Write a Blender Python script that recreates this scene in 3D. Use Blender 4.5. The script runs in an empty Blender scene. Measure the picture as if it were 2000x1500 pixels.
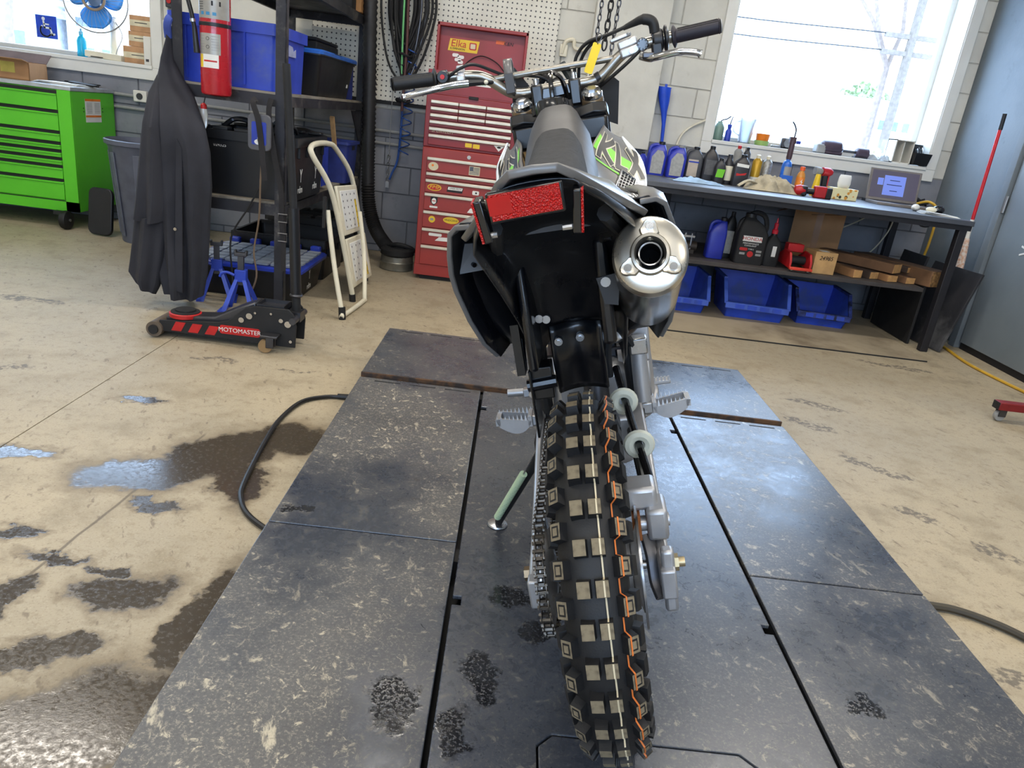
import bpy, math, random
from mathutils import Vector, Matrix, Euler
random.seed(7)
PI = math.pi
S = bpy.context.scene
COL = S.collection
def R(d): return math.radians(d)

# ------------------------------------------------------------------ camera, world, lights, exposure
F0 = 1420.0                                   # focal length in pixels of the 2000 px wide frame
YAW, PITCH, ROLL = R(1.61), R(20.08), R(7.35)
CAMZ = 1.27
cf = Vector((math.sin(YAW)*math.cos(PITCH), math.cos(YAW)*math.cos(PITCH), -math.sin(PITCH)))
cr0 = Vector((math.cos(YAW), -math.sin(YAW), 0)); cu0 = cr0.cross(cf)
cr = math.cos(ROLL)*cr0 + math.sin(ROLL)*cu0; cu = -math.sin(ROLL)*cr0 + math.cos(ROLL)*cu0
cam = bpy.data.cameras.new('camera'); cam.sensor_fit = 'HORIZONTAL'; cam.sensor_width = 36.0
cam.lens = F0*36/2000; cam.clip_start = .02; cam.clip_end = 300
camo = bpy.data.objects.new('camera', cam); COL.objects.link(camo)
camo.matrix_world = Matrix(((cr.x, cu.x, -cf.x, 0), (cr.y, cu.y, -cf.y, 0), (cr.z, cu.z, -cf.z, CAMZ), (0, 0, 0, 1)))
S.camera = camo
W = bpy.data.worlds.new('world'); S.world = W; W.use_nodes = True
W.node_tree.nodes['Background'].inputs[0].default_value = (.50, .70, 1.0, 1)
W.node_tree.nodes['Background'].inputs[1].default_value = 10.0
def area(name, loc, sx, sy, power, col, rot=(0, 0, 0), portal=False):
    l = bpy.data.lights.new(name, 'AREA'); l.shape = 'RECTANGLE'; l.size = sx; l.size_y = sy; l.energy = power; l.color = col
    o = bpy.data.objects.new(name, l); COL.objects.link(o); o.location = loc; o.rotation_euler = rot
    if portal: l.cycles.is_portal = True
    return o
area('window_portal', (2.5, 7.0, 2.05), 2.0, 1.6, 1, (1, 1, 1), (PI/2, 0, PI), True)
area('window_portal', (-4.25, 7.0, 2.05), 2.4, 1.6, 1, (1, 1, 1), (PI/2, 0, PI), True)
area('window_portal', (-.3, -3.5, 1.9), 5.1, 1.3, 1, (1, 1, 1), (-PI/2, 0, PI), True)  # portal for the added opening behind the camera
CEIL = 3.7
LAMPS = [(x, y) for y in (-1.4, 1.3, 4.0) for x in (-3.0, -.2, 2.3)]
LAMPC = (1.0, .93, .83); LAMPW = 27
S.view_settings.view_transform = 'Standard'; S.view_settings.look = 'None'; S.view_settings.gamma = 1
S.view_settings.use_curve_mapping = False; S.view_settings.exposure = .35
S.cycles.use_denoising = True; S.cycles.max_bounces = 6; S.cycles.caustics_reflective = False; S.cycles.caustics_refractive = False
S.cycles.sample_clamp_indirect = 6

# ------------------------------------------------------------------ mesh helpers
def mrot(rx=0, ry=0, rz=0): return Euler((R(rx), R(ry), R(rz))).to_matrix().to_4x4()
def T(x, y=None, z=None):
    return Matrix.Translation(Vector(x) if y is None else Vector((x, y, z)))
def frame(d, up=Vector((0, 0, 1))):
    d = Vector(d).normalized(); a = up.cross(d)
    if a.length < 1e-4: a = Vector((1, 0, 0)).cross(d)
    if a.length < 1e-4: a = Vector((0, 1, 0)).cross(d)
    a.normalize(); return a, d.cross(a), d
def smooth_path(P, k=6, closed=False):
    P = [Vector(p) for p in P]; n = len(P); out = []
    for i in range(n if closed else n-1):
        if closed: a, b, c, d = P[i-1], P[i], P[(i+1) % n], P[(i+2) % n]
        else: a, b, c, d = P[max(i-1, 0)], P[i], P[i+1], P[min(i+2, n-1)]
        for j in range(k):
            t = j/k
            out.append(.5*((2*b)+(c-a)*t+(2*a-5*b+4*c-d)*t*t+(3*b-a-3*c+d)*t**3))
    if not closed: out.append(P[-1])
    return out
def rrect(w, h, r, n=4, cx=0, cy=0):
    out = []
    for sx, sy, a0 in ((1, 1, 0), (-1, 1, 90), (-1, -1, 180), (1, -1, 270)):
        for i in range(n+1):
            a = R(a0+90*i/n); out.append((cx+sx*(w/2-r)+r*math.cos(a), cy+sy*(h/2-r)+r*math.sin(a)))
    return out
def oval(w, h, n=20, cx=0, cy=0): return [(cx+w/2*math.cos(2*PI*i/n), cy+h/2*math.sin(2*PI*i/n)) for i in range(n)]
class MB:
    def __init__(s): s.v = []; s.f = []; s.m = []; s.cm = 0
    def add(s, vs, fs, M=None):
        o = len(s.v)
        s.v += [tuple(M @ Vector(v)) for v in vs] if M else [tuple(v) for v in vs]
        s.f += [tuple(i+o for i in f) for f in fs]; s.m += [s.cm]*len(fs); return s
    def box(s, c, d, M=None, top=1.0, topy=None):
        x, y, z = (k/2 for k in d); ty = top if topy is None else topy
        vs = [(-x, -y, -z), (x, -y, -z), (x, y, -z), (-x, y, -z), (-x*top, -y*ty, z), (x*top, -y*ty, z), (x*top, y*ty, z), (-x*top, y*ty, z)]
        fs = [(0, 3, 2, 1), (4, 5, 6, 7), (0, 1, 5, 4), (1, 2, 6, 5), (2, 3, 7, 6), (3, 0, 4, 7)]
        return s.add(vs, fs, T(c) @ M if M else T(c))
    def b2(s, x0, x1, y0, y1, z0, z1): return s.box(((x0+x1)/2, (y0+y1)/2, (z0+z1)/2), (abs(x1-x0), abs(y1-y0), abs(z1-z0)))
    def loft(s, rings, closed=True, caps=True, loop=False):
        n = len(rings[0]); vs = [p for r in rings for p in r]; fs = []; m = len(rings)
        for i in range(m if loop else m-1):
            a, b = i*n, ((i+1) % m)*n
            for j in range(n if closed else n-1):
                k = (j+1) % n; fs.append((a+j, a+k, b+k, b+j))
        if caps and closed and not loop: fs += [tuple(range(n-1, -1, -1)), tuple((m-1)*n+j for j in range(n))]
        return s.add(vs, fs)
    def tube(s, P, r, n=8, caps=True, closed=False, flat=None):
        P = [Vector(p) for p in P]; m = len(P); rr = r if isinstance(r, (list, tuple)) else [r]*m
        rings = []; up = None
        for i in range(m):
            if closed: d = P[(i+1) % m]-P[i-1]
            else: d = P[min(i+1, m-1)]-P[max(i-1, 0)]
            if d.length < 1e-9: d = Vector((0, 0, 1))
            d.normalize()
            if up is None: a, b, _ = frame(d)
            else:
                b = up-d*up.dot(d); b = b.normalized() if b.length > 1e-6 else frame(d)[1]; a = b.cross(d)
            up = b; k = flat or 1
            rings.append([P[i]+a*(rr[i]*math.cos(2*PI*j/n))+b*(rr[i]*k*math.sin(2*PI*j/n)) for j in range(n)])
        return s.loft(rings, True, caps, closed)
    def cyl(s, p0, p1, r0, r1=None, n=16, caps=True):
        p0, p1 = Vector(p0), Vector(p1); a, b, _ = frame(p1-p0); r1 = r0 if r1 is None else r1
        return s.loft([[p+a*(r*math.cos(2*PI*j/n))+b*(r*math.sin(2*PI*j/n)) for j in range(n)] for p, r in ((p0, r0), (p1, r1))], True, caps)
    def lathe(s, prof, n=24, M=None, caps=True, sx=1, sy=1):
        rings = [[Vector((r*sx*math.cos(2*PI*j/n), r*sy*math.sin(2*PI*j/n), z)) for j in range(n)] for r, z in prof]
        if M: rings = [[M @ p for p in q] for q in rings]
        return s.loft(rings, True, caps)
    def prism(s, poly, h, M=None):                     # polygon in local xy, from z=0 to z=h
        n = len(poly); vs = [(x, y, 0) for x, y in poly]+[(x, y, h) for x, y in poly]
        fs = [tuple(range(n-1, -1, -1)), tuple(range(n, 2*n))]+[(i, (i+1) % n, n+(i+1) % n, n+i) for i in range(n)]
        return s.add(vs, fs, M)
    def xz(s, poly, y0, y1):                           # polygon (x,z) extruded from y0 (front) to y1
        n = len(poly); vs = [(x, y0, z) for x, z in poly]+[(x, y1, z) for x, z in poly]
        fs = [tuple(range(n)), tuple(range(2*n-1, n-1, -1))]+[(i, n+i, n+(i+1) % n, (i+1) % n) for i in range(n)]
        return s.add(vs, fs)
    def yz(s, poly, x0, x1):
        n = len(poly); vs = [(x0, y, z) for y, z in poly]+[(x1, y, z) for y, z in poly]
        fs = [tuple(range(n-1, -1, -1)), tuple(range(n, 2*n))]+[(i, (i+1) % n, n+(i+1) % n, n+i) for i in range(n)]
        return s.add(vs, fs)
    def grid(s, fn, nu, nv):
        vs = [fn(i/nu, j/nv) for i in range(nu+1) for j in range(nv+1)]
        fs = [(i*(nv+1)+j, (i+1)*(nv+1)+j, (i+1)*(nv+1)+j+1, i*(nv+1)+j+1) for i in range(nu) for j in range(nv)]
        return s.add(vs, fs)
    def sphere(s, c, r, n=16, m=10, sx=1, sy=1, sz=1):
        prof = [(max(r*math.sin(PI*i/m), 1e-4), -r*math.cos(PI*i/m)*sz) for i in range(m+1)]
        return s.lathe(prof, n, T(c), True, sx, sy)
    def mesh(s, name, mats, smooth=True, ang=35):
        me = bpy.data.meshes.new(name); me.from_pydata(s.v, [], s.f)
        for m in (mats if isinstance(mats, (list, tuple)) else [mats]): me.materials.append(m)
        if max(s.m, default=0) > 0: me.polygons.foreach_set('material_index', s.m)
        me.update()
        if smooth:
            me.polygons.foreach_set('use_smooth', [True]*len(s.f)); me.set_sharp_from_angle(angle=R(ang))
        return me
    def build(s, name, mats, parent=None, smooth=True, bevel=0, seg=2, solid=0, sub=0, ang=35, loc=None, rot=None, label=None):
        o = bpy.data.objects.new(name, s.mesh(name, mats, smooth, ang)); COL.objects.link(o)
        if parent: o.parent = parent
        if solid:
            m = o.modifiers.new('solid', 'SOLIDIFY'); m.thickness = abs(solid); m.offset = 1 if solid > 0 else -1
        if bevel:
            m = o.modifiers.new('edge', 'BEVEL'); m.width = bevel; m.segments = seg; m.limit_method = 'ANGLE'; m.angle_limit = R(40)
        if sub:
            m = o.modifiers.new('sub', 'SUBSURF'); m.levels = sub; m.render_levels = sub
        if loc: o.location = loc
        if rot: o.rotation_euler = rot
        if label: o['label'] = label
        return o
def tag(o, label, cat, group=None):
    o['label'] = label; o['category'] = cat
    if group: o['group'] = group
    return o
def thing(name, label, cat, loc=(0, 0, 0), rot=(0, 0, 0), group=None):
    o = bpy.data.objects.new(name, None); COL.objects.link(o); o.location = loc; o.rotation_euler = rot
    o.empty_display_size = .05
    return tag(o, label, cat, group)
def struct(o): o['kind'] = 'structure'; return o
def inst(src, parent, M=None, name=None):              # a further object that shares the mesh of src
    o = bpy.data.objects.new(name or src.name.split('.')[0], src.data); COL.objects.link(o); o.parent = parent
    if M is not None: o.matrix_local = M
    return o
def copy_tree(o, parent=None):
    c = o.copy(); COL.objects.link(c); c.parent = parent
    for ch in o.children: copy_tree(ch, c)
    return c
def txt(body, size, loc, rot, mat, parent, name='lettering', sx=1.0, ex=.0004, align='CENTER', shear=0):
    cu_ = bpy.data.curves.new(name, 'FONT'); cu_.body = body; cu_.size = size; cu_.extrude = ex; cu_.align_x = align; cu_.align_y = 'CENTER'
    cu_.shear = shear; cu_.resolution_u = 3
    cu_.materials.append(mat); t_ = bpy.data.objects.new('tmp', cu_); me = bpy.data.meshes.new_from_object(t_); bpy.data.objects.remove(t_); bpy.data.curves.remove(cu_)
    if not me.materials: me.materials.append(mat)
    o = bpy.data.objects.new(name, me); COL.objects.link(o); o.location = loc; o.rotation_euler = rot; o.scale = (sx, 1, 1)
    if parent: o.parent = parent
    return o
FRONT = (PI/2, 0, 0)                                   # lettering that faces -y

# ------------------------------------------------------------------ materials
def lin(c): return tuple((x/12.92 if x <= .04045 else ((x+.055)/1.055)**2.4) for x in c)
def C(r, g, b): return lin((r/255, g/255, b/255))
class NT:
    def __init__(s, name):
        s.mat = bpy.data.materials.new(name); s.mat.use_nodes = True; s.t = s.mat.node_tree
        s.b = s.t.nodes['Principled BSDF']; s._p = None
    def n(s, typ, **kw):
        nd = s.t.nodes.new(typ)
        for k, v in kw.items(): setattr(nd, k, v)
        return nd
    def put(s, sock, v):
        if hasattr(v, 'is_linked') or isinstance(v, bpy.types.NodeSocket): s.t.links.new(v, sock)
        elif isinstance(v, (tuple, list)) and sock.type == 'RGBA' and len(v) == 3: sock.default_value = (*v, 1)
        else: sock.default_value = v
    def pos(s):
        if not s._p: s._p = s.n('ShaderNodeNewGeometry').outputs['Position']
        return s._p
    def obj(s): return s.n('ShaderNodeTexCoord').outputs['Object']
    def math(s, op, a, b=None, c=None, clamp=False):
        nd = s.n('ShaderNodeMath', operation=op, use_clamp=clamp); s.put(nd.inputs[0], a)
        if b is not None: s.put(nd.inputs[1], b)
        if c is not None: s.put(nd.inputs[2], c)
        return nd.outputs[0]
    def noise(s, vec, scale, detail=4, rough=.55, dist=0, out=0):
        nd = s.n('ShaderNodeTexNoise'); s.put(nd.inputs['Vector'], vec); nd.inputs['Scale'].default_value = scale
        nd.inputs['Detail'].default_value = detail; nd.inputs['Roughness'].default_value = rough; nd.inputs['Distortion'].default_value = dist
        return nd.outputs[out]
    def voro(s, vec, scale, feat='F1'):
        nd = s.n('ShaderNodeTexVoronoi', feature=feat); s.put(nd.inputs['Vector'], vec); nd.inputs['Scale'].default_value = scale
        return nd.outputs['Distance']
    def ramp(s, v, a, b, lo=0.0, hi=1.0):
        nd = s.n('ShaderNodeMapRange', interpolation_type='SMOOTHSTEP'); s.put(nd.inputs['Value'], v)
        for i, k in (('From Min', a), ('From Max', b), ('To Min', lo), ('To Max', hi)): nd.inputs[i].default_value = k
        return nd.outputs[0]
    def mix(s, f, a, b):
        nd = s.n('ShaderNodeMix', data_type='RGBA'); s.put(nd.inputs[0], f); s.put(nd.inputs[6], a); s.put(nd.inputs[7], b)
        return nd.outputs[2]
    def mapping(s, vec, loc=(0, 0, 0), rz=0, scale=(1, 1, 1), typ='TEXTURE'):
        nd = s.n('ShaderNodeMapping', vector_type=typ); s.put(nd.inputs[0], vec)
        nd.inputs['Location'].default_value = loc; nd.inputs['Rotation'].default_value = (0, 0, R(rz)); nd.inputs['Scale'].default_value = scale
        return nd.outputs[0]
    def vlen(s, v):
        nd = s.n('ShaderNodeVectorMath', operation='LENGTH'); s.put(nd.inputs[0], v); return nd.outputs['Value']
    def vadd(s, a, b, k=None):
        nd = s.n('ShaderNodeVectorMath', operation='MULTIPLY_ADD'); s.put(nd.inputs[0], b); nd.inputs[1].default_value = (k, k, k); s.put(nd.inputs[2], a)
        return nd.outputs[0]
    def bump(s, h, st=.2, dist=.01):
        nd = s.n('ShaderNodeBump'); s.put(nd.inputs['Height'], h); nd.inputs['Strength'].default_value = st; nd.inputs['Distance'].default_value = dist
        s.put(s.b.inputs['Normal'], nd.outputs[0])
    def set(s, col=None, rough=None, metal=None, spec=None, coat=None, trans=None, emit=None, es=1, alpha=None):
        for k, v in (('Base Color', col), ('Roughness', rough), ('Metallic', metal), ('Specular IOR Level', spec), ('Coat Weight', coat), ('Transmission Weight', trans), ('Alpha', alpha)):
            if v is not None: s.put(s.b.inputs[k], v)
        if emit is not None: s.put(s.b.inputs['Emission Color'], emit); s.b.inputs['Emission Strength'].default_value = es
        return s.mat
def pm(name, col, rough=.5, metal=0, var=.12, scale=9, bump=0, bscale=160, coat=0, spec=.5, col2=None, rv=.1, grime=None, trans=None):
    m = NT(name); p = m.obj(); n1 = m.noise(p, scale, 5)
    c2 = col2 or tuple(k*(1-2.2*var) for k in col)
    f = m.ramp(n1, .35, .7); base = m.mix(f, col, c2)
    if grime: base = m.mix(m.ramp(m.noise(p, scale*.45, 6, .65), .52, .68), base, grime)
    r = m.math('ADD', m.math('MULTIPLY', n1, rv*2), rough-rv, clamp=True)
    if bump: m.bump(m.noise(p, bscale, 2), bump, .002)
    return m.set(base, r, metal, spec, coat, trans)
BLACK = pm('black_plastic', C(22, 23, 27), .42); BLACKM = pm('black_matt', C(26, 26, 28), .7)
BLACKG = pm('black_gloss', C(14, 14, 17), .2, coat=.4); RUBBER = pm('rubber', C(15, 15, 17), .6, bump=.15, bscale=300)
STEEL = pm('steel', C(175, 176, 178), .3, .95, .06); CHROME = pm('chrome', C(205, 205, 207), .14, 1, .03, rv=.05)
ALU = pm('cast_aluminium', C(186, 186, 188), .42, .7, .08, bump=.1, bscale=400); DSTEEL = pm('dark_steel', C(88, 88, 92), .4, .85, .12)
WHITE = pm('white_paint', C(225, 222, 212), .5, var=.03); CREAM = pm('cream_paint', C(226, 219, 196), .42, var=.05)
RED = pm('red_enamel', C(146, 38, 38), .42, var=.06, scale=4, col2=C(136, 44, 43)); BLUE = pm('blue_plastic', C(38, 62, 176), .42, var=.1)
YELLOW = pm('yellow_plastic', C(232, 196, 30), .5); ORANGE = pm('orange_plastic', C(238, 128, 24), .4); GREENL = pm('lime_print', C(120, 205, 48), .4, var=.03)
PAPER = pm('white_paper', C(228, 228, 224), .7, var=.03); INK = pm('black_ink', C(20, 20, 22), .6); INKR = pm('red_ink', C(190, 30, 30), .5)
GREYP = pm('grey_print', C(150, 150, 148), .6, var=.08); CARD = pm('cardboard', C(178, 134, 92), .8, var=.08, scale=5); CARDD = pm('shaded_cardboard', C(92, 66, 52), .85)  # darker cardboard copy has the shade on some flaps put into its colour
# ------------------------------------------------------------------ the room
def floor_mat():
    m = NT('stained_concrete'); p = m.pos()
    big = m.noise(p, .7, 4); fine = m.noise(p, 26, 6, .7); mid = m.noise(p, 5, 5, .6)
    col = m.mix(m.ramp(big, .35, .65), C(176, 162, 136), C(162, 151, 130))
    col = m.mix(m.ramp(mid, .45, .72), col, C(152, 139, 115))
    col = m.mix(m.ramp(fine, .5, .68, 0, .5), col, C(132, 118, 95))
    grit = m.noise(p, 150, 3, .7); col = m.mix(m.ramp(grit, .56, .7, 0, .6), col, C(106, 94, 76)); col = m.mix(m.ramp(grit, .42, .3, 0, .5), col, C(194, 183, 160))
    warp = m.vadd(p, m.noise(p, 6, 5, .6, out=1), .22); warp2 = m.vadd(warp, m.noise(p, 30, 3, .6, out=1), .07)
    def blobs(L, lo=.72, hi=1.0):
        acc = damp = None
        for (x, y, rx, ry, rz) in L:
            d = m.vlen(m.mapping(warp2, (x+.145, y+.145, .145), rz, (rx, ry, 1.2)))
            k = m.ramp(d, lo, hi, 1, 0); acc = k if acc is None else m.math('MAXIMUM', acc, k)
            k = m.ramp(d, .85, 1.45, 1, 0); damp = k if damp is None else m.math('MAXIMUM', damp, k)
        return acc, damp
    wet, damp = blobs([(-.74, 2.56, .17, .16, 0), (-.96, 2.36, .3, .16, 62), (-1.13, 2.17, .24, .13, 10), (-.82, 2.2, .08, .2, 15),
                 (-.89, 1.56, .12, .09, 20), (-.95, 1.66, .06, .03, 0), (-.72, 1.16, .32, .17, 25), (-.66, 1.52, .06, .22, 0), (-.92, 1.36, .09, .045, 10), (-1.15, 1.5, .05, .09, 0),
                 (-1.28, 1.76, .05, .05, 0), (-1.43, 2.76, .12, .035, 5), (-1.58, 2.22, .14, .05, 5), (-1.0, 1.98, .1, .04, 0), (-1.12, 1.66, .1, .03, 0), (-1.0, 1.3, .1, .04, 20)])
    dry, _ = blobs([(-1.35, 3.32, .14, .03, 5), (1.75, 2.95, .2, .05, 150), (1.9, 2.3, .12, .05, 140), (1.72, 2.55, .1, .05, 120), (1.95, 1.95, .12, .05, 150), (1.62, 3.4, .12, .05, 150), (1.55, 1.62, .12, .05, 160), (2.7, 4.7, .3, .05, 170),
                 (-2.6, 3.9, .2, .05, 0), (-.95, 3.3, .1, .02, 10), (-2.2, 2.9, .25, .04, 20), (1.75, 3.7, .2, .04, 160)])
    spk = m.math('MULTIPLY', m.ramp(m.noise(m.mapping(p, rz=25, scale=(1, 2.6, 1)), 30, 3, .6), .62, .7), .65)
    col = m.mix(spk, col, C(112, 100, 84))
    drt = m.math('MULTIPLY', dry, m.ramp(m.noise(p, 38, 3, .6), .4, .55)); col = m.mix(m.math('MULTIPLY', drt, .75), col, C(84, 78, 72))
    ln = m.n('ShaderNodeSeparateXYZ'); m.put(ln.inputs[0], m.vadd(p, m.noise(p, 2.2, 3, out=1), .035))
    crk = m.math('ABSOLUTE', m.math('ADD', ln.outputs[0], m.math('MULTIPLY_ADD', ln.outputs[1], -.085, 1.265)))
    crk = m.math('MULTIPLY', m.ramp(crk, .002, .007, 1, 0), m.ramp(ln.outputs[1], 2.5, 2.56, 1, 0)); col = m.mix(m.math('MULTIPLY', crk, .7), col, C(80, 70, 58))
    col = m.mix(m.math('MULTIPLY', damp, .55), col, C(104, 88, 64))
    col = m.mix(m.math('MULTIPLY', wet, .9), col, C(60, 53, 45))
    wr = m.ramp(m.noise(p, 70, 4, .7), .3, .7, .06, .34)
    rough = m.math('ADD', m.math('MULTIPLY', wet, m.math('SUBTRACT', wr, .62)), .62)
    m.bump(m.math('MULTIPLY', m.math('ADD', m.math('MULTIPLY', fine, .6), m.math('MULTIPLY', m.noise(p, 90, 3), .5)), m.math('SUBTRACT', 1, m.math('MULTIPLY', wet, .72))), .35, .004)
    return m.set(col, rough, 0, .5)
FLOORM = floor_mat()
mb = MB(); mb.b2(-5.7, 3.7, -3.2, 6.8, -.25, -.02); flo = struct(mb.build('floor', pm('slab_gap', C(70, 62, 52), .8)))
for x0, x1 in ((-5.7, -1.655), (-1.65, 3.7)):
    mb = MB(); mb.b2(x0, x1, -3.2, 6.8, -.1, 0); mb.build('slab_panel', FLOORM, flo)

def wall_mat(name, c, c2, dirt):
    m = NT(name); p = m.pos(); n = m.noise(p, 2.0, 5, .6); f = m.noise(p, 45, 4, .7)
    col = m.mix(m.ramp(n, .35, .7), c, c2); col = m.mix(m.ramp(m.noise(p, 7, 6, .7), .6, .75, 0, .5), col, dirt)
    m.bump(f, .35, .003); return m.set(col, .62, 0, .4)
WALLW = wall_mat('white_block_paint', C(216, 214, 204), C(200, 198, 189), C(178, 172, 160))
WALLG = wall_mat('grey_block_paint', C(138, 140, 147), C(120, 123, 131), C(96, 98, 104))
WALLB = wall_mat('blue_grey_paint', C(120, 128, 134), C(108, 117, 124), C(96, 102, 108))
MORT = pm('pale_joint_paint', C(186, 183, 174), .8); MORTG = pm('grey_joint_paint', C(104, 106, 112), .8)  # the mortar joints' own paint colours
WR = (1.585, 3.43, 1.29, 2.75); WL = (-5.3, -3.09, 1.30, 2.75); XR = 3.62; YB = 6.5
mb = MB(); Y0, Y1 = YB+.008, YB+.34
for x0, x1, z0, z1 in ((-5.7, 3.7, 0, 1.2), ):
    mb.cm = 1; mb.b2(x0, x1, Y0, Y1, z0, z1)
mb.cm = 0
for x0, x1, z0, z1 in ((-5.7, 3.7, WR[3], CEIL), (-5.7, WL[0], 1.2, WR[3]), (WL[1], WR[0], 1.2, WR[3]), (WR[1], 3.7, 1.2, WR[3]), (WL[0], WL[1], 1.2, WL[2]), (WR[0], WR[1], 1.2, WR[2])):
    mb.b2(x0, x1, Y0, Y1, z0, z1)
wb = struct(mb.build('wall_back', [MORT, MORTG], smooth=False))
BH, BL_ = .2285, .462
shared = {}
for k in range(-1, 12):
    z0, z1 = max(.06+BH*k, 0)+.0022, .06+BH*(k+1)-.0022
    off = (BL_/2 if k % 2 else 0) - 6.0
    for j in range(0, 22):
        a, b = max(off+j*BL_, -5.6), min(off+(j+1)*BL_, XR)
        if b-a < .04: continue
        segs = [(a, b)]
        for (wx0, wx1, wz0, wz1) in (WR, WL):
            if z1 > wz0-.02 and z0 < wz1:
                ns = []
                for (p, q) in segs:
                    if q <= wx0 or p >= wx1: ns.append((p, q)); continue
                    if p < wx0: ns.append((p, wx0))
                    if q > wx1: ns.append((wx1, q))
                segs = ns
        for (p, q) in segs:
            if q-p < .03: continue
            if p > -1.25 and q < .2 and z0 > 1.25: continue            # behind the pegboard
            if p > -5.6 and q < -3.5 and z1 < .95: continue              # behind the green cabinet
            key = (round(q-p, 3), round(z1-z0, 3), z0 > 1.15)
            if key not in shared:
                w, h = (q-p)/2-.0022, (z1-z0)/2; c = .004
                m2 = MB(); vs = [(sx*w, .016, sz*h) for sx, sz in ((-1, -1), (1, -1), (1, 1), (-1, 1))]+[(sx*(w-c), 0, sz*(h-c)) for sx, sz in ((-1, -1), (1, -1), (1, 1), (-1, 1))]
                m2.add(vs, [(4, 5, 6, 7), (0, 1, 5, 4), (1, 2, 6, 5), (2, 3, 7, 6), (3, 0, 4, 7)])
                shared[key] = m2.mesh('block', WALLW if z0 > 1.15 else WALLG, False)
            o = bpy.data.objects.new('block', shared[key]); COL.objects.link(o); o.parent = wb
            o.location = ((p+q)/2, YB+random.uniform(-.0015, .0015), (z0+z1)/2)
mb = MB(); mb.b2(.46, 1.05, 6.36, 6.52, 1.14, CEIL); struct(mb.build('wall_pier', WALLW, bevel=.006))
mb = MB(); mb.b2(XR, XR+.15, -3.2, 6.84, 0, CEIL); struct(mb.build('wall_right', WALLB))
mb = MB(); mb.b2(-5.85, -5.6, -3.2, 6.84, 0, CEIL); struct(mb.build('wall_left', WALLW))
RX0, RX1, RZ0, RZ1 = -2.8, 2.2, 1.3, 2.5              # unseen glazed bay door, added to brighten surfaces facing the camera
mb = MB(); mb.b2(-5.85, 3.77, -3.35, -3.2, 0, RZ0); mb.b2(-5.85, 3.77, -3.35, -3.2, RZ1, CEIL); mb.b2(-5.85, RX0, -3.35, -3.2, RZ0, RZ1); mb.b2(RX1, 3.77, -3.35, -3.2, RZ0, RZ1)
struct(mb.build('wall_rear', WALLW))
mb = MB()
for i in range(6): x = RX0+(RX1-RX0)*i/5; mb.b2(x-.04, x+.04, -3.3, -3.24, RZ0, RZ1)
for z in (RZ0, (RZ0+RZ1)/2, RZ1): mb.b2(RX0, RX1, -3.3, -3.24, z-.04, z+.04)
struct(mb.build('added_bay_door', WHITE))  # bars of the added bay door, out of view
mb = MB(); mb.b2(-5.85, 3.77, -3.35, 6.84, CEIL, CEIL+.1); struct(mb.build('ceiling', pm('ceiling_paint', C(214, 212, 206), .7)))
LM = NT('tube_glow').set(C(255, 250, 240), .5, emit=LAMPC, es=9)
for (x, y) in LAMPS:
    mb = MB(); mb.b2(x-.65, x+.65, y-.15, y+.15, CEIL-.09, CEIL); h = struct(mb.build('ceiling_lamp', WHITE, bevel=.01))
    for d in (-.07, .07):
        t = MB().cyl((x-.6, y+d, CEIL-.12), (x+.6, y+d, CEIL-.12), .016, n=8).build('lamp_tube', LM, h)
    l = area('lamp_light', (x, y, CEIL-.16), 1.25, .26, LAMPW, LAMPC)

# door in the wall at the end of the bench, with its frame, hinges and a gap under it
mb = MB(); mb.b2(XR-.05, XR+.002, 3.0, 5.48, .05, 3.0); d1 = struct(mb.build('door_1', pm('door_paint', C(124, 134, 141), .3, var=.06, scale=2), bevel=.004))
MB().b2(XR-.075, XR-.002, 5.5, 5.58, 0, 3.05).build('door_frame', WALLB, d1, bevel=.004)
MB().b2(XR-.03, XR-.002, 5.62, 5.64, .55, 3.0).build('edge_trim', pm('edge_strip', C(86, 98, 108), .5), d1)
for z in (1.1, 2.3): MB().cyl((XR-.062, 5.49, z-.06), (XR-.062, 5.49, z+.06), .011, n=10).build('hinge', STEEL, d1)
MB().b2(XR-.04, XR, 3.0, 5.48, .0, .05).build('door_gap_shade', BLACKM, d1)  # black strip stands in for the dark gap under the door
for z, a in ((.84, 15), (.80, -20)): MB().box((XR-.0515, 5.14, z), (.002, .07, .012), mrot(a)).build('chip', PAPER, d1)

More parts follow.
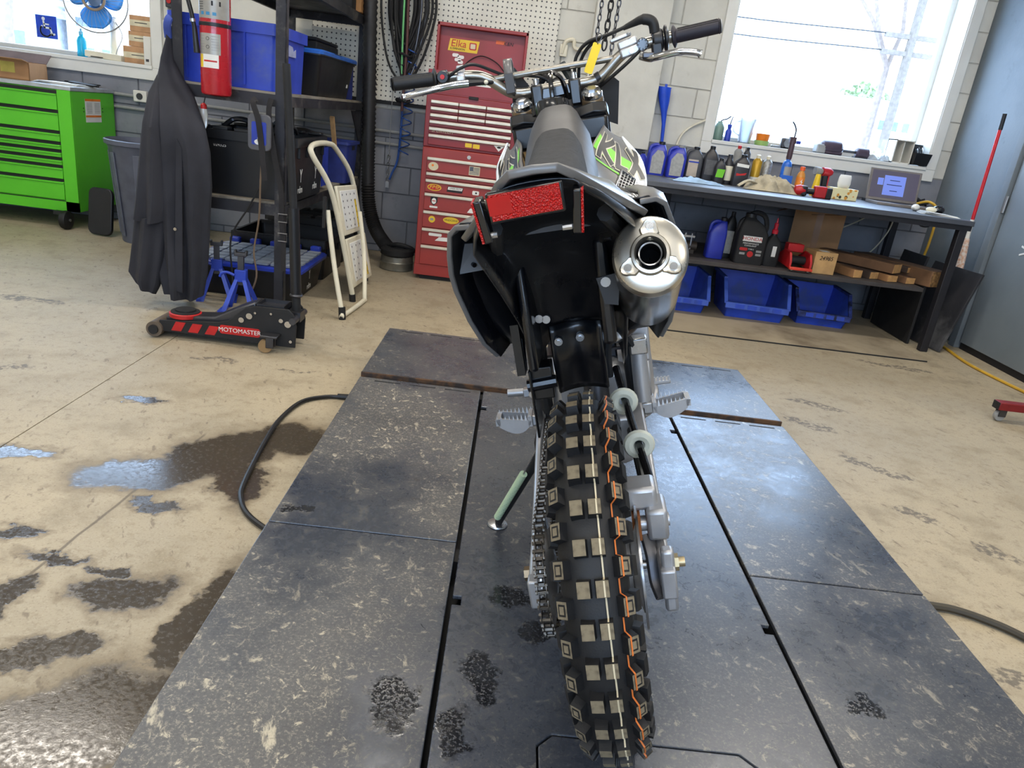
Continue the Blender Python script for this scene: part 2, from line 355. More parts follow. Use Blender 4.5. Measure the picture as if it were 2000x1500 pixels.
# ------------------------------------------------------------------ windows
GLASS = NT('window_glass'); GLASS = GLASS.set((1, 1, 1), .0, 0, .5, trans=1.0)
def glass():
    m = NT('thin_glass'); t = m.t; tr = m.n('ShaderNodeBsdfTransparent'); gl = m.n('ShaderNodeBsdfGlossy'); gl.inputs['Roughness'].default_value = .02
    mx = m.n('ShaderNodeMixShader'); mx.inputs[0].default_value = .05; t.links.new(tr.outputs[0], mx.inputs[1]); t.links.new(gl.outputs[0], mx.inputs[2])
    t.links.new(mx.outputs[0], t.nodes['Material Output'].inputs[0]); return m.mat
PANE = glass(); TRIMW = pm('trim_white', C(228, 227, 220), .45, var=.04, scale=3)
def window(nm, w, right):
    x0, x1, z0, z1 = w; tw = .085
    mb = MB(); mb.b2(x0-tw, x1+tw, YB-.028, YB+.02, z0-.115, z0-.02)                    # apron
    mb.b2(x0-tw, x0, YB-.028, YB+.02, z0-.02, z1+tw); mb.b2(x1, x1+tw, YB-.028, YB+.02, z0-.02, z1+tw); mb.b2(x0, x1, YB-.028, YB+.02, z1, z1+tw)
    wnd = struct(mb.build(nm, TRIMW, bevel=.004))
    mb = MB(); mb.b2(x0, x1, YB-.04, YB+.34, z0-.03, z0); mb.build('window_sill', TRIMW, wnd, bevel=.004)
    mb = MB(); mb.b2(x0-.01, x0+.008, YB-.02, YB+.32, z0, z1); mb.b2(x1-.008, x1+.01, YB-.02, YB+.32, z0, z1); mb.b2(x0, x1, YB-.02, YB+.32, z1-.008, z1+.01); mb.build('window_reveal', TRIMW, wnd)
    mb = MB(); f = .055; ya, yb = YB+.25, YB+.31
    mb.b2(x0, x0+f, ya, yb, z0, z1); mb.b2(x1-f, x1, ya, yb, z0, z1); mb.b2(x0, x1, ya, yb, z0, z0+f*.7); mb.b2(x0, x1, ya, yb, z1-f, z1)
    mb.build('window_frame', TRIMW, wnd, bevel=.006)
    MB().b2(x0+f, x1-f, YB+.28, YB+.284, z0+f*.7, z1-f).build('pane', PANE, wnd)
    return wnd
window('window_1', WR, True); window('window_2', WL, False)

# ------------------------------------------------------------------ pegboard: a sheet whose holes are dark dots put into the colour
PEGM = NT('pegboard_sheet'); _p = PEGM.pos(); _s = PEGM.n('ShaderNodeSeparateXYZ'); PEGM.put(_s.inputs[0], _p)
def _cell(v, o):
    return PEGM.math('SUBTRACT', PEGM.math('FRACT', PEGM.math('DIVIDE', PEGM.math('ADD', v, o), .0385)), .5)
_cx, _cz = _cell(_s.outputs[0], 10), _cell(_s.outputs[2], 10)
_d = PEGM.math('SQRT', PEGM.math('ADD', PEGM.math('MULTIPLY', _cx, _cx), PEGM.math('MULTIPLY', _cz, _cz)))
PEGMAT = PEGM.set(PEGM.mix(PEGM.ramp(_d, .15, .19, 1, 0), PEGM.mix(PEGM.ramp(PEGM.noise(_p, 4, 4), .4, .7), C(226, 222, 208), C(214, 209, 195)), C(60, 58, 56)), .45)
mb = MB(); mb.b2(-1.78, .185, YB-.035, YB-.012, 1.265, 3.2); pb = mb.build('pegboard', PEGMAT)
tag(pb, 'white perforated pegboard sheet on the wall behind the red tool chest', 'pegboard')
MB().b2(-1.78, .185, YB-.03, YB, 1.235, 1.264).build('bottom_rail', BLACKM, pb)

# conduit and outlet on the grey wall
o = thing('wall_outlet', 'white outlet box with conduit pipes on the grey wall by the trash can', 'outlet', (-3.2, YB-.002, 1.05))
MB().b2(-.055, .055, -.045, 0, -.045, .045).build('box', WHITE, o, bevel=.008)
MB().cyl((0, -.05, 0), (0, -.044, 0), .026, n=16).build('socket', DSTEEL, o)
for dz in (0, -.1): MB().tube([(-.35, -.02, dz), (2.4, -.02, dz-.03)], .013, 8).build('conduit', GREYP, o)
o = thing('switch_box', 'small grey wall switch with red and green push buttons above the jacket', 'switch', (-2.92, YB-.002, 1.83))
MB().b2(-.035, .035, -.05, 0, -.08, .08).build('housing', DSTEEL, o, bevel=.006)
for z, m_ in ((.03, pm('green_button', C(40, 120, 70), .4)), (-.035, INKR)): MB().cyl((0, -.065, z), (0, -.048, z), .018, n=14).build('button', m_, o)
MB().tube([(-.02, -.02, -.08), (-.02, -.02, -.6)], .01, 8).build('conduit', GREYP, o)

# ------------------------------------------------------------------ outside the windows
SNOW = pm('bleached_lot', C(235, 236, 238), .8, var=.03, scale=.4)
mb = MB(); mb.b2(-60, 60, 7.0, 90, -.4, -.3); struct(mb.build('ground_outside', SNOW))
def building(label, x0, x1, y0, y1, h, wins, wallm, roofm):
    b = thing('building', label, 'building', ((x0+x1)/2, y0, -.3)); w = (x1-x0)/2
    MB().b2(-w, w, 0, y1-y0, 0, h).build('wall', wallm, b)
    MB().b2(-w-.3, w+.3, -.3, y1-y0+.3, h, h+.22).build('roof', roofm, b)
    for (wx, wz, ww, wh) in wins:
        f = MB().b2(wx-ww/2, wx+ww/2, -.06, .02, wz-wh/2, wz+wh/2).build('window', WHITE, b)
        MB().b2(wx-ww/2+.06, wx+ww/2-.06, -.08, -.05, wz-wh/2+.06, wz+wh/2-.06).build('pane', pm('far_pane', C(90, 100, 116), .2), f)
    return b
building('long low white building with three small windows across the lot', 5, 17, 30, 38, 3.6, [(2.68, 2.95, .36, .46), (3.18, 2.95, .36, .46), (3.62, 2.95, .36, .46)], pm('white_siding', C(236, 236, 236), .7), pm('grey_roof', C(150, 156, 166), .7))
hb = pm('pale_siding', C(205, 212, 222), .7)
b_ = building('pale blue house with a gabled roof seen through the far window', -16.4, -13.7, 22, 26, 2.6, [(-.7, 1.9, .5, .6), (.1, 1.9, .5, .6), (.95, 1.9, .4, .6)], hb, pm('house_roof', C(150, 160, 175), .7))
MB().xz([(-1.6, 2.8), (1.6, 2.8), (0, 3.9)], 0, 4).build('gable', hb, b_)
building('cream two storey building behind the desk fan', -13.4, -9.6, 23, 28, 3.1, [(-1.3, 1.75, .5, .5), (-.7, 1.75, .5, .5), (-1.2, 2.6, .9, .35)], pm('cream_siding', C(232, 222, 205), .7), pm('tan_roof', C(190, 170, 150), .7))
def bare_tree(label, x, y, h, s):
    rnd = random.Random(s); t = thing('bare_tree', label, 'tree', (x, y, -.35)); mb = MB()
    def br(p, d, l, r, k):
        q = p+d*l; mb.tube([p, (p+q)/2+Vector((rnd.uniform(-.1, .1), 0, rnd.uniform(-.1, .1)))*l, q], [r, r*.8, r*.6], 6)
        if k:
            for _ in range(3): br(q, (d+Vector((rnd.uniform(-.7, .7), rnd.uniform(-.5, .5), rnd.uniform(-.1, .5)))).normalized(), l*.62, r*.55, k-1)
    br(Vector((0, 0, 0)), Vector((0, 0, 1)), h*.42, .16, 4); mb.build('branches', pm('bark_'+str(s), C(120, 105, 95), .9), t)
bare_tree('bare branched street tree outside the far window', -13.0, 20, 8, 3); bare_tree('leafless tree beside the utility pole outside', 11.75, 26.5, 11, 9)
o = thing('utility_pole', 'wooden utility pole with crossarms outside the bench window', 'pole', (12.1, 26, -.35)); wood = pm('pole_wood', C(105, 95, 85), .9)
MB().cyl((0, 0, 0), (0, 0, 12), .16, .11, 10).build('post', wood, o)
for z in (4.95, 5.45, 7.0): MB().b2(-.9, .9, -.08, .08, z, z+.14).build('crossarm', wood, o)
for z in (5.07, 5.57):
    MB().tube(smooth_path([(-12, 0, z+.1), (-6, 0, z-.12), (0, 0, z), (5, 0, z-.1)], 6), .022, 5).build('wire', BLACKM, o)
def shrub(label, x, y, z, r, s, m_):
    rnd = random.Random(s); mb = MB()
    for _ in range(420):
        v = Vector((rnd.gauss(0, 1), rnd.gauss(0, 1), rnd.gauss(0, 1))).normalized()*r*rnd.uniform(.6, 1); v.z = abs(v.z)*.9; v.x *= 1.3
        M = T(v) @ mrot(rnd.uniform(0, 360), rnd.uniform(0, 360), 0); k = r*.12
        mb.add([(-k, -k*.5, 0), (k, -k*.5, 0), (k*.6, k, .02), (-k*.6, k, .02)], [(0, 1, 2, 3)], M)
    t = thing('shrub', label, 'shrub', (x, y, z)); mb.build('foliage', m_, t); MB().cyl((0, 0, -z-.3), (0, 0, r*.5), .08, n=6).build('stem', wood, t)
leafm = pm('pale_leaves', C(150, 165, 120), .8)
shrub('pale green tree crown rising over the low white building', 17.1, 40, 4.0, 1.1, 5, leafm)
shrub('dry bush outside low in the bench window', 5.6, 12.2, .9, .62, 6, pm('dry_leaves', C(170, 160, 120), .8))
car = thing('parked_car', 'pale blue car parked outside behind the window sill tools', 'car', (4.4, 14.4, -.3)); cm_ = pm('car_paint', C(150, 170, 205), .25, coat=.5)
prof = [(-.95, .35), (.95, .35), (1.0, .8), (.92, 1.0), (.72, 1.5), (-.72, 1.5), (-.92, 1.0), (-1.0, .8)]
MB().loft([[(x, y, z*k*1.26) for x, z in prof] for y, k in ((0, .7), (.15, .8), (.8, .86), (1.4, 1.0), (3.4, 1.0), (4.2, .75))]).build('body', cm_, car, bevel=.05)
MB().add([(-.75, .86, 1.22), (.75, .86, 1.22), (.66, 1.34, 1.76), (-.66, 1.34, 1.76)], [(0, 1, 2, 3)]).build('windscreen', pm('car_glass', C(70, 84, 104), .1), car)
for x in (-.85, .85):
    for y in (.75, 3.4): MB().lathe([(.2, -.1), (.33, -.1), (.33, .1), (.2, .1)], 18, T(x, y, .33) @ mrot(0, 90)).build('wheel', BLACKM, car)
# ------------------------------------------------------------------ the lift table the bike stands on
HL = .15
def deck_mat(name, dust):
    m = NT(name); p = m.pos(); q = m.mapping(p, rz=15, scale=(1, 3.2, 1))
    n1 = m.noise(p, 2.2, 5, .6); n2 = m.noise(p, 34, 6, .72, .6); n3 = m.noise(q, 16, 5, .7)
    col = m.mix(m.ramp(n1, .35, .65), C(58, 63, 74), C(72, 76, 84))
    d = m.math('MULTIPLY', m.ramp(m.noise(p, 2.6, 4, .6), .36, .62), dust)
    sc = m.math('MAXIMUM', m.ramp(n2, .56, .66), m.ramp(n3, .62, .7))
    col = m.mix(m.math('MULTIPLY', d, .26), col, C(140, 132, 116))
    col = m.mix(m.math('MULTIPLY', m.math('MULTIPLY', sc, m.math('ADD', d, .14)), .9, clamp=True), col, C(190, 180, 158))
    gr = m.noise(p, 170, 3, .7); col = m.mix(m.math('MULTIPLY', m.ramp(gr, .52, .66), m.math('ADD', m.math('MULTIPLY', d, .4), .06)), col, C(172, 164, 146)); col = m.mix(m.ramp(gr, .45, .33, 0, .35), col, C(50, 50, 54))
    col = m.mix(m.ramp(m.noise(p, 3.3, 6, .7), .63, .72, 0, .6), col, C(54, 48, 46))
    acc = None                                                             # wet oily patches and prints
    w = m.vadd(p, m.noise(p, 14, 4, .7, out=1), .12)
    for (x, y, rx, ry, rz) in ((.045, 1.23, .045, .09, 10), (.0, 1.08, .035, .08, 0), (-.12, 1.14, .06, .09, 10), (.1, 1.52, .06, .05, 0), (.17, 1.4, .04, .05, 0), (.9, 1.27, .04, .035, 0), (-.52, 1.82, .05, .02, 0)):
        k = m.ramp(m.vlen(m.mapping(w, (x+.06, y+.06, .06+HL), rz, (rx, ry, 1))), .7, 1.0, 1, 0); acc = k if acc is None else m.math('MAXIMUM', acc, k)
    acc = m.math('MULTIPLY', acc, m.ramp(m.noise(p, 120, 4, .7), .36, .5)); col = m.mix(m.math('MULTIPLY', acc, .85), col, C(26, 26, 28))
    r = m.math('ADD', m.math('MULTIPLY', n2, .3), m.math('MULTIPLY', d, .22)); r = m.math('ADD', r, .12)
    r = m.math('MULTIPLY', r, m.math('SUBTRACT', 1, m.math('MULTIPLY', acc, .8)))
    m.bump(m.math('ADD', n2, m.math('MULTIPLY', acc, .8)), .10, .002)
    return m.set(col, r, .2, .7)
DECKL = deck_mat('lift_deck_dusty', 1.0); DECK = deck_mat('lift_deck', .25); DECKR = deck_mat('lift_deck_scuffed', .55)
RUST = pm('rusty_edge', C(46, 40, 38), .8, col2=C(100, 70, 44), scale=24)
lift = thing('lift_table', 'dark steel motorcycle lift table with scuffed deck plates under the dirt bike', 'lift table', (.36, 1.9, 0))
LO = Vector((.36, 1.9, 0))
def dplate(nm, poly, z, mat, th=.012):
    return MB().prism([(x-LO.x, y-LO.y) for x, y in poly], th, T(0, 0, z-th)).build(nm, mat, lift, bevel=.0025, smooth=False)
YN = .35
def rect(x0, x1, y0, y1): return [(x0, y0), (x1, y0), (x1, y1), (x0, y1)]
dplate('side_plate', rect(-.57, -.048, YN, 1.738), HL, DECKL); dplate('side_plate', rect(-.57, -.048, 1.744, 2.935), HL, DECKL)
dplate('side_plate', rect(.778, 1.28, YN, 1.738), HL, DECKR); dplate('side_plate', rect(.778, 1.28, 1.744, 2.935), HL, DECKR)
cp = [(-.036, YN)]+[(.12, YN), (.12, 1.10)]
def notch(xs, y, w, d): return [(xs, y), (xs+d, y), (xs+d, y+w), (xs, y+w)]
right = [(.766, YN)]
for y in (1.49, 2.71): right += notch(.766, y, .035, -.022)
right += [(.766, 2.935)]
left = [(-.036, 2.935)]
for y in (2.72, 1.47): left += list(reversed(notch(-.036, y, .035, .022)))
left += [(-.036, YN)]
hole = rect(.165, .60, YN-.01, 1.105)
c_out = [(.60, YN)]+right+left+[(.165, YN), (.165, 1.075), (.195, 1.105), (.57, 1.105), (.60, 1.075)]
dplate('centre_plate', c_out, HL, DECK)
dplate('drop_hatch', [(.169, YN), (.596, YN), (.596, 1.073), (.568, 1.101), (.197, 1.101), (.169, 1.073)], HL-.001, DECK)
dplate('ramp_plate', rect(-.57, 1.28, 2.962, 3.66), HL+.012, DECKR)
MB().b2(-.93, .92, 1.055, 1.066, .135, .162).build('ramp_lip', RUST, lift)
for xs in ((-.47, .12), (.47, .12)):
    for i in range(3):
        for y in (2.9, 3.62):
            x = (-.5 if xs[0] < 0 else .82)+i*.15-LO.x; z = HL+(.0125 if y > 3 else .0005)
            MB().b2(x, x+.11, y-LO.y-.004, y-LO.y+.004, z-.004, z+.0004).build('slot', BLACKM, lift)
mb = MB()
for x in (-.9, -.44, .44, .88): mb.b2(x-.02, x+.02, -1.5, 1.7, .03, .136)
for y in (-1.45, -.2, 1.0, 1.65): mb.b2(-.9, .9, y-.03, y+.03, .03, .134)
for x in (-.85, .85):
    for y in (-1.4, 0, 1.6): mb.b2(x-.04, x+.04, y-.04, y+.04, 0, .04)
mb.build('under_frame', BLACKM, lift)
mb = MB()
for x0, x1, y0, y1 in ((-.57, 1.28, YN, 2.95), ): mb.b2(x0-LO.x+.03, x1-LO.x-.03, y0-LO.y, y1-LO.y, .06, .08)
mb.build('inner_pan', BLACKM, lift)
CAB = pm('black_cable', C(20, 20, 22), .45)
t = thing('floor_cable', 'black power cable looping on the concrete beside the lift edge', 'cable', (-.7, 2.4, 0))
P = [(-.5, 3.02), (-.63, 3.01), (-.72, 3.0), (-.81, 2.91), (-.84, 2.70), (-.83, 2.50), (-.81, 2.31), (-.79, 2.16), (-.77, 2.08), (-.72, 1.99), (-.63, 1.91), (-.45, 1.8)]
MB().tube(smooth_path([(x+.7, y-2.4, .011) for x, y in P], 6), .009, 8).build('cord', CAB, t)
MB().tube([(.02, .612, .014), (.1, .612, .014)], [.011, .015], 10).build('plug', BLACK, t)
t = thing('floor_hose', 'flat dark hose running over the floor from under the lift', 'hose', (1.5, 1.9, 0))
MB().tube(smooth_path([(x-1.5, y-1.9, .014) for x, y in ((1.2, 1.92), (1.42, 1.9), (1.5, 1.89), (1.58, 1.85), (1.65, 1.79), (1.8, 1.6))], 5), .012, 8).build('tube', pm('hose_rubber', C(66, 60, 48), .6), t)
# ------------------------------------------------------------------ red tool chest and roll cabinet
ALUS = pm('drawer_trim', C(214, 208, 190), .38, .35, .05)
REDD = pm('red_enamel_dark', C(134, 30, 32), .42, var=.06, scale=4)
REDL = pm('red_cabinet_enamel', C(150, 48, 42), .42, var=.06, scale=4)
def decal(parent, poly, x, z, y, mat, name='sticker', label=None, th=.0012):
    return MB().xz([(x+a, z+b) for a, b in poly], y-th, y+.0005).build(name, mat, parent, smooth=False, label=label)
def drawer(parent, x0, x1, z0, z1, mat, y=0):
    d = MB().b2(x0, x1, y-.014, y+.01, z0, z1).build('drawer', mat, parent, bevel=.003)
    MB().xz([(x0+.001, z1-.024), (x1-.001, z1-.024), (x1-.001, z1-.002), (x0+.001, z1-.002)], y-.026, y-.012).build('pull_strip', ALUS, d, bevel=.004)
    return d
cab = thing('tool_cabinet', 'tall red lower roll cabinet with stickered drawers against the grey wall', 'tool cabinet', (-.37, 5.6, 0))
w = .345
MB().b2(-w, w, 0, .5, .035, .985).build('body', REDL, cab, bevel=.006)
MB().b2(-w, w, -.004, 0, .035, .12).build('kick_plate', REDL, cab, bevel=.002)
MB().b2(-.3, .3, .03, .47, 0, .036).build('plinth', BLACKM, cab)
MB().cyl((.0, -.006, .947), (.0, .01, .947), .014, n=16).build('lock', CHROME, cab)
zz = [(.12, .27), (.275, .405), (.41, .54), (.545, .675), (.68, .80), (.805, .858), (.863, .925)]
zz = [(.122, .272), (.277, .402), (.407, .532), (.537, .662), (.667, .762), (.767, .812), (.817, .92)]
DR = [drawer(cab, -w+.04, w-.03, a, b, REDL) for a, b in zz]
YD = -.0145
YST = pm('yellow_sticker', C(226, 190, 40), .5, var=.03); CST = pm('cream_sticker', C(212, 200, 168), .5, var=.05)
def st(i, poly, x, z, mat, label=None): return decal(DR[i], poly, x, z, YD, mat, label=label)
st(6, oval(.075, .06), -.255, .855, CST, 'cream oval sticker'); decal(DR[6], oval(.018, .016), -.26, .862, YD-.001, ORANGE, 'print')
f = st(6, [(-.04, -.032), (.04, -.032), (.04, .032), (-.04, .032)], .05, .857, CST, 'faded flag sticker'); decal(DR[6], [(-.036, .0), (-.008, .0), (-.008, .028), (-.036, .028)], .05, .857, YD-.001, DSTEEL, 'print')
for k in range(5): decal(DR[6], [(-.005 if k > 2 else -.036, 0), (.036, 0), (.036, .005), (-.005 if k > 2 else -.036, .005)], .05, .832+k*.0105, YD-.001, DSTEEL, 'print')
st(4, oval(.105, .05), -.235, .705, YST, 'yellow and red oval sticker'); decal(DR[4], oval(.092, .038), -.235, .705, YD-.0008, INKR, 'print'); txt('FMF', .036, (-.235, YD-.0025, .706), FRONT, YST, DR[4], sx=1.3, shear=.3)
st(4, [(-.062, -.02), (.055, -.02), (.062, .02), (-.055, .02)], -.08, .705, INK, 'black and white banner sticker'); decal(DR[4], [(-.055, -.004), (.052, -.004), (.057, .017), (-.052, .017)], -.08, .705, YD-.0008, PAPER, 'print'); txt('VIPERTECH', .0165, (-.08, YD-.0025, .7115), FRONT, INK, DR[4], sx=1.1, shear=.3)
st(4, rrect(.05, .03, .008), .075, .70, PAPER, 'small white sticker'); decal(DR[4], oval(.014, .014), .078, .70, YD-.001, INK, 'print')
sh = [(-.026, .03), (0, .035), (.026, .03), (.026, -.005), (0, -.034), (-.026, -.005)]
st(3, sh, -.23, .605, INK, 'black shield sticker'); decal(DR[3], oval(.034, .044), -.23, .606, YD-.0008, PAPER, 'print'); decal(DR[3], [(-.013, -.002), (.013, -.002), (.013, .004), (-.013, .004)], -.23, .606, YD-.0016, INKR, 'print'); st(3, rrect(.06, .014, .004), -.23, .562, PAPER)
st(3, [(-.02, -.02), (.025, -.02), (.025, .02), (.0, .012)], .045, .57, PAPER)
st(2, oval(.05, .05), -.235, .47, YST, 'round yellow sticker'); decal(DR[2], oval(.026, .018), -.235, .47, YD-.001, GREYP, 'print')
st(2, oval(.12, .05), -.09, .477, YST, 'yellow oval sticker'); txt('VINDCERSE', .019, (-.09, YD-.002, .477), FRONT, INK, DR[2], sx=1.05)
st(1, rrect(.1, .022, .008), -.2, .357, PAPER); st(1, [(-.05, -.015), (.06, -.012), (.06, .018), (-.02, .014)], -.15, .327, PAPER)

ch = thing('tool_chest', 'red top tool chest with open lid and cream drawer pulls on the roll cabinet', 'tool chest', (-.385, 5.64, .985))
w = .335; H = .37
MB().b2(-w, w, 0, .42, 0, H).build('body', REDD, ch, bevel=.005)
TD = []
for a, b in ((.018, .094), (.1, .142), (.148, .19)): TD.append(drawer(ch, -w+.035, w-.03, a, b, REDD))
for r_, (a, b) in enumerate(((.196, .236), (.242, .282), (.288, .328))):
    xs = [-w+.035, -w+.035+.205, -w+.035+.405, w-.03]
    for i in range(3): TD.append(drawer(ch, xs[i]+.001, xs[i+1]-.001, a, b, REDD))
txt('SPORTECH', .03, (-.2, YD-.0035, .118-.0), FRONT, CST, TD[1], sx=1.05, shear=.25)
decal(TD[0], rrect(.05, .03, .004), .0, .045, YD, YST, label='yellow sticker'); decal(TD[0], rrect(.05, .03, .004), .058, .043, YD, YST)
decal(TD[0], [(-.04, .018), (.04, .018), (0, -.022)], .225, .05, YD, PAPER, label='white triangular sticker'); decal(TD[0], oval(.03, .014), .225, .056, YD-.001, INK, 'print')
MB().b2(-w, w, .0, .42, H, H+.16).b2(-w+.012, w-.012, -.002, .0, H+.01, H+.15).build('till', REDD, ch, bevel=.004)
lid = MB(); lid.b2(-w-.0, w+.01, .4, .42, H+.16, .875)
lid.b2(-w, -w+.02, .33, .42, H+.16, .875); lid.b2(w-.01, w+.01, .33, .42, H+.16, .875); lid.b2(-w, w+.01, .33, .42, .85, .875)
lido = lid.build('lid', RED, ch, bevel=.004)
L1 = decal(lido, [(-.118, -.042), (.105, -.042), (.118, .042), (-.105, .042)], -.135, .735, .399, YST, label='yellow suspension sticker')
txt('Elka', .07, (-.175, .396, .745), FRONT, INKR, lido, sx=1.05, shear=.1); txt('SUSPENSION', .02, (-.18, .396, .709), FRONT, INK, lido)
decal(lido, rrect(.055, .05, .01), -.065, .738, .3978, INKR, 'print'); decal(lido, rrect(.038, .034, .006), -.065, .738, .397, CST, 'print')
for dx, dz, a in ((-.02, .01, .05), (.02, .0, .05), (.0, -.02, .05), (.02, -.035, .04)): decal(lido, rrect(a, .024, .01), -.17+dx, .655+dz, .3988, PAPER)
decal(lido, rrect(.07, .026, .002), .14, .79, .399, pm('orange_sticker', C(216, 96, 34), .5)); txt('K&N', .036, (.2, .396, .785), FRONT, INK, lido, sx=1.0, shear=.2)
decal(ch, rrect(.12, .032, .003), .06, H+.1, -.002, PAPER, label='white label with green print'); txt('eco', .026, (.06, -.006, H+.102), FRONT, pm('green_print', C(40, 150, 70), .5), ch, sx=1.3)
MB().tube(smooth_path([(-.14, .39, H+.17), (-.1, .385, .62), (.0, .385, .68), (.12, .385, .65), (.2, .385, .58)], 6), .004, 6).build('lid_cable', BLACKM, ch)
MB().box((.005, -.004, H+.0), (.07, .02, .02)).build('latch', BLACKM, ch, bevel=.003)

# ------------------------------------------------------------------ green roller cabinet
GREEN = pm('lime_enamel', C(92, 200, 42), .32, var=.04, scale=2, col2=C(84, 188, 38))
g = thing('roller_cabinet', 'bright green wide roller tool cabinet under the window with black drawer slots', 'tool cabinet', (-4.2, 5.84, 0))
x1 = .78; x0 = -.9; D = .62
MB().b2(x0, x1, .012, D, .14, 1.045).build('body', GREEN, g, bevel=.006)
MB().b2(x0-.005, x1+.005, 0, D+.005, 1.045, 1.075).build('top', pm('stainless_top', C(196, 202, 210), .3, .6), g, bevel=.004)
MB().b2(x1-.1, x1, 0, .012, .14, 1.045).b2(x0, x1, 0, .012, .14, .215).build('front_frame', GREEN, g)
zs = [.225, .385, .49, .548, .606, .664, .745, .895, 1.035]
for a, b in zip(zs, zs[1:]):
    d = MB().b2(x0+.05, x1-.105, -.004, .02, a+.003, b-.022).build('drawer', GREEN, g, bevel=.003)
    MB().b2(x0+.05, x1-.105, .008, .016, b-.022, b+.003).build('finger_slot', BLACKM, d)
    MB().b2(x0+.05, x1-.105, -.012, -.002, b-.034, b-.024).build('pull_edge', GREEN, d, bevel=.003)
MB().b2(x0+.03, x1-.1, -.001, .004, .216, .221).build('seam', BLACKM, g)
lb = MB().b2(x1, x1+.0015, .19, .41, .82, .995).build('warning_label', PAPER, g, label='white warning label on the cabinet side')
MB().b2(x1+.001, x1+.0022, .19, .41, .978, .995).b2(x1+.001, x1+.0022, .19, .41, .858, .873).build('print', ORANGE, lb)
for k in range(7):
    for yy in (.21, .32): MB().b2(x1+.001, x1+.0022, yy, yy+.075, .89+k*.012, .894+k*.012).build('print', GREYP, lb)
mb = MB()
for yy in (.165, .435):
    for z in (.9, .925): mb.cyl((x1, yy, z), (x1+.002, yy, z), .005, n=8)
mb.build('rivet', BLACKM, g)
for (cx, cy) in ((x1-.13, .0), (x0+.2, .0), (x1-.13, .52)):
    c_ = MB().lathe([(.02, -.028), (.055, -.028), (.07, -.022), (.074, 0), (.07, .022), (.055, .028), (.02, .028)], 22, T(cx+.03, cy-.02, .075) @ mrot(0, 90)).build('caster', RUBBER, g)
    MB().cyl((cx+.065, cy-.02, .075), (cx-.01, cy-.02, .075), .012, n=10).build('axle_bolt', STEEL, c_)
    MB().b2(cx-.05, cx+.01, cy-.05, cy+.05, .115, .142).b2(cx-.012, cx-.004, cy-.03, cy+.03, .06, .12).build('caster_fork', BLACKM, c_)
cb = thing('open_carton', 'open brown carton with a yellow label sitting on the green cabinet', 'box', (-4.02, 6.1, 1.075), (0, 0, .15))
mb = MB(); mb.b2(-.2, .2, -.15, -.144, 0, .13).b2(-.2, .2, .144, .15, 0, .13).b2(-.2, -.194, -.15, .15, 0, .13).b2(.194, .2, -.15, .15, 0, .13).b2(-.2, .2, -.15, .15, 0, .006); mb.build('body', CARD, cb)
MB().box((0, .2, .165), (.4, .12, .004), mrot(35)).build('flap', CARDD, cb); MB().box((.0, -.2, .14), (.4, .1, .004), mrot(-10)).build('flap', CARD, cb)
decal(cb, rrect(.1, .075, .002), .05, .085, -.15, pm('yellow_label', C(205, 190, 90), .6), 'label_patch')
pp = thing('paper_stack', 'white papers and a folded bag lying on the green cabinet top', 'papers', (-3.6, 6.1, 1.076))
for i in range(4): MB().box((0, 0, .002+.0045*i), (.36-.02*i, .26, .003), mrot(0, 0, -6+4*i)).build('sheet', PAPER, pp)
MB().box((.1, .06, .022), (.18, .1, .012), mrot(3, 4, 12)).build('black_pouch', BLACKM, pp, bevel=.004)
cl = thing('cable_tangle', 'dark cables lying on the green cabinet beside the carton', 'cables', (-3.62, 6.36, 1.078))
for s in range(3):
    rr = random.Random(s); MB().tube(smooth_path([(-.16+.06*i, rr.uniform(-.04, .04), .006+.007*s) for i in range(6)], 4), .005, 6).build('cord', BLACKM, cl)

# ------------------------------------------------------------------ trash can and the lid leaning beside it
TC = pm('trash_grey', C(92, 96, 110), .5, var=.12); tr = thing('trash_can', 'round grey rubber trash can beside the green cabinet', 'trash can', (-2.83, 5.78, 0))
MB().lathe([(.2, 0), (.205, .01), (.265, .70), (.275, .72), (.29, .725), (.292, .755), (.28, .76), (.268, .735), (.255, .70), (.195, .03), (.01, .025)], 32, caps=True).build('body', TC, tr)
for a in range(0, 360, 45): MB().box((.241*math.cos(R(a+10)), .241*math.sin(R(a+10)), .36), (.012, .05, .62), T(0, 0, 0) @ mrot(0, 4.8*math.cos(R(0)), 0) if a == 999 else mrot(0, 0, a+10) @ mrot(0, 5)).build('rib', TC, tr, bevel=.004)
hx, hy = .27*math.cos(R(-62)), .27*math.sin(R(-62))
MB().box((hx, hy, .655), (.05, .14, .03), mrot(0, 0, -62)).box((hx, hy, .69), (.04, .015, .06), mrot(0, 0, -62)).build('handle', TC, tr, bevel=.005)
ld = thing('bin_lid', 'black plastic panel leaning between the green cabinet and the trash can', 'panel', (-3.2, 5.72, 0))
MB().prism(rrect(.2, .36, .05), .03, T(.0, .05, .185) @ mrot(82, 0, -8)).build('body', BLACK, ld, bevel=.006)

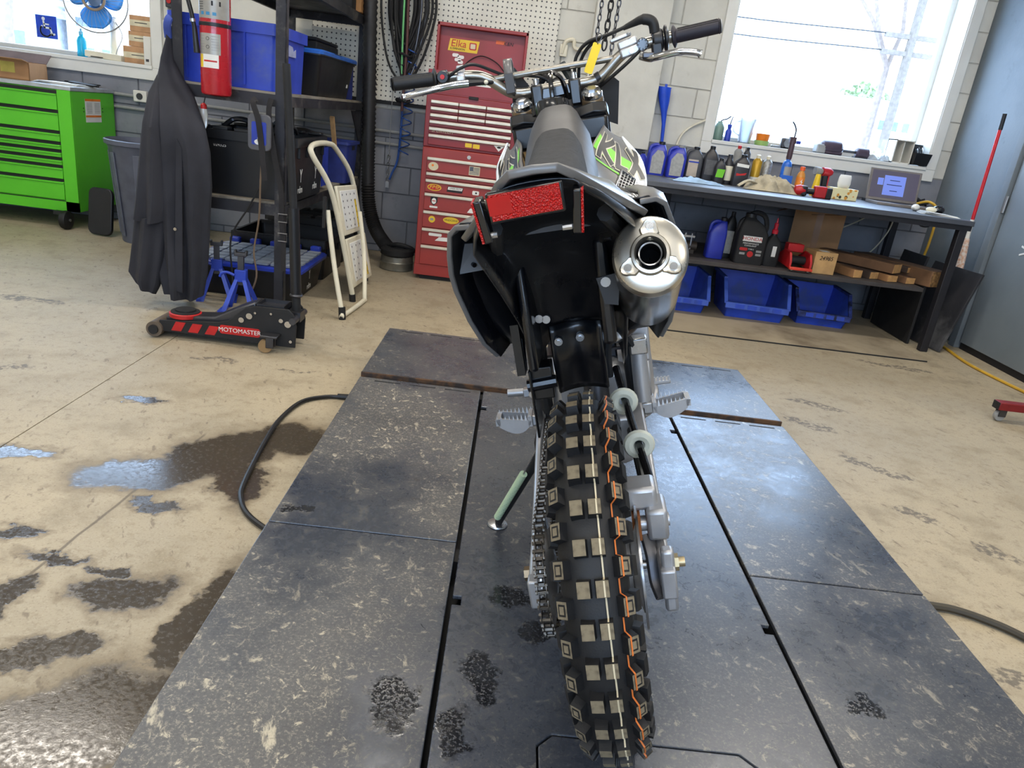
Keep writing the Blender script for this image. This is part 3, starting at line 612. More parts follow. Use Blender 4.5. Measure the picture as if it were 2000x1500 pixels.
# ------------------------------------------------------------------ shelving unit standing end-on
SHF = pm('shelf_steel', C(46, 46, 52), .5, .3, .15, grime=C(96, 92, 88)); SHW = pm('shelf_board', C(150, 142, 128), .7, var=.15, scale=5, grime=C(100, 94, 84))
sx0, sx1, sy0, sy1 = -1.93, -1.32, 4.28, 6.32
un = thing('shelving_unit', 'dark steel garage shelving unit standing end-on to the wall', 'shelving', (-1.6, 5.3, 0))
def U(m, nm, mt, **k): return m.build(nm, mt, un, loc=(1.6, -5.3, 0), **k)
for x, y in ((sx0, sy0), (sx1, sy0), (sx0, sy1), (sx1, sy1)):
    s_ = 1 if x == sx0 else -1
    U(MB().b2(x, x+s_*.055, y, y+.006, 0, 2.6).b2(x, x+s_*.006, y, y+.05, 0, 2.6), 'post', SHF)
for z in (.64, 1.235, 1.86):
    U(MB().b2(sx0+.01, sx1-.01, sy0+.01, sy1, z-.02, z), 'shelf_board', SHW if z < 1.5 else SHF)
    for a, b in (((sx0, sx1), (sy0-.004, sy0+.02)), ((sx0, sx1), (sy1-.02, sy1))):
        U(MB().b2(a[0], a[1], b[0], b[1], z-.075, z-.012), 'cross_beam', SHF)
    for x in (sx0, sx1): U(MB().b2(x-.004, x+.02 if x == sx0 else x+.004, sy0, sy1, z-.07, z-.015) if x == sx0 else MB().b2(x-.02, x+.006, sy0, sy1, z-.07, z-.015), 'side_beam', SHF)
U(MB().prism([(0, 0), (.35, 0), (.0, .28)], .006, T(sx1-.01, sy1-.02, 1.16) @ mrot(90, 0, -90) @ mrot(180, 0, 0)), 'gusset', SHF)

def tote(nm, label, loc, w, d, h, mat, lidm=None, taper=.92, rim=.02, cat='tote', th=.006):
    t = thing(nm, label, cat, loc)
    def ring(k, z, o=0): return [Vector((x, y, z)) for x, y in rrect(w*k-2*o, d*k-2*o, .03)]
    MB().loft([ring(taper, 0), ring(1, h), ring(1, h, th), ring(taper, th, th)], True, True).build('body', mat, t)
    MB().loft([ring(1, h-rim, -.001), ring(1, h-rim, -.014), ring(1, h, -.014), ring(1, h, 0)], True, False).build('rim', mat, t)
    if lidm:
        MB().loft([ring(1, h-.012, -.016), ring(1, h+.006, -.018), ring(1, h+.016, -.008), ring(1, h+.012, .02)], True, True).build('lid', lidm, t)
    return t
BT = pm('blue_tote', C(44, 72, 196), .45, var=.1, scale=6, grime=C(70, 88, 170))
t = tote('storage_tote', 'large open blue plastic tote on the middle shelf behind the extinguisher', (-1.69, 4.65, 1.236), .58, .58, .345, BT, None, .96, .06)
for dx in (-.2, .0, .12): MB().b2(dx-.006, dx+.006, -.300, -.286, .02, .29).build('rib', BT, t)
for dy in (-.26, -.15, -.04, .07, .18, .26): MB().b2(.286, .302, dy-.004, dy+.004, .285, .335).build('rib', BT, t)
MB().prism([(-.07, 0), (.07, 0), (.07, .045), (.03, .03), (.0, .055), (-.06, .06)], .004, T(.2915, .0, .2) @ mrot(90, 0, 90)).build('hand_hole', pm('pale_opening', C(158, 164, 200), .7), t)
for i, (dx, s) in enumerate(((-.02, .03), (.07, .04), (.14, .03))):
    o = tag(MB().lathe([(s*.6, 0), (s*.6, .03), (s*.3, .032), (s*.35, .06+.01*i), (s*.1, .062)], 12).build('spare_part', BLACKM), ('stubby', 'tallest', 'small cylindrical')[i]+' black machine part poking above the blue tote', 'part', 'black parts in the blue tote'); o.location = (-1.69+dx, 4.78, 1.50)
t = tote('storage_tote', 'black tote with bright blue lid at the back of the middle shelf', (-1.63, 5.62, 1.236), .56, 1.0, .27, BLACK, pm('blue_lid', C(44, 108, 206), .4), .86)
lb = MB().b2(.252, .256, .34, .375, .08, .21).build('side_label', PAPER, t); MB().b2(.2555, .2565, .342, .373, .2, .225).build('print', BLUE, lb)
MB().box((.285, -.1, .27), (.02, .2, .03)).build('latch', BLACK, t, bevel=.006)
o = thing('tool_case', 'flat black case lying on the blue lidded tote', 'case', (-1.66, 5.72, 1.526)); MB().b2(-.2, .2, -.3, .3, 0, .06).build('base', BLACKM, o, bevel=.01); MB().b2(-.2, .2, -.3, .3, .062, .085).build('lid', BLACKM, o, bevel=.01)
o = thing('blue_container', 'narrow dark blue container behind the blue lidded tote', 'container', (-1.45, 6.22, 1.236)); MB().lathe([(.06, 0), (.065, .01), (.065, .26), (.05, .28)], 4).build('body', pm('navy', C(34, 46, 110), .5), o)
# big black crates on the low shelf
NAV = pm('navy_bin', C(38, 52, 128), .45)
def crate(label, loc, w, d, h, lid=False):
    t = tote('lidded_crate', label, loc, w, d, h, BLACK, None, .94, .05, 'crate')
    for i in range(5):
        x = -w/2+w*(i+.5)/5
        MB().box((x, -d/2+.02, h+.008), (w/7, .07, .02)).build('lid_tab', BLACK, t, bevel=.005)
        MB().box((x, d/2-.02, h+.008), (w/7, .07, .02)).build('lid_tab', BLACK, t, bevel=.005)
    for i in range(4):
        y = -d/2+d*(i+.5)/4; MB().box((w/2+.002, y, h-.06), (.018, .02, .11)).build('rib', BLACK, t, bevel=.003)
    return t
t = crate('big black crate numbered in white on the low shelf beside the jacket', (-1.58, 4.68, .641), .6, .68, .36)
txt('024325', .026, (-.13, -.335, .275), FRONT, PAPER, t, sx=.95)
def logo(parent, x, y, z, rot, k=1, small='rdim'):
    a = txt('Y', .11*k, (x, y, z+.02), rot, PAPER, parent, 'logo', .75, shear=.15); return a
SIDE = (PI/2, 0, PI/2)
for yy in (-.2, .12): 
    logo(t, .297, yy, .12, SIDE); txt('rdm', .06, (.2935, yy, .062), SIDE, PAPER, t)
for i, (dx, dy, a) in enumerate(((-.15, .05, 20), (.05, .1, -30), (.18, -.1, 60))):
    o = thing('hose_scrap', ('looped', 'twisted', 'short thick')[i]+' greasy hose piece heaped in the big black crate', 'hose', (-1.58+dx, 4.68+dy, 1.0), group='greasy hoses in the crate')
    MB().tube(smooth_path([(-.1, 0, 0), (-.04, .03, .045), (.03, -.02, .05), (.1, .02, .01)], 5), .016-.003*i, 8).build('hose', DSTEEL if i == 0 else BLACKM, o, rot=(0, 0, R(a)))
t = thing('round_bucket', 'black round bucket of greasy parts behind the big black crate', 'bucket', (-1.52, 5.3, .641))
MB().lathe([(.13, 0), (.165, .33), (.175, .335), (.165, .345), (.155, .33), (.12, .02)], 24).build('body', BLACK, t); MB().lathe([(.154, .3), (.11, .36), (.03, .38)], 14).build('contents', DSTEEL, t)
o = MB().box((-1.36, 5.55, 1.0), (.03, .02, .25), mrot(28, 0, 0)).build('wood_stick', pm('raw_pine', C(196, 158, 112), .7)); tag(o, 'short pale wooden stick leaning in the navy bin', 'wood stick')
t = tote('navy_bin', 'navy blue tall bin at the far end of the low shelf', (-1.42, 5.82, .641), .3, .34, .3, NAV, None, .9)
MB().b2(.148, .152, -.04, .04, .24, .27).build('hand_hole', BLACKM, t)
o = MB().b2(-1.315, -1.309, 5.06, 5.22, .67, .92).build('plastic_sheet', BLUE, bevel=.002); tag(o, 'flat bright blue plastic sheet between the crate and the bucket', 'panel')
# floor level
t = tote('storage_tote', 'black floor tote with dusty blue gridded lid and white logo', (-1.62, 4.78, 0), .68, .62, .2, BLACK, BLUE, .9)
DUST = pm('dusty_blue', C(150, 158, 170), .75, var=.12)
cell = MB().prism(rrect(.082, .082, .012, 2), .012).build('lid_tile', DUST, t); first = True
for i in range(7):
    for j in range(6):
        M = T(-.285+i*.095, -.24+j*.096, .215)
        if first: cell.matrix_local = M; first = False
        else: inst(cell, t, M)
for i in range(5): MB().box((-.28+.14*i, .3, .235), (.07, .05, .045)).build('lid_lug', BLUE, t, bevel=.01)
logo(t, .335, -.05, .115, SIDE, .8); txt('rdm', .055, (.332, -.05, .06), SIDE, PAPER, t)
t = crate('open black folding crate behind the blue lidded floor tote', (-1.62, 5.45, 0), .66, .6, .28)
for o in [c for c in t.children if c.name.startswith('lid_tab')]: o.scale = (1, .5, .6); 
for m_, yy in (('rim_bar', -.29), ('rim_bar', .29)): MB().b2(-.33, .33, yy-.012, yy+.012, .26, .285).build('rim_bar', BLACK, t)
t = crate('lower black crate at the wall end under the shelving', (-1.62, 6.02, 0), .62, .42, .33)
# jack stands
JB = pm('jack_blue', C(42, 70, 186), .42, var=.1)
def jack_stand(label, loc, rz):
    j = thing('jack_stand', label, 'jack stand', loc, (0, 0, rz), 'blue jack stands')
    for sx in (-1, 1):
        for sy in (-1, 1): MB().loft([[Vector((sx*(.10+a), sy*(.085+b), 0)) for a, b in ((-.028, -.02), (.0, -.02), (.0, .0), (-.028, 0))], [Vector((sx*(.03+a), sy*(.025+b), .2)) for a, b in ((-.02, -.01), (.0, -.01), (.0, .0), (-.02, 0))]]).build('leg', JB, j)
    for sx in (-1, 1): MB().b2(sx*.1-.014, sx*.1+.014, -.085, .085, 0, .014).build('foot_rail', JB, j)
    MB().b2(-.032, .032, -.027, .027, .18, .25).build('collar', JB, j, bevel=.004)
    MB().b2(-.016, .016, -.014, .014, .16, .335).build('ratchet_bar', DSTEEL, j)
    MB().box((0, 0, .34), (.07, .035, .02)).box((-.03, 0, .352), (.012, .035, .02)).box((.03, 0, .352), (.012, .035, .02)).build('saddle', DSTEEL, j, bevel=.003)
    MB().tube(smooth_path([(-.03, -.03, .22), (-.07, -.035, .235), (-.1, -.035, .225), (-.11, -.035, .205)], 4), .008, 8).build('handle', JB, j)
    return j
jack_stand('blue jack stand beside the hanging jacket', (-1.75, 4.37, 0), .3); jack_stand('blue jack stand in front of the floor tote between the shelf posts', (-1.53, 4.17, 0), .1)
# straps and cords hanging off the shelf post
STR = pm('webbing', C(40, 38, 40), .85, bump=.3, bscale=500)
def ribbon(P, w, th=.003):
    P = smooth_path(P, 5); mb = MB(); rings = []
    for i, p in enumerate(P):
        d = (P[min(i+1, len(P)-1)]-P[max(i-1, 0)]).normalized(); a = d.cross(Vector((0, 1, 0))).normalized(); b = a.cross(d)
        rings.append([p+a*w/2+b*th, p-a*w/2+b*th, p-a*w/2-b*th, p+a*w/2-b*th])
    return mb.loft(rings)
o = thing('ratchet_strap', 'dark webbing strap with metal buckles hanging along the shelf post', 'strap', (-1.36, 4.24, .62))
ribbon([(-.02, -.01, .58), (-.03, -.02, .5), (.0, -.025, .3), (.04, -.02, .1), (.045, -.02, -.05), (.055, -.02, -.2), (.06, -.02, -.36)], .028).build('webbing', STR, o)
for z in (-.03, -.14): MB().tube([(.03, -.03, z), (.08, -.03, z), (.08, -.03, z-.045), (.03, -.03, z-.045)], .004, 6, closed=True).build('buckle', STEEL, o)
for i, (x0_, pts) in enumerate(((-1.45, [(0, 0, .12), (-.06, -.01, 0), (-.16, -.01, -.18), (-.16, -.01, -.38), (-.15, -.01, -.52)]), (-1.42, [(0, 0, .5), (-.02, -.01, .2), (-.03, -.01, -.05), (-.06, -.01, -.25), (-.045, -.01, -.4), (-.1, -.01, -.55)]))):
    o = thing('hanging_cord', ('black cord drooping from the low shelf toward the jack stand', 'thin tan cord hanging down in front of the crates')[i], 'cord', (x0_, 4.25, .6))
    MB().tube(smooth_path(pts, 6), .0055, 6).build('cord', BLACKM if i == 0 else pm('tan_cord', C(120, 100, 80), .7), o)
o = thing('hang_tag_pack', 'grey and blue strap package hung on the shelf post', 'package', (-1.43, 4.2, 1.02))
MB().prism(rrect(.125, .19, .025), .02, T(0, 0, 0) @ mrot(90)).build('card', pm('pack_grey', C(92, 92, 98), .5), o, bevel=.004)
decal(o, rrect(.08, .12, .008), 0, -.005, -.021, BLUE, 'print'); decal(o, [(-.008, -.04), (.008, -.04), (.006, .01), (-.006, .01)], 0, -.005, -.022, PAPER, 'print'); decal(o, oval(.05, .03), 0, -.05, -.022, PAPER, 'print')
ribbon([(-.02, .0, .17), (-.03, -.026, .15), (.0, -.03, .06), (.02, -.03, -.1), (.035, -.03, -.25)], .03).build('strap', STR, o)
# fire extinguisher
fe = thing('fire_extinguisher', 'red fire extinguisher with silver label strapped to the shelf end', 'fire extinguisher', (-1.66, 4.185, 1.18))
MB().lathe([(.06, 0), (.073, .006), (.077, .02), (.077, .52), (.07, .56), (.04, .6), (.02, .61)], 32).build('cylinder', pm('extinguisher_red', C(178, 28, 40), .28, var=.04, coat=.3), fe)
def wrap(a0, a1, z0, z1, r): return lambda u, v: Vector((r*math.sin(R(a0+(a1-a0)*u)), -r*math.cos(R(a0+(a1-a0)*u)), z0+(z1-z0)*v))
SLV = pm('silver_label', C(168, 166, 160), .4, .3)
MB().grid(wrap(-85, 85, .37, .52, .0776), 14, 1).build('label_wrap', SLV, fe); lb = MB().grid(wrap(-50, 40, .2, .3, .0776), 10, 1).build('label_wrap', SLV, fe)
MB().grid(wrap(-48, 32, .135, .2, .0778), 10, 1).build('inspection_tag', PAPER, fe); MB().grid(wrap(-48, -30, .136, .199, .078), 3, 1).build('print', YELLOW, fe); MB().grid(wrap(-26, 26, .164, .172, .078), 6, 1).build('print', INKR, fe)
for a in (-36, -12, 12): MB().grid(wrap(a, a+14, .385, .4, .078), 2, 1).build('print', pm('pictogram_blue', C(60, 140, 190), .5), fe)
for k in range(6): MB().grid(wrap(-45, -22, .22+.013*k, .223+.013*k, .078), 3, 1).build('print', GREYP, fe); MB().grid(wrap(6, 34, .22+.013*k, .223+.013*k, .078), 3, 1).build('print', GREYP, fe)
for k in range(9): MB().grid(wrap(-46, -24, .41+.011*k, .413+.011*k, .078), 3, 1).build('print', DSTEEL, fe)
for a, z in ((5, .47), (34, .465), (8, .43), (36, .43)): MB().grid(wrap(a, a+7, z, z+.022, .078), 2, 1).build('print', INK, fe)
for z in (.235, .275): MB().tube([Vector((.0785*math.sin(R(-8+6*math.cos(t))), -.0785*math.cos(R(-8+6*math.cos(t))), z+.008*math.sin(t))) for t in [2*PI*i/12 for i in range(12)]], .0008, 4, closed=True).build('print', INK, fe)
MB().lathe([(.0785, .335), (.0795, .336), (.0795, .352), (.0785, .353)], 32, caps=False).build('strap_band', BLACK, fe)
MB().tube(smooth_path([(-.06, -.04, .62), (-.12, -.05, .5), (-.10, -.05, .38), (-.085, -.05, .3), (-.08, -.05, .22)], 6), .011, 10).build('discharge_hose', BLACK, fe); MB().cyl((-.0965, -.05, .36), (-.0945, -.05, .345), .014, n=10).build('ferrule', STEEL, fe)
MB().cyl((-.088, -.05, .32), (-.078, -.05, .2), .012, .016, 10).build('nozzle', BLACK, fe); MB().b2(-.03, .05, -.02, .02, .61, .65).build('valve', STEEL, fe, bevel=.005)
# top shelf clutter
for i, (x, y, s, m_, lb, nm) in enumerate(((-1.55, 5.55, .09, BLUE, 'blue carton on the upper shelf', 'carton'), (-1.46, 5.8, .05, DSTEEL, 'grey casting on the upper shelf edge', 'metal casting'), (-1.42, 6.0, .07, BLACKM, 'black oily part hanging off the upper shelf', 'machine part'), (-1.42, 6.2, .1, pm('wood_block', C(176, 128, 78), .7), 'tan wooden crate on the upper shelf by the hose', 'wooden crate'))):
    o = thing(nm.replace(' ', '_'), lb, nm, (x, y, 1.861)); MB().b2(-s, s, -s, s, 0, s*2.2).build('body', m_, o, bevel=.008); MB().b2(-s*.8, s*.8, -s*.8, s*.8, s*2.2, s*2.3).build('top_plate', m_, o)
o = thing('wall_bracket', 'small cream metal clamp bracket on the white blocks behind the handlebar', 'bracket', (.34, 6.49, 1.84))
MB().tube(smooth_path([(-.1, -.02, -.05), (-.08, -.03, .04), (-.02, -.03, .06), (.0, -.03, 0), (.1, -.03, .0)], 4), .016, 8).build('arm', CREAM, o); MB().b2(-.12, -.06, -.03, .0, -.07, .02).build('plate', CREAM, o, bevel=.004)
o = thing('marker_bulb', 'small clear plastic lamp with a red top hanging under the middle shelf', 'lamp', (-1.745, 4.22, 1.0))
MB().lathe([(.008, 0), (.018, .02), (.02, .08), (.016, .11)], 14).build('lens', NT('clear_lens').set(C(224, 224, 222), .2, trans=.4), o); MB().lathe([(.017, .105), (.016, .125), (.006, .135)], 14).build('cap', INKR, o); MB().tube([(0, 0, .13), (.01, .0, .17)], .003, 5).build('hanger', BLACKM, o)
# ------------------------------------------------------------------ jacket on the shelf post
JK = pm('jacket_cloth', C(44, 45, 53), .88, var=.14, scale=4, bump=.25, bscale=420)
jk = thing('work_jacket', 'dark grey work jacket hanging on the shelf post', 'jacket', (-1.88, 4.14, 0))
def drape(levels, ph, amp, nf, n=36):
    rings = []
    for (z, a, b, d, yc) in levels:
        cx, hw = (a+b)/2+1.88, (b-a)/2; ring = []
        for j in range(n):
            t = 2*PI*j/n; k = 1+amp*(1.45-z)*math.sin(nf*t+ph+2.2*z)+.4*amp*math.sin(3*t+5*z+ph)
            ring.append(Vector((cx+hw*math.cos(t)*(1+.15*(k-1)), yc+d*math.sin(t)*k, z+.012*math.sin(2*t+ph)-(.045*math.cos(t) if z < .2 and ph > 2 else 0))))
        rings.append(ring)
    return MB().loft(rings)
body = drape([(1.5, -1.965, -1.94, .02, .17), (1.42, -1.97, -1.935, .04, .165), (1.33, -1.985, -1.925, .06, .14), (1.25, -1.99, -1.88, .07, .1), (1.15, -1.99, -1.78, .08, .03), (1.0, -1.99, -1.70, .095, -.02), (.88, -2.0, -1.672, .10, -.02), (.7, -2.0, -1.67, .10, -.02), (.55, -2.0, -1.685, .10, -.02), (.38, -1.985, -1.70, .10, -.02), (.2, -1.97, -1.72, .095, -.02), (.07, -1.945, -1.745, .09, -.02)], .4, .3, 7).build('body', JK, jk)
drape([(1.24, -1.985, -1.93, .05, .08), (1.15, -1.995, -1.89, .07, .0), (1.0, -2.01, -1.87, .085, -.05), (.8, -2.035, -1.86, .095, -.06), (.56, -2.065, -1.865, .10, -.07), (.5, -2.075, -1.875, .10, -.07)], 1.5, .24, 6).build('sleeve_upper', JK, jk)
drape([(.52, -2.07, -1.88, .09, -.06), (.4, -2.085, -1.9, .09, -.06), (.25, -2.11, -1.93, .085, -.06), (.16, -2.12, -1.96, .08, -.06), (.105, -2.09, -1.99, .06, -.06)], 2.5, .2, 5).build('sleeve_lower', JK, jk)
MB().tube(smooth_path([(-.075, .15, 1.44), (-.07, .13, 1.5), (-.06, .14, 1.54), (-.055, .18, 1.53)], 4), .02, 8, flat=.5).build('collar', pm('jacket_lining', C(60, 80, 160), .8), jk)
MB().cyl((.05, -.135, .47), (.05, -.12, .47), .009, n=12).build('snap', CHROME, jk)
MB().xz([(.03, .12), (.075, .11), (.10, .9), (.07, .95)], -.128, -.118).build('placket', JK, jk, bevel=.003)

# ------------------------------------------------------------------ floor jack
fj = thing('floor_jack', 'low black trolley jack with red stripes and upright handle on the concrete', 'floor jack', (-1.4, 3.63, 0))
side = [(-.32, .035), (.02, .032), (.09, .026), (.37, .026), (.375, .14), (.36, .2), (.335, .225), (.17, .222), (.12, .21), (.03, .13), (-.02, .115), (-.32, .09)]
for y in (-.075, .085):
    p = MB().xz(side, y-.006, y+.006).build('side_plate', BLACKM, fj, bevel=.002)
for k in range(3): decal(fj, [(-.045, -.024), (.005, -.024), (.03, .024), (-.02, .024)], -.215+k*.085, .068, -.0815, INKR, 'red_stripe')
decal(fj, rrect(.205, .045, .012), .09, .082, -.0815, pm('jack_red', C(200, 34, 36), .4), 'badge', th=.002); txt('MOTOMASTER', .032, (.09, -.0865, .082), FRONT, PAPER, fj, sx=1.02)
MB().b2(-.3, .1, -.07, .08, .03, .045).build('bottom_pan', BLACKM, fj)
MB().loft([[Vector((x, y, z)) for y, z in ((-.05, z0), (.06, z0), (.06, z1), (-.05, z1))] for x, z0, z1 in ((-.3, .06, .105), (-.05, .07, .13), (.08, .1, .2), (.16, .13, .235))]).build('lift_arm', DSTEEL, fj, bevel=.008)
s_ = MB().lathe([(.065, .11), (.07, .115), (.07, .13), (.05, .132), (.05, .14), (.0, .141)], 24, T(-.22, 0, 0)).build('saddle', BLACKM, fj); MB().lathe([(.071, .1), (.078, .104), (.078, .122), (.071, .126)], 24, T(-.22, 0, 0), caps=False).build('saddle_ring', INKR, s_)
tray = MB().b2(.17, .3, -.05, .06, .205, .212); tray.b2(.17, .3, -.055, -.05, .205, .23); tray.b2(.17, .3, .06, .065, .205, .23); tray.b2(.165, .17, -.055, .065, .205, .23); tray.b2(.3, .305, -.055, .065, .205, .23); tray.build('tray', DSTEEL, fj)
MB().cyl((-.34, -.1, .045), (-.34, .11, .045), .04, n=22).build('front_roller', pm('worn_roller', C(110, 98, 86), .5, .3), fj); MB().cyl((-.34, -.112, .045), (-.34, -.099, .045), .024, n=14).build('roller_cap', BLACKM, fj)
for y in (-.125, .115):
    c_ = MB().lathe([(.01, -.014), (.034, -.014), (.036, 0), (.034, .014), (.01, .014)], 18, T(.235, y, .036) @ mrot(90)).build('caster', pm('tan_caster'+str(y), C(150, 122, 84), .5), fj)
    MB().b2(.24, .28, y-.02, y-.014, .03, .085).b2(.24, .28, y+.014, y+.02, .03, .085).b2(.215, .3, y-.03, y+.04, .085, .097).build('caster_bracket', DSTEEL, c_, bevel=.003)
for x, z, r in ((.1, .145, .014), (.14, .17, .016), (.3, .165, .011), (.335, .15, .017), (.35, .06, .008), (.17, .19, .006), (.25, .195, .006)): MB().cyl((x, -.092, z), (x, -.078, z), r, n=14).build('bolt', CHROME, fj)
MB().cyl((.36, -.1, .17), (.36, .11, .17), .018, n=12).b2(.31, .38, -.03, .05, .15, .2).build('handle_yoke', DSTEEL, fj)
hd = MB().tube([(.35, .01, .17), (.345, .01, .3)], .022, 14).build('handle', BLACKM, fj); MB().tube([(.345, .01, .28), (.325, .01, .72)], .027, 14).build('handle_sleeve', BLACK, hd); MB().tube([(.326, .01, .7), (.28, .01, 1.37)], .0185, 14).build('handle_tube', BLACKM, hd)
MB().lathe([(.03, 0), (.034, .006), (.03, .014)], 16, T(.346, .01, .275)).build('collar', DSTEEL, hd)

# ------------------------------------------------------------------ folding step ladder
la = thing('step_ladder', 'cream folding two-step ladder standing beside the shelving', 'ladder', (-1.05, 4.75, 0))
LO2 = Vector((1.05, -4.75, 0))
def V(P): return [Vector(p)+LO2 for p in P]
MB().tube(smooth_path(V([(-.985, 4.69, .03), (-1.05, 4.62, .4), (-1.12, 4.55, .72), (-1.2, 4.43, .91), (-1.22, 4.46, .96), (-1.22, 4.62, .975), (-1.22, 4.86, .965), (-1.2, 4.98, .93), (-1.13, 5.17, .74), (-1.08, 5.24, .4), (-1.03, 5.32, .03)]), 6), .0165, 12).build('front_frame', CREAM, la)
MB().tube(smooth_path(V([(-1.09, 4.37, .62), (-1.02, 4.3, .3), (-.955, 4.25, .05), (-.95, 4.27, .02), (-.91, 4.66, .02), (-.91, 4.7, .05), (-.96, 4.86, .3), (-1.02, 4.95, .55)]), 6), .0145, 12).build('rear_frame', CREAM, la)
for (p0, p1) in (((-.985, 4.69, 0), (-.99, 4.685, .05)), ((-1.03, 5.32, 0), (-1.035, 5.315, .05)), ((-.95, 4.25, .0), (-.957, 4.257, .075))): MB().cyl(V([p0])[0], V([p1])[0], .021, n=12).build('rubber_foot', BLACKM, la)
def step(q, name='step'):
    a, b, c, d = [Vector(p)+LO2 for p in q]; n = (b-a).cross(d-a).normalized()
    s0 = MB().loft([[a, b, c, d], [a+n*.02, b+n*.02, c+n*.02, d+n*.02]]).build(name, CREAM, la, bevel=.008)
    def P(u, v): return a+(b-a)*u+(d-a)*v+((c-b)-(d-a))*u*v
    MB().loft([[P(u, v)+n*k for u, v in ((.1, .1), (.9, .1), (.9, .9), (.1, .9))] for k in (.017, .0235)]).build('tread_pad', PAPER, s0, bevel=.004)
    MB().loft([[P(u, v)+n*k for u, v in ((.72, .1), (.8, .1), (.8, .7), (.72, .7))] for k in (.02, .0245)]).build('print', YELLOW, s0)
    mb = MB()
    for i in range(6):
        for j in range(4):
            p = P(.16+.2*j, .17+.13*i); mb.cyl(p+n*.02, p+n*.0252, .0065, n=8)
    mb.build('hole', DSTEEL, s0, label='dark drain holes')
step([(-1.06, 4.63, .43), (-1.06, 5.20, .39), (-1.11, 5.14, .70), (-1.11, 4.57, .74)]); step([(-.995, 4.69, .09), (-.995, 5.28, .05), (-1.05, 5.22, .37), (-1.05, 4.64, .41)])
MB().b2(-.06, -.045, -.42, -.39, .52, .70).build('side_latch', BLACKM, la)

# ------------------------------------------------------------------ exhaust hose and its floor fitting
ho = thing('exhaust_hose', 'black corrugated exhaust hose hanging down the wall beside the shelving', 'hose', (-1.2, 6.2, 0))
P = smooth_path([(x+1.2, y-6.2, z) for x, y, z in ((-1.27, 6.25, 2.9), (-1.275, 6.22, 2.3), (-1.27, 6.2, 1.9), (-1.25, 6.2, 1.4), (-1.235, 6.2, 1.0), (-1.225, 6.2, .7), (-1.2, 6.18, .45), (-1.13, 6.12, .27), (-1.03, 6.02, .17), (-.96, 5.95, .13))], 22)
MB().tube(P, [(.058 if i % 2 else .048) for i in range(len(P))], 14).build('corrugated_tube', pm('hose_black', C(34, 33, 34), .55), ho, ang=80)
bk = thing('exhaust_adapter', 'dented metal exhaust adapter with black collar at the hose end', 'adapter', (-.89, 5.86, 0))
MB().lathe([(.115, 0), (.125, .005), (.125, .05), (.128, .055), (.128, .065), (.124, .07), (.122, .12), (.11, .125), (.05, .12)], 26, sx=1.05).build('metal_can', pm('galvanised', C(150, 148, 138), .42, .7, .15, scale=14), bk)
MB().lathe([(.122, .11), (.135, .125), (.135, .16), (.11, .175), (.04, .17)], 22).build('rubber_collar', BLACKM, bk)
MB().tube(smooth_path([(-.1, .06, .16), (.0, -.02, .2), (.1, .0, .18), (.13, .04, .15)], 4), .018, 8).build('clamp_strap', BLACKM, bk)

# ------------------------------------------------------------------ cables and air hoses hung on the pegboard
cb = thing('cable_bundle', 'thick bundle of looped black cables hung on the pegboard', 'cables', (-1.0, 6.42, 1.9))
rr = random.Random(4)
for i in range(17):
    w_ = rr.uniform(.05, .2); c_ = rr.uniform(-.04, .06); b_ = rr.uniform(-.5, -.1); y_ = -.015-.005*i
    MB().tube(smooth_path([(c_+.02, y_, .5), (c_-w_*.8, y_, .3), (c_-w_, y_, .05), (c_-w_*.6, y_, b_*.7), (c_*.3, y_-.01, b_), (c_+w_*.5, y_, b_*.6), (c_+w_, y_, .05), (c_+w_*.7, y_, .3), (c_+.02, y_, .5)], 6), rr.choice((.009, .011, .014)), 7).build('cable_loop', rr.choice((BLACKM, BLACKM, RUBBER, DSTEEL)), cb)
MB().tube(smooth_path([(-.05, -.09, .5), (-.035, -.1, .2), (-.03, -.1, -.1), (-.02, -.1, -.45)], 5), .008, 7).build('green_cord', pm('green_cord', C(110, 190, 120), .6), cb)
MB().tube(smooth_path([(.0, -.1, .5), (.0, -.11, .1), (.01, -.11, -.25), (.0, -.1, -.7)], 5), .011, 7).build('brown_cord', pm('brown_cord', C(88, 50, 46), .6), cb)
for z in (-.28, -.62): MB().tube([(.09*math.cos(t)*.6, -.075+.05*math.sin(t), z+.01*math.sin(2*t)) for t in [2*PI*i/14 for i in range(14)]], .01, 6, closed=True).build('tie', BLACKM, cb)
AIR = pm('air_hose_blue', C(40, 84, 160), .35)
ah = thing('coil_air_hose', 'blue coiled air hose hanging below the cable bundle', 'hose', (-.95, 6.4, 1.3))
MB().tube([(.042*math.cos(t)-.02*(t/60), -.03+.042*math.sin(t), .42-.0072*t*1.9) for t in [i*.42 for i in range(150)]], .0055, 6).build('coil', AIR, ah)
MB().tube(smooth_path([(-.05, .01, .3), (-.06, .01, 0), (-.06, .0, -.3), (-.075, .01, -.5), (-.11, 0, -.6), (-.13, 0, -.66)], 5), .0095, 8).build('straight_hose', AIR, ah)
hk = thing('hook_chain', 'thin cord with steel chain and hook hanging by the blue air hose', 'chain', (-1.1, 6.42, .95))
MB().tube([(0, 0, .5), (.0, 0, -.1)], .003, 5).build('cord', GREYP, hk)
for k in range(8): MB().tube([(.012*math.cos(t) if k % 2 else 0, 0 if k % 2 else .012*math.cos(t), -.1-.03*k+.02*math.sin(t)) for t in [2*PI*i/10 for i in range(10)]], .003, 5, closed=True).build('link', STEEL, hk)
MB().b2(-.014, .014, -.006, .006, -.38, -.33).build('tag_plate', STEEL, hk)

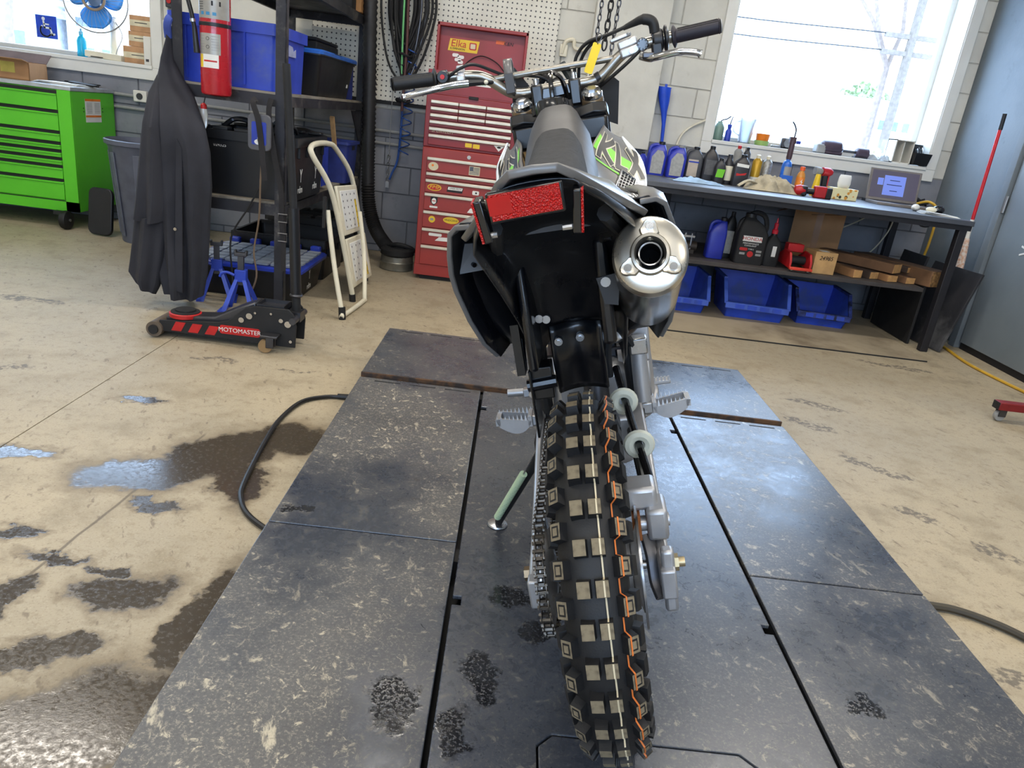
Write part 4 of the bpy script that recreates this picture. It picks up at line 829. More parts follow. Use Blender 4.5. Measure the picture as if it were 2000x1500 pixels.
# ------------------------------------------------------------------ overhead chains behind the handlebar
link = None
for i, (x, zb, big, lb) in enumerate(((.245, 1.42, .9, 'thin chain hanging behind the handlebar, first from the pegboard'), (.283, 1.56, 1.35, 'thick middle hoist chain that ends above the handlebar'), (.312, 1.40, 1.0, 'thin hoist chain hanging nearest the bench window'))):
    c_ = thing('hoist_chain', lb, 'chain', (x, 3.2, zb), group='hoist chains above the bike')
    lm = MB().tube([(.0075*math.cos(t), 0, .0165*math.sin(t)) for t in [2*PI*j/12 for j in range(12)]], .0026, 6, closed=True).mesh('link', DSTEEL if i != 1 else BLACKM)
    n_ = int(.75/(.026*big))
    for k in range(n_):
        o = bpy.data.objects.new('link', lm); COL.objects.link(o); o.parent = c_
        o.matrix_local = T(.012*k*.026*big, 0, .026*big*k+.02) @ mrot(0, 0, 90*(k % 2)+20) @ Matrix.Scale(big, 4)
    mb = MB()
    for k in range(n_, int((CEIL-zb)/(.026*big))): mb.tube([Vector((0, 0, .026*big*k+.02))+(mrot(0, 0, 90*(k % 2)+20) @ Vector((.0075*math.cos(t)*big, 0, .0165*math.sin(t)*big))) for t in [2*PI*j/8 for j in range(8)]], .0026*big, 4, closed=True)
    o = mb.build('upper_run', DSTEEL, c_); o['kind'] = 'stuff'

# ------------------------------------------------------------------ things on the far window sill
SILL = 1.30
fa = thing('desk_fan', 'desk fan with blue blades and wire guard on the far window sill', 'fan', (-3.55, 6.62, SILL))
MB().lathe([(.1, 0), (.1, .012), (.06, .025), (.04, .04), (.028, .2), (.03, .3), (.03, .34)], 20, T(.04, .08, 0)).build('stand', CREAM, fa)
FM = T(-.04, -.02, .44) @ mrot(84, 0, 12)
MB().lathe([(.06, -.15), (.07, -.1), (.07, -.02), (.05, .0)], 20, FM).build('motor', CREAM, fa)
FB = NT('fan_blade_blue').set(C(60, 140, 215), .25, trans=.25)
for k in range(3):
    bl = MB().grid(lambda u, v: FM @ (Matrix.Rotation(R(120*k+30), 4, 'Z') @ Vector((.04+.17*u, (v-.5)*(.08+.17*math.sin(PI*min(u*.85+.1, 1))), .03*(v-.5)))), 8, 6); bl.build('blade', FB, fa, solid=.003)
MB().lathe([(.001, .035), (.05, .03), (.055, -.02)], 20, FM).build('hub', pm('fan_hub', C(80, 110, 150), .3), fa)
WIRE = pm('guard_wire', C(150, 146, 138), .4, .4)
g_ = MB()
for k in range(36):
    a = 2*PI*k/36; g_.tube([FM @ Vector((r*math.cos(a+.25*r), r*math.sin(a+.25*r), z)) for r, z in ((.075, .055), (.15, .05), (.22, .03), (.24, 0))], .0012, 4)
    g_.tube([FM @ Vector((r*math.cos(a), r*math.sin(a), z)) for r, z in ((.07, -.05), (.2, -.04), (.24, 0))], .0012, 4)
g_.build('wire_guard', WIRE, fa)
MB().tube([FM @ Vector((.242*math.cos(t), .242*math.sin(t), 0)) for t in [2*PI*i/40 for i in range(40)]], .006, 8, closed=True).build('guard_ring', WIRE, fa)
MB().tube([FM @ Vector((.08*math.cos(t), .08*math.sin(t), .055)) for t in [2*PI*i/24 for i in range(24)]], .011, 8, closed=True).build('badge_ring', pm('badge_tan', C(150, 132, 110), .4), fa)
MB().tube(smooth_path([(.1, .0, .3), (.14, .02, .2), (.13, -.06, .08), (.12, -.07, .03), (.1, -.08, .012)], 5), .004, 6).build('cord', GREYP, fa)
sp = thing('spray_bottle', 'cyan cleaner bottle standing on the far window sill', 'bottle', (-3.72, 6.58, SILL))
MB().lathe([(.036, 0), (.038, .01), (.038, .12), (.03, .145), (.016, .16), (.016, .175)], 18).build('body', pm('cyan_fluid', C(30, 180, 220), .2, trans=.2), sp); MB().lathe([(.018, .172), (.018, .19), (.008, .2), (.008, .215)], 14).build('cap', pm('pale_cap', C(120, 190, 220), .4), sp)
cs = thing('control_box', 'flat beige controller box on the far window sill beneath the fan', 'controller', (-3.5, 6.535, SILL), (0, 0, 0)); MB().box((0, 0, .028), (.3, .1, .05), mrot(0, 2)).build('case', CREAM, cs, bevel=.006); MB().box((-.05, -.051, .012), (.1, .004, .008)).build('vent', DSTEEL, cs)
CT = pm('parts_carton', C(196, 150, 108), .75)
for i, (x, z, w_, h_, lb) in enumerate(((-3.24, SILL, .24, .13, 'bottom brown parts carton of the stack on the far sill'), (-3.21, SILL+.131, .2, .115, 'middle brown parts carton of the stack on the far sill'), (-3.2, SILL+.247, .19, .12, 'top brown parts carton of the stack beside the fan'))):
    o = thing('parts_carton', lb, 'box', (x, 6.63, z), group='parts cartons on the far sill'); MB().b2(-w_/2, w_/2, -.09, .09, 0, h_).build('body', CT, o, bevel=.002)
    decal(o, [(-w_*.48, 0), (w_*.48, 0), (w_*.48, .045), (-w_*.48, .045)], 0, .04, -.0905, pm('carton_label%d' % i, C(226, 214, 180), .6), 'label_strip'); decal(o, [(-.05, 0), (.05, 0), (.05, .006), (-.05, .006)], 0, .062, -.092, DSTEEL, 'print')
o = thing('router_box', 'narrow white device box at the end of the far sill', 'device', (-3.125, 6.49, SILL-.005)); MB().b2(-.028, .028, -.025, .025, .005, .22).build('case', WHITE, o, bevel=.004); MB().b2(-.012, .012, -.028, -.024, .03, .05).build('port', DSTEEL, o)
# access symbol sticker on the far pane
sg = thing('access_sign', 'blue square wheelchair symbol sticker on the far window glass', 'sign', (-4.12, YB+.279, 1.5))
MB().b2(-.088, .088, -.002, 0, -.088, .088).build('backing', pm('sign_blue', C(28, 70, 190), .4), sg)
mb = MB(); mb.lathe([(.001, 0), (.014, 0), (.014, .001), (.001, .001)], 16, T(-.022, -.0022, .062) @ mrot(90))
def stroke(P, w_): 
    P = [Vector((x, -.0032, z)) for x, z in P]
    for a, b in zip(P, P[1:]):
        d = (b-a).normalized(); n = Vector((-d.z, 0, d.x))*w_/2; e = d*w_/2
        mb.add([a-e-n, a-e+n, b+e+n, b+e-n], [(0, 3, 2, 1)])
stroke([(-.022, .04), (-.016, -.005), (.03, -.008), (.046, -.058), (.062, -.052)], .015); stroke([(-.018, .022), (.018, .02)], .011)
stroke([(-.008+.046*math.cos(R(a)), -.03+.044*math.sin(R(a))) for a in range(130, 345, 12)], .012)
mb.build('symbol', PAPER, sg)
# ------------------------------------------------------------------ workbench
BT_ = pm('bench_laminate', C(62, 66, 76), .46, var=.12, scale=3, spec=1.0, grime=C(70, 72, 78)); BF = pm('bench_frame', C(36, 36, 42), .5, .2)
wbn = thing('workbench', 'long dark workbench with lower shelf under the large window', 'workbench', (1.9, 5.8, 0))
bx0, bx1, by0, by1 = .4, 3.21, 5.2, 6.44
def Bn(m, nm, mt, **k): return m.build(nm, mt, wbn, loc=(-1.9, -5.8, 0), **k)
Bn(MB().b2(bx0, bx1, by0, by1, .935, .97), 'bench_top', BT_, bevel=.004)
Bn(MB().b2(bx0, bx1, by0+.02, by0+.06, .9, .936), 'front_rail', BF)
for x in (bx0+.06, 1.25, 3.16):
    for y in (by0+.05, 6.2):
        if x == 1.25 and y < 6: continue
        Bn(MB().b2(x-.028, x+.028, y-.028, y+.028, 0, .936), 'leg', BF, bevel=.004)
Bn(MB().b2(bx0+.05, 3.06, by0+.1, 6.3, .425, .455), 'lower_shelf', pm('shelf_wood_dark', C(62, 58, 58), .7), bevel=.003)
Bn(MB().b2(bx0+.05, 3.2, 6.17, 6.23, .39, .425), 'rear_rail', BF)
BZ = .97
def jug(label, x, y, w, d, h, mat, capm, lab=None, handle=True, lean=0, nm='oil_jug', cat='jug', rz=0, base=BZ, group=None, labm=None, neck=.3):
    t = thing(nm, label, cat, (x, y, base), (0, 0, R(rz)), group)
    def rg(k, z, ox=0): return [Vector((a+ox, b, z)) for a, b in rrect(w*k, d*min(k*1.05, 1), min(.02, w*.2, d*.3))]
    s = h
    MB().loft([rg(.94, 0), rg(1, s*.03), rg(1, s*.62), rg(.8, s*.78, neck*w*.15), rg(.42, s*.9, neck*w*.6), rg(.36, s*.93, neck*w*.6)]).build('body', mat, t)
    MB().lathe([(w*.17, s*.92), (w*.18, s*.925), (w*.18, s*1.0), (w*.15, s*1.01), (.001, s*1.012)], 16, T(neck*w*.6, 0, 0)).build('cap', capm, t)
    if handle: MB().tube(smooth_path([(-w*.42, 0, s*.55), (-w*.4, 0, s*.82), (-w*.1, 0, s*.9), (neck*w*.5, 0, s*.87)], 5), w*.085, 8, flat=1.2).build('handle', mat, t)
    if lab:
        l = MB().xz([(w*a, s*b) for a, b in lab], -d/2-.0022, -d/2-.0005).build('front_label', labm or PAPER, t, smooth=False)
    return t
BLJ = pm('jug_blue', C(44, 58, 178), .35); DKB = pm('bottle_charcoal', C(44, 44, 50), .4); GRB = pm('jug_grey', C(70, 72, 78), .45)
lab5 = [(-.36, .06), (.30, .06), (.34, .6), (.2, .74), (-.1, .76), (-.36, .55)]
LBG = pm('label_grey', C(172, 172, 168), .5, var=.1, scale=40)
jug('blue oil jug with tall grey label, first on the bench', 1.076, 6.035, 0.142, 0.105, 0.252, BLJ, BLACK, lab5, labm=LBG, rz=4)  # bench-top item places, and jug and can sizes, scaled about the camera
jug('second blue oil jug with grey label on the bench', 1.229, 6.013, 0.142, 0.105, 0.247, BLJ, GREYP, lab5, labm=LBG, rz=2)
t = jug('grey gallon oil jug with white and tan label on the bench', 1.377, 6.056, 0.131, 0.105, 0.247, GRB, BLACK, [(-.4, .1), (.2, .1), (.2, .62), (-.4, .62)], labm=pm('label_tan', C(196, 182, 166), .5), neck=.1)
decal(t, [(-.05, 0), (.03, 0), (.03, .01), (-.05, .01)], 0, .13, -.0555, BLUE, 'print')
jug('black oil bottle with grey label between the jugs', 1.503, 6.035, 0.116, 0.084, 0.268, DKB, BLACK, [(-.36, .2), (.36, .2), (.36, .62), (-.36, .62)], False, labm=pm('label_dark', C(96, 96, 98), .5, scale=40), nm='oil_bottle', cat='bottle', neck=.0)
t = jug('small black bottle with bright green label', 1.567, 5.950, 0.084, 0.063, 0.189, DKB, BLACK, [(-.4, .25), (.3, .25), (.42, .58), (-.3, .58)], False, labm=GREENL, nm='oil_bottle', cat='bottle', neck=.0)
t = thing('additive_bottle', 'round dark bottle with ribbed cream label', 'bottle', (1.641, 5.992, BZ)); MB().lathe([(.035, 0), (.038, .008), (.038, .15), (.022, .19), (.018, .2), (.018, .225), (.001, .226)], 20).build('body', DKB, t); MB().lathe([(.0385, .03), (.0395, .04), (.0385, .06), (.0395, .08), (.0385, .1), (.0395, .12), (.0385, .14)], 20, caps=False).build('label_wrap', CREAM, t)
t = jug('black oil bottle with white band and red print and a pointed spout', 1.735, 5.971, 0.126, 0.089, 0.236, DKB, BLACK, [(-.38, .62), (.38, .6), (.38, .7), (-.38, .72)], False, nm='oil_bottle', cat='bottle', neck=.1)
decal(t, [(-.04, 0), (.03, .012), (.04, .03), (-.01, .018), (-.04, .022)], 0, .075, -.0455, INKR, 'print'); MB().cyl((.007, 0, .225), (.007, 0, .29), .007, .002, 8).build('spout', BLACK, t)
def can(label, x, y, r, h, mat, capm, band=None):
    t = thing('aerosol_can', label, 'spray can', (x, y, BZ)); MB().lathe([(r*.97, 0), (r, .004), (r, h), (r*.9, h+.006), (r*.6, h+.02), (r*.55, h+.022)], 20).build('body', mat, t)
    MB().lathe([(r*.42, h+.02), (r*.45, h+.045), (r*.2, h+.05), (.001, h+.051)], 14).build('nozzle', capm, t)
    if band: MB().lathe([(r+.0006, h*.25), (r+.0006, h*.4)], 20, caps=False).build('label_wrap', band, t)
can('tall grey aerosol with red cap behind the oil bottles', 1.751, 6.182, 0.035, 0.252, GREYP, INKR); can('slim dark aerosol behind the gold can', 1.809, 6.140, 0.029, 0.247, GRB, BLACK)
can('gold aerosol can on the bench behind the rag', 1.873, 6.035, 0.037, 0.200, pm('gold_can', C(188, 148, 40), .35, .3), CREAM, PAPER); can('silver speckled aerosol can beside the gold can', 1.957, 6.045, 0.037, 0.200, pm('silver_can', C(158, 158, 156), .4, .4, .2, scale=60), CREAM)
t = jug('small blue bottle half hidden at the end of the bench', 0.981, 6.119, 0.074, 0.074, 0.158, BLJ, BLACK, None, False, nm='oil_bottle', cat='bottle', neck=0)
# cloth heaps
def heap(nm, label, cat, loc, w, d, h, mat, s, n=26, arms=()):
    rnd = random.Random(s); ph = [(rnd.uniform(2, 6), rnd.uniform(2, 6), rnd.uniform(0, 6), rnd.uniform(.1, .3)) for _ in range(6)]
    def f(u, v):
        x, y = u*2-1, v*2-1; r = min(1, math.hypot(x, y)); e = max(0, 1-r**2)**.6
        k = sum(a*math.sin(p*x*2+q*y*2+c) for p, q, c, a in ph)
        wob = 1+.14*math.sin(3*math.atan2(y, x)+s)+.08*math.sin(7*math.atan2(y, x)+2*s)
        return Vector((x*w/2*wob, y*d/2*wob, max(.002, h*e*(.7+.5*k+.22*math.sin(x*9+4*math.sin(y*7+s))*math.cos(y*8+s)))+.002))
    t = thing(nm, label, cat, loc); MB().grid(f, n, n).build('cloth', mat, t, ang=80)
    for P in arms: MB().tube(smooth_path(P, 5), [.012+.012*math.sin(i*1.3) if False else .017 for i in range((len(P)-1)*5+1)], 8, flat=.6).build('fold', mat, t)
    return t
heap('shop_rag', 'crumpled stained cream shop rag on the bench', 'rag', (1.920, 5.781, BZ), .38, .24, .12, pm('rag_cloth', C(196, 184, 158), .9, var=.2, scale=12, bump=.3, bscale=200), 3, 34, ([(-.12, -.06, .05), (-.2, -.1, .06), (-.27, -.12, .015)], [(.12, -.02, .07), (.19, -.03, .05), (.21, -.06, .01)]))
heap('paper_wipe', 'light blue paper wipe spread on the bench edge', 'wipe', (1.319, 5.602, BZ), .36, .14, .035, pm('wipe_blue', C(176, 206, 236), .8), 8, 24)
# torch
t = thing('propane_torch', 'blue propane torch cylinder with brass nozzle head on the bench', 'torch', (2.094, 5.992, BZ))
MB().lathe([(.036, 0), (.038, .006), (.038, .2), (.03, .225), (.018, .235), (.016, .25)], 22, sx=1).build('cylinder', pm('torch_blue', C(44, 112, 214), .3), t); MB().grid(wrap(-40, 80, .06, .19, .0386), 8, 1).build('label_wrap', GREYP, t)
MB().lathe([(.02, .245), (.022, .26), (.022, .38), (.018, .4), (.012, .41)], 14).b2(-.028, .02, -.018, .018, .36, .41).build('torch_head', pm('torch_brown', C(78, 58, 66), .4), t)
MB().lathe([(.012, .0), (.012, .03)], 10, T(.03, 0, .375) @ mrot(0, 90)).build('dial', BLUE, t); MB().tube(smooth_path([(.005, 0, .41), (.005, 0, .46), (-.012, 0, .495), (-.035, 0, .52)], 5), .006, 8).build('burner_tube', DSTEEL, t)
MB().box((-.0, -.04, .06), (.1, .012, .13)).build('blue_card', pm('torch_blue_card', C(40, 100, 200), .5), t)
t = thing('drink_bottle', 'orange sports drink bottle on the bench', 'bottle', (2.200, 5.929, BZ))
MB().lathe([(.028, 0), (.033, .008), (.033, .03), (.029, .045), (.033, .06), (.033, .13), (.025, .155), (.015, .17), (.015, .178)], 20).build('body', pm('orange_drink', C(226, 150, 60), .15, trans=.2), t)
MB().lathe([(.019, .176), (.019, .2), (.017, .205), (.001, .206)], 16).build('cap', pm('orange_cap', C(240, 96, 30), .4), t); MB().lathe([(.0335, .06), (.0335, .125)], 20, caps=False).build('label_wrap', pm('drink_label', C(240, 140, 40), .4), t); MB().xz([(0, .07), (.012, .092), (.002, .092), (.006, .115), (-.01, .09), (0, .09)], -.0342, -.0335).build('bolt_mark', PAPER, t)
# cordless tools
RT = pm('tool_red', C(186, 30, 36), .4)
t = thing('impact_driver', 'red cordless impact driver standing upright with grey nose', 'drill', (2.416, 6.035, BZ), (0, 0, R(10)))
MB().lathe([(.018, 0), (.03, .02), (.034, .06), (.03, .065)], 16, T(-.02, 0, .185) @ mrot(0, -90)).build('nose', GREYP, t); MB().lathe([(.034, 0), (.034, .06), (.02, .085), (.001, .09)], 16, T(-.02, 0, .185) @ mrot(0, 90)).build('motor_housing', RT, t)
MB().loft([[Vector((x+ox, y, z)) for x, y in rrect(.045, .036, .012)] for z, ox in ((.05, .02), (.1, .016), (.17, .008))]).build('grip', BLACK, t); MB().b2(-.035, .06, -.03, .03, 0, .05).build('battery', BLACK, t, bevel=.006); MB().b2(.035, .046, -.014, .014, .06, .16).build('grip_stripe', RT, t)
o = MB().lathe([(.034, 0), (.018, .16), (.016, .165)], 16).build('yellow_cone', YELLOW); tag(o, 'small yellow cone tube standing before the impact driver', 'tube'); o.location = (2.337, 5.940, BZ)
t = thing('cordless_drill', 'red cordless drill lying on its side on the bench', 'drill', (2.173, 5.718, BZ), (0, 0, R(-4)))
MB().lathe([(.001, -.02), (.03, -.012), (.04, .02), (.036, .06), (.024, .075)], 18, T(-.06, 0, .04) @ mrot(0, 90)).build('chuck_end', RT, t); MB().lathe([(.022, 0), (.022, .06)], 14, T(.01, 0, .04) @ mrot(0, 90)).build('grip', BLACK, t)
MB().b2(.07, .16, -.03, .03, 0, .085).build('battery', RT, t, bevel=.008); MB().b2(.155, .2, -.03, .03, 0, .08).build('battery_foot', BLACK, t, bevel=.006); MB().b2(-.03, .015, -.035, .035, .002, .075).build('collar', BLACK, t, bevel=.01)
# tissues
t = thing('tissue_box', 'floral tissue box with a white tissue on the bench', 'tissue box', (2.537, 5.908, BZ), (0, 0, R(6)))
fm = NT('floral_card'); _o = fm.obj(); vd = fm.voro(_o, 26); TISM = fm.set(fm.mix(fm.ramp(vd, .3, .38, 1, 0), fm.mix(fm.ramp(fm.voro(_o, 17), .2, .26, 1, 0), C(232, 224, 178), C(52, 56, 48)), C(214, 150, 60)), .5)
MB().b2(-.105, .105, -.055, .055, 0, .085).build('carton', TISM, t, bevel=.003)
MB().loft([[Vector((x*k, y*k2, z)) for x, y in oval(.11, .03, 14)] for z, k, k2 in ((.08, .8, 1), (.12, 1.0, 1.6), (.165, .95, 1.2), (.185, .8, .6))]).build('tissue', PAPER, t, ang=80)
# laptop and desk clutter
t = thing('laptop', 'open grey laptop on the bench under the window corner', 'laptop', (3.03, 6.1, BZ), (0, 0, R(-4)))
LG = pm('laptop_grey', C(128, 122, 118), .45); MB().b2(-.2, .2, -.26, .0, .0, .022).build('base', LG, t, bevel=.004); kb = MB().b2(-.17, .17, -.14, -.02, .022, .0235).build('keyboard', BLACKM, t); MB().b2(-.05, .05, -.23, -.16, .022, .0232).build('touchpad', DSTEEL, t)
SC = mrot(-12); sm = MB(); sm.box((0, .0, .125), (.41, .012, .25)); so = sm.build('screen_lid', LG, t, bevel=.004, loc=(0, .0, .022), rot=(R(-12), 0, 0))
MB().b2(-.185, .185, -.0085, -.006, .022, .235).build('display', NT('display_glow').set(C(40, 38, 48), .25, emit=C(96, 92, 112), es=.45), so)
wn = MB().b2(-.085, .085, -.0095, -.0085, .045, .2).b2(-.135, -.09, -.0095, -.0085, .12, .175).build('dialog', NT('dialog_glow').set(C(90, 110, 190), .3, emit=C(120, 140, 215), es=.5), so)
for z, w_ in ((.125, .06), (.16, .04), (.078, .03)): MB().b2(-w_, w_, -.0102, -.0094, z, z+.006).build('print', NT('dialog_text%d' % int(z*1000)).set(C(40, 50, 110), .5), so)
MB().box((.0, .08, .01), (.36, .1, .02)).build('rear_foot', BLACKM, t)
o = thing('white_mouse', 'white computer mouse in front of the laptop', 'mouse', (2.98, 5.6, BZ), (0, 0, .9)); MB().sphere((0, 0, .0255), .034, 16, 8, 1.4, .85, .75).build('shell', WHITE, o); MB().b2(-.002, .04, -.002, .002, .044, .052).build('wheel', DSTEEL, o)
o = thing('black_mouse', 'round black mouse at the bench corner', 'mouse', (3.14, 5.58, BZ), (0, 0, .2)); MB().sphere((0, 0, .0305), .038, 16, 8, 1.3, 1, .8).build('shell', BLACKG, o); MB().b2(-.004, .004, -.03, -.01, .052, .06).build('wheel', DSTEEL, o)
o = thing('paper_pile', 'white crumpled papers on the bench end', 'papers', (3.06, 5.42, BZ), (0, 0, R(-10)))
for i in range(3): MB().box((.0, .0, .003+.005*i), (.26-.03*i, .16, .003), mrot(0, 1.5*i, -8+9*i)).build('sheet', PAPER, o)
MB().sphere((-.03, .07, .03), .025, 9, 6, 1.6, 1, .8).build('crumple', CREAM, o)
o = thing('power_lead', 'yellow extension cord dropping behind the bench corner to the floor', 'cord', (3.36, 5.6, 0)); MB().tube(smooth_path([(-.12, .5, 1.0), (-.06, .42, 1.03), (.0, .38, .96), (.01, .37, .7), (-.01, .4, .4), (.02, .42, .05), (.12, .3, .012), (.06, -.2, .011), (.0, -.65, .011), (.05, -1.2, .011), (.12, -1.6, .011)], 7), .010, 8).build('cord', pm('cord_yellow', C(214, 168, 50), .5), o)
for i, P in enumerate(([(2.75, 6.2, .96), (2.72, 6.3, .8), (2.6, 6.35, .6), (2.5, 6.4, .47)], [(3.05, 6.0, .93), (3.08, 6.1, .75), (3.02, 6.2, .55), (2.9, 6.3, .47)], [(3.30, 6.4, 1.2), (3.2, 6.35, 1.08), (3.1, 6.3, .985)])):
    P = P if i != 0 else [(2.98, 6.1, .93), (2.86, 6.2, .8), (2.7, 6.3, .66), (2.6, 6.4, .47)]
    o = tag(MB().tube(smooth_path(P, 6), .006, 6).build('white_lead', CREAM), ('thin white lead curving behind the bench leg', 'white lead hanging straight under the bench end', 'white lead running from the window frame behind the laptop')[i], 'cable')
o = thing('cable_clutter', 'tangle of black adapters and cables behind the laptop corner', 'cables', (3.32, 6.3, BZ))
for i in range(4): MB().tube(smooth_path([(-.1+.05*j, .05*math.sin(j*2+i), .015+.025*((i+j) % 3)) for j in range(5)], 5), .008, 6).build('cord', BLACKM, o)
MB().box((-.02, .02, .03), (.12, .06, .045), mrot(0, 0, 20)).build('adapter', BLACKM, o, bevel=.006)
MB().tube(smooth_path([(-.24, -.65, -.04), (-.22, -.6, -.1), (-.12, -.55, -.11), (-.06, -.5, -.05)], 5), .006, 6).build('drop_loop', BLACKM, o)
# ------------------------------------------------------------------ window sill things by the bench
SZ = 1.29
t = thing('green_can', 'green fuel can with a bent spout on the bench window sill', 'can', (1.65, 6.56, SZ)); MB().lathe([(.04, 0), (.043, .01), (.043, .1), (.03, .13), (.02, .14), (.02, .15)], 16).build('body', pm('green_tin', C(120, 145, 130), .4, trans=.1), t); MB().tube(smooth_path([(0, 0, .15), (.02, 0, .165), (.05, 0, .175), (.08, 0, .2)], 4), .006, 6).build('spout', DSTEEL, t)
t = thing('blue_tube', 'blue squeeze tube with a thin nozzle on the bench sill', 'tube', (1.735, 6.56, SZ)); MB().lathe([(.026, 0), (.026, .08), (.014, .1), (.018, .12), (.018, .135)], 14).build('body', BLUE, t); MB().cyl((0, 0, .135), (.012, 0, .2), .006, .004, 8).build('nozzle', DSTEEL, t)
t = thing('measuring_cup', 'tall frosted plastic measuring cup on the sill', 'cup', (1.885, 6.58, SZ)); MB().lathe([(.045, 0), (.048, .005), (.075, .2), (.078, .2), (.05, .008), (.001, .006)], 22).build('cup', NT('frosted').set(C(225, 232, 236), .45, trans=.75), t)
MB().tube(smooth_path([(-.06, 0, .17), (-.1, 0, .16), (-.105, 0, .09), (-.055, 0, .06)], 5), .006, 6).build('handle', NT('frosted_handle').set(C(225, 232, 236), .45, trans=.5), t)
t = thing('filter_cup', 'orange cup seated in a pale green dish on the sill', 'cup', (2.03, 6.56, SZ)); MB().lathe([(.05, 0), (.055, .002), (.062, .04), (.056, .04), (.05, .006)], 20).build('dish', pm('pale_green', C(176, 214, 120), .4, trans=.2), t); MB().lathe([(.045, .03), (.056, .095), (.06, .095), (.05, .03)], 20).build('orange_cup', ORANGE, t)
t = thing('bearing_block', 'small grey bearing block on the bench sill', 'bearing', (2.25, 6.57, SZ)); MB().b2(-.055, .055, -.02, .02, .0, .085).build('housing', DSTEEL, t, bevel=.012); MB().lathe([(.014, 0), (.034, 0), (.034, .008), (.014, .008)], 20, T(0, -.02, .045) @ mrot(90)).build('race', STEEL, t); MB().b2(-.13, -.05, -.015, .015, 0, .018).build('arm', STEEL, t, bevel=.004)
t = thing('angle_grinder', 'dark purple brown power tool body lying on the sill', 'power tool', (2.62, 6.56, SZ)); PB = pm('tool_plum', C(74, 60, 74), .4)
MB().lathe([(.03, 0), (.05, .02), (.056, .1), (.05, .17), (.03, .19)], 18, T(-.09, 0, .06) @ mrot(0, 90)).build('motor', PB, t); MB().b2(-.13, -.05, -.05, .05, .0, .075).build('gear_head', GREYP, t, bevel=.012); MB().b2(-.08, .1, -.04, .04, 0, .03).build('foot', PB, t, bevel=.01)
t = thing('small_motor', 'small dark electric motor with a shaft on the sill', 'motor', (2.87, 6.55, SZ)); MB().lathe([(.03, 0), (.042, .01), (.042, .1), (.03, .11)], 16, T(-.03, 0, .043) @ mrot(0, 90)).build('body', PB, t); MB().cyl((-.14, 0, .043), (-.03, 0, .043), .012, n=10).build('shaft', DSTEEL, t); MB().b2(-.04, .07, -.03, .03, 0, .012).build('mount', DSTEEL, t)
for i, (x, lb) in enumerate(((3.0, 'first clump of clear plastic scraps on the sill'), (3.1, 'wrinkled clear bag by the organiser on the sill'))): heap('plastic_scrap', lb, 'plastic scrap', (x, 6.56, SZ), .1, .08, .05, NT('clear_bag%d' % i).set(C(220, 226, 230), .3, trans=.5), 11+i, 14)
t = thing('sill_organiser', 'white slotted organiser with a black open tray at the end of the sill', 'organiser', (3.3, 6.52, SZ))
MB().b2(-.17, -.01, -.03, .12, 0, .01).b2(-.17, -.162, -.03, .12, 0, .19).b2(-.1, -.094, -.03, .12, 0, .17).b2(-.02, -.012, -.03, .12, 0, .19).b2(-.17, -.012, .112, .12, 0, .19).b2(-.17, -.012, -.03, .12, .18, .188).build('rack', WHITE, t)
MB().loft([[Vector((x, y, 0.004)) for x, y in ((-.0, -.07), (.12, -.07), (.12, .08), (-.0, .08))], [Vector((x, y, .1)) for x, y in ((-.01, -.1), (.125, -.1), (.125, .1), (-.01, .1))], [Vector((x, y, .1)) for x, y in ((0, -.09), (.115, -.09), (.115, .09), (0, .09))], [Vector((x, y, .02)) for x, y in ((.005, -.06), (.11, -.06), (.11, .07), (.005, .07))]]).build('tray', BLACK, t)
MB().b2(.0, .115, -.09, -.085, .1, .1).b2(-.005, .12, .085, .09, .09, .17).build('tray_back', BLACK, t)
for i in range(6): MB().tube(smooth_path([(.02+.012*i, -.05, .07), (.03+.01*i, .0, .12+.01*(i % 3)), (.05+.008*i, .05, .13)], 4), .004, 5).build('wire_loop', STEEL if i % 2 else BLACKM, t)
# funnel and lead on the white blocks
t = thing('long_funnel', 'long blue plastic funnel hanging on the white wall', 'funnel', (1.105, 6.44, 1.18))
MB().loft([[Vector((x*a+ox, y*b, z)) for x, y in oval(2, 2, 18)] for z, a, b, ox in ((.0, .013, .013, .065), (.18, .016, .016, .05), (.27, .026, .022, .035), (.36, .045, .03, .02), (.45, .056, .035, .005), (.462, .058, .036, .005))]).build('cone', pm('funnel_blue', C(30, 78, 214), .35), t); MB().b2(.005, .025, -.004, .004, .46, .485).build('hang_tab', pm('funnel_tab', C(30, 78, 214), .35), t)
o = tag(MB().tube(smooth_path([(1.30, 6.46, 1.21), (1.33, 6.47, 1.3), (1.4, 6.48, 1.37), (1.5, 6.47, 1.43)], 5), .009, 8).build('clear_tube', CREAM), 'pale plastic tube curving up beside the bench window', 'tube')
# ------------------------------------------------------------------ lower bench shelf
LZ = .456
t = thing('axle_stub', 'greasy steel axle clamp with chromed bolts on the lower shelf', 'axle clamp', (1.3, 5.62, LZ))
MB().cyl((-.12, 0, .05), (.12, 0, .05), .04, n=16).b2(-.1, .1, -.05, .05, 0, .03).build('body', pm('greasy', C(66, 58, 52), .5, .4), t)
for x in (-.05, .02, .07): MB().cyl((x, -.03, .0), (x, -.03, .15), .009, n=10).build('bolt', STEEL, t)
MB().b2(-.07, .09, -.045, -.015, .12, .135).build('clamp_bar', STEEL, t)
jug('blue plastic jug on the lower bench shelf', 1.535, 5.52, .13, .1, .3, BLJ, BLACK, None, base=LZ, neck=.4)
o = jug('black bottle with silver side label behind the gallon jug', 1.65, 5.62, .09, .08, .34, BLACK, BLACK, [(-.4, .1), (.3, .1), (.3, .6), (-.4, .6)], False, base=LZ, neck=.1, labm=LBG, nm='oil_bottle', cat='bottle')
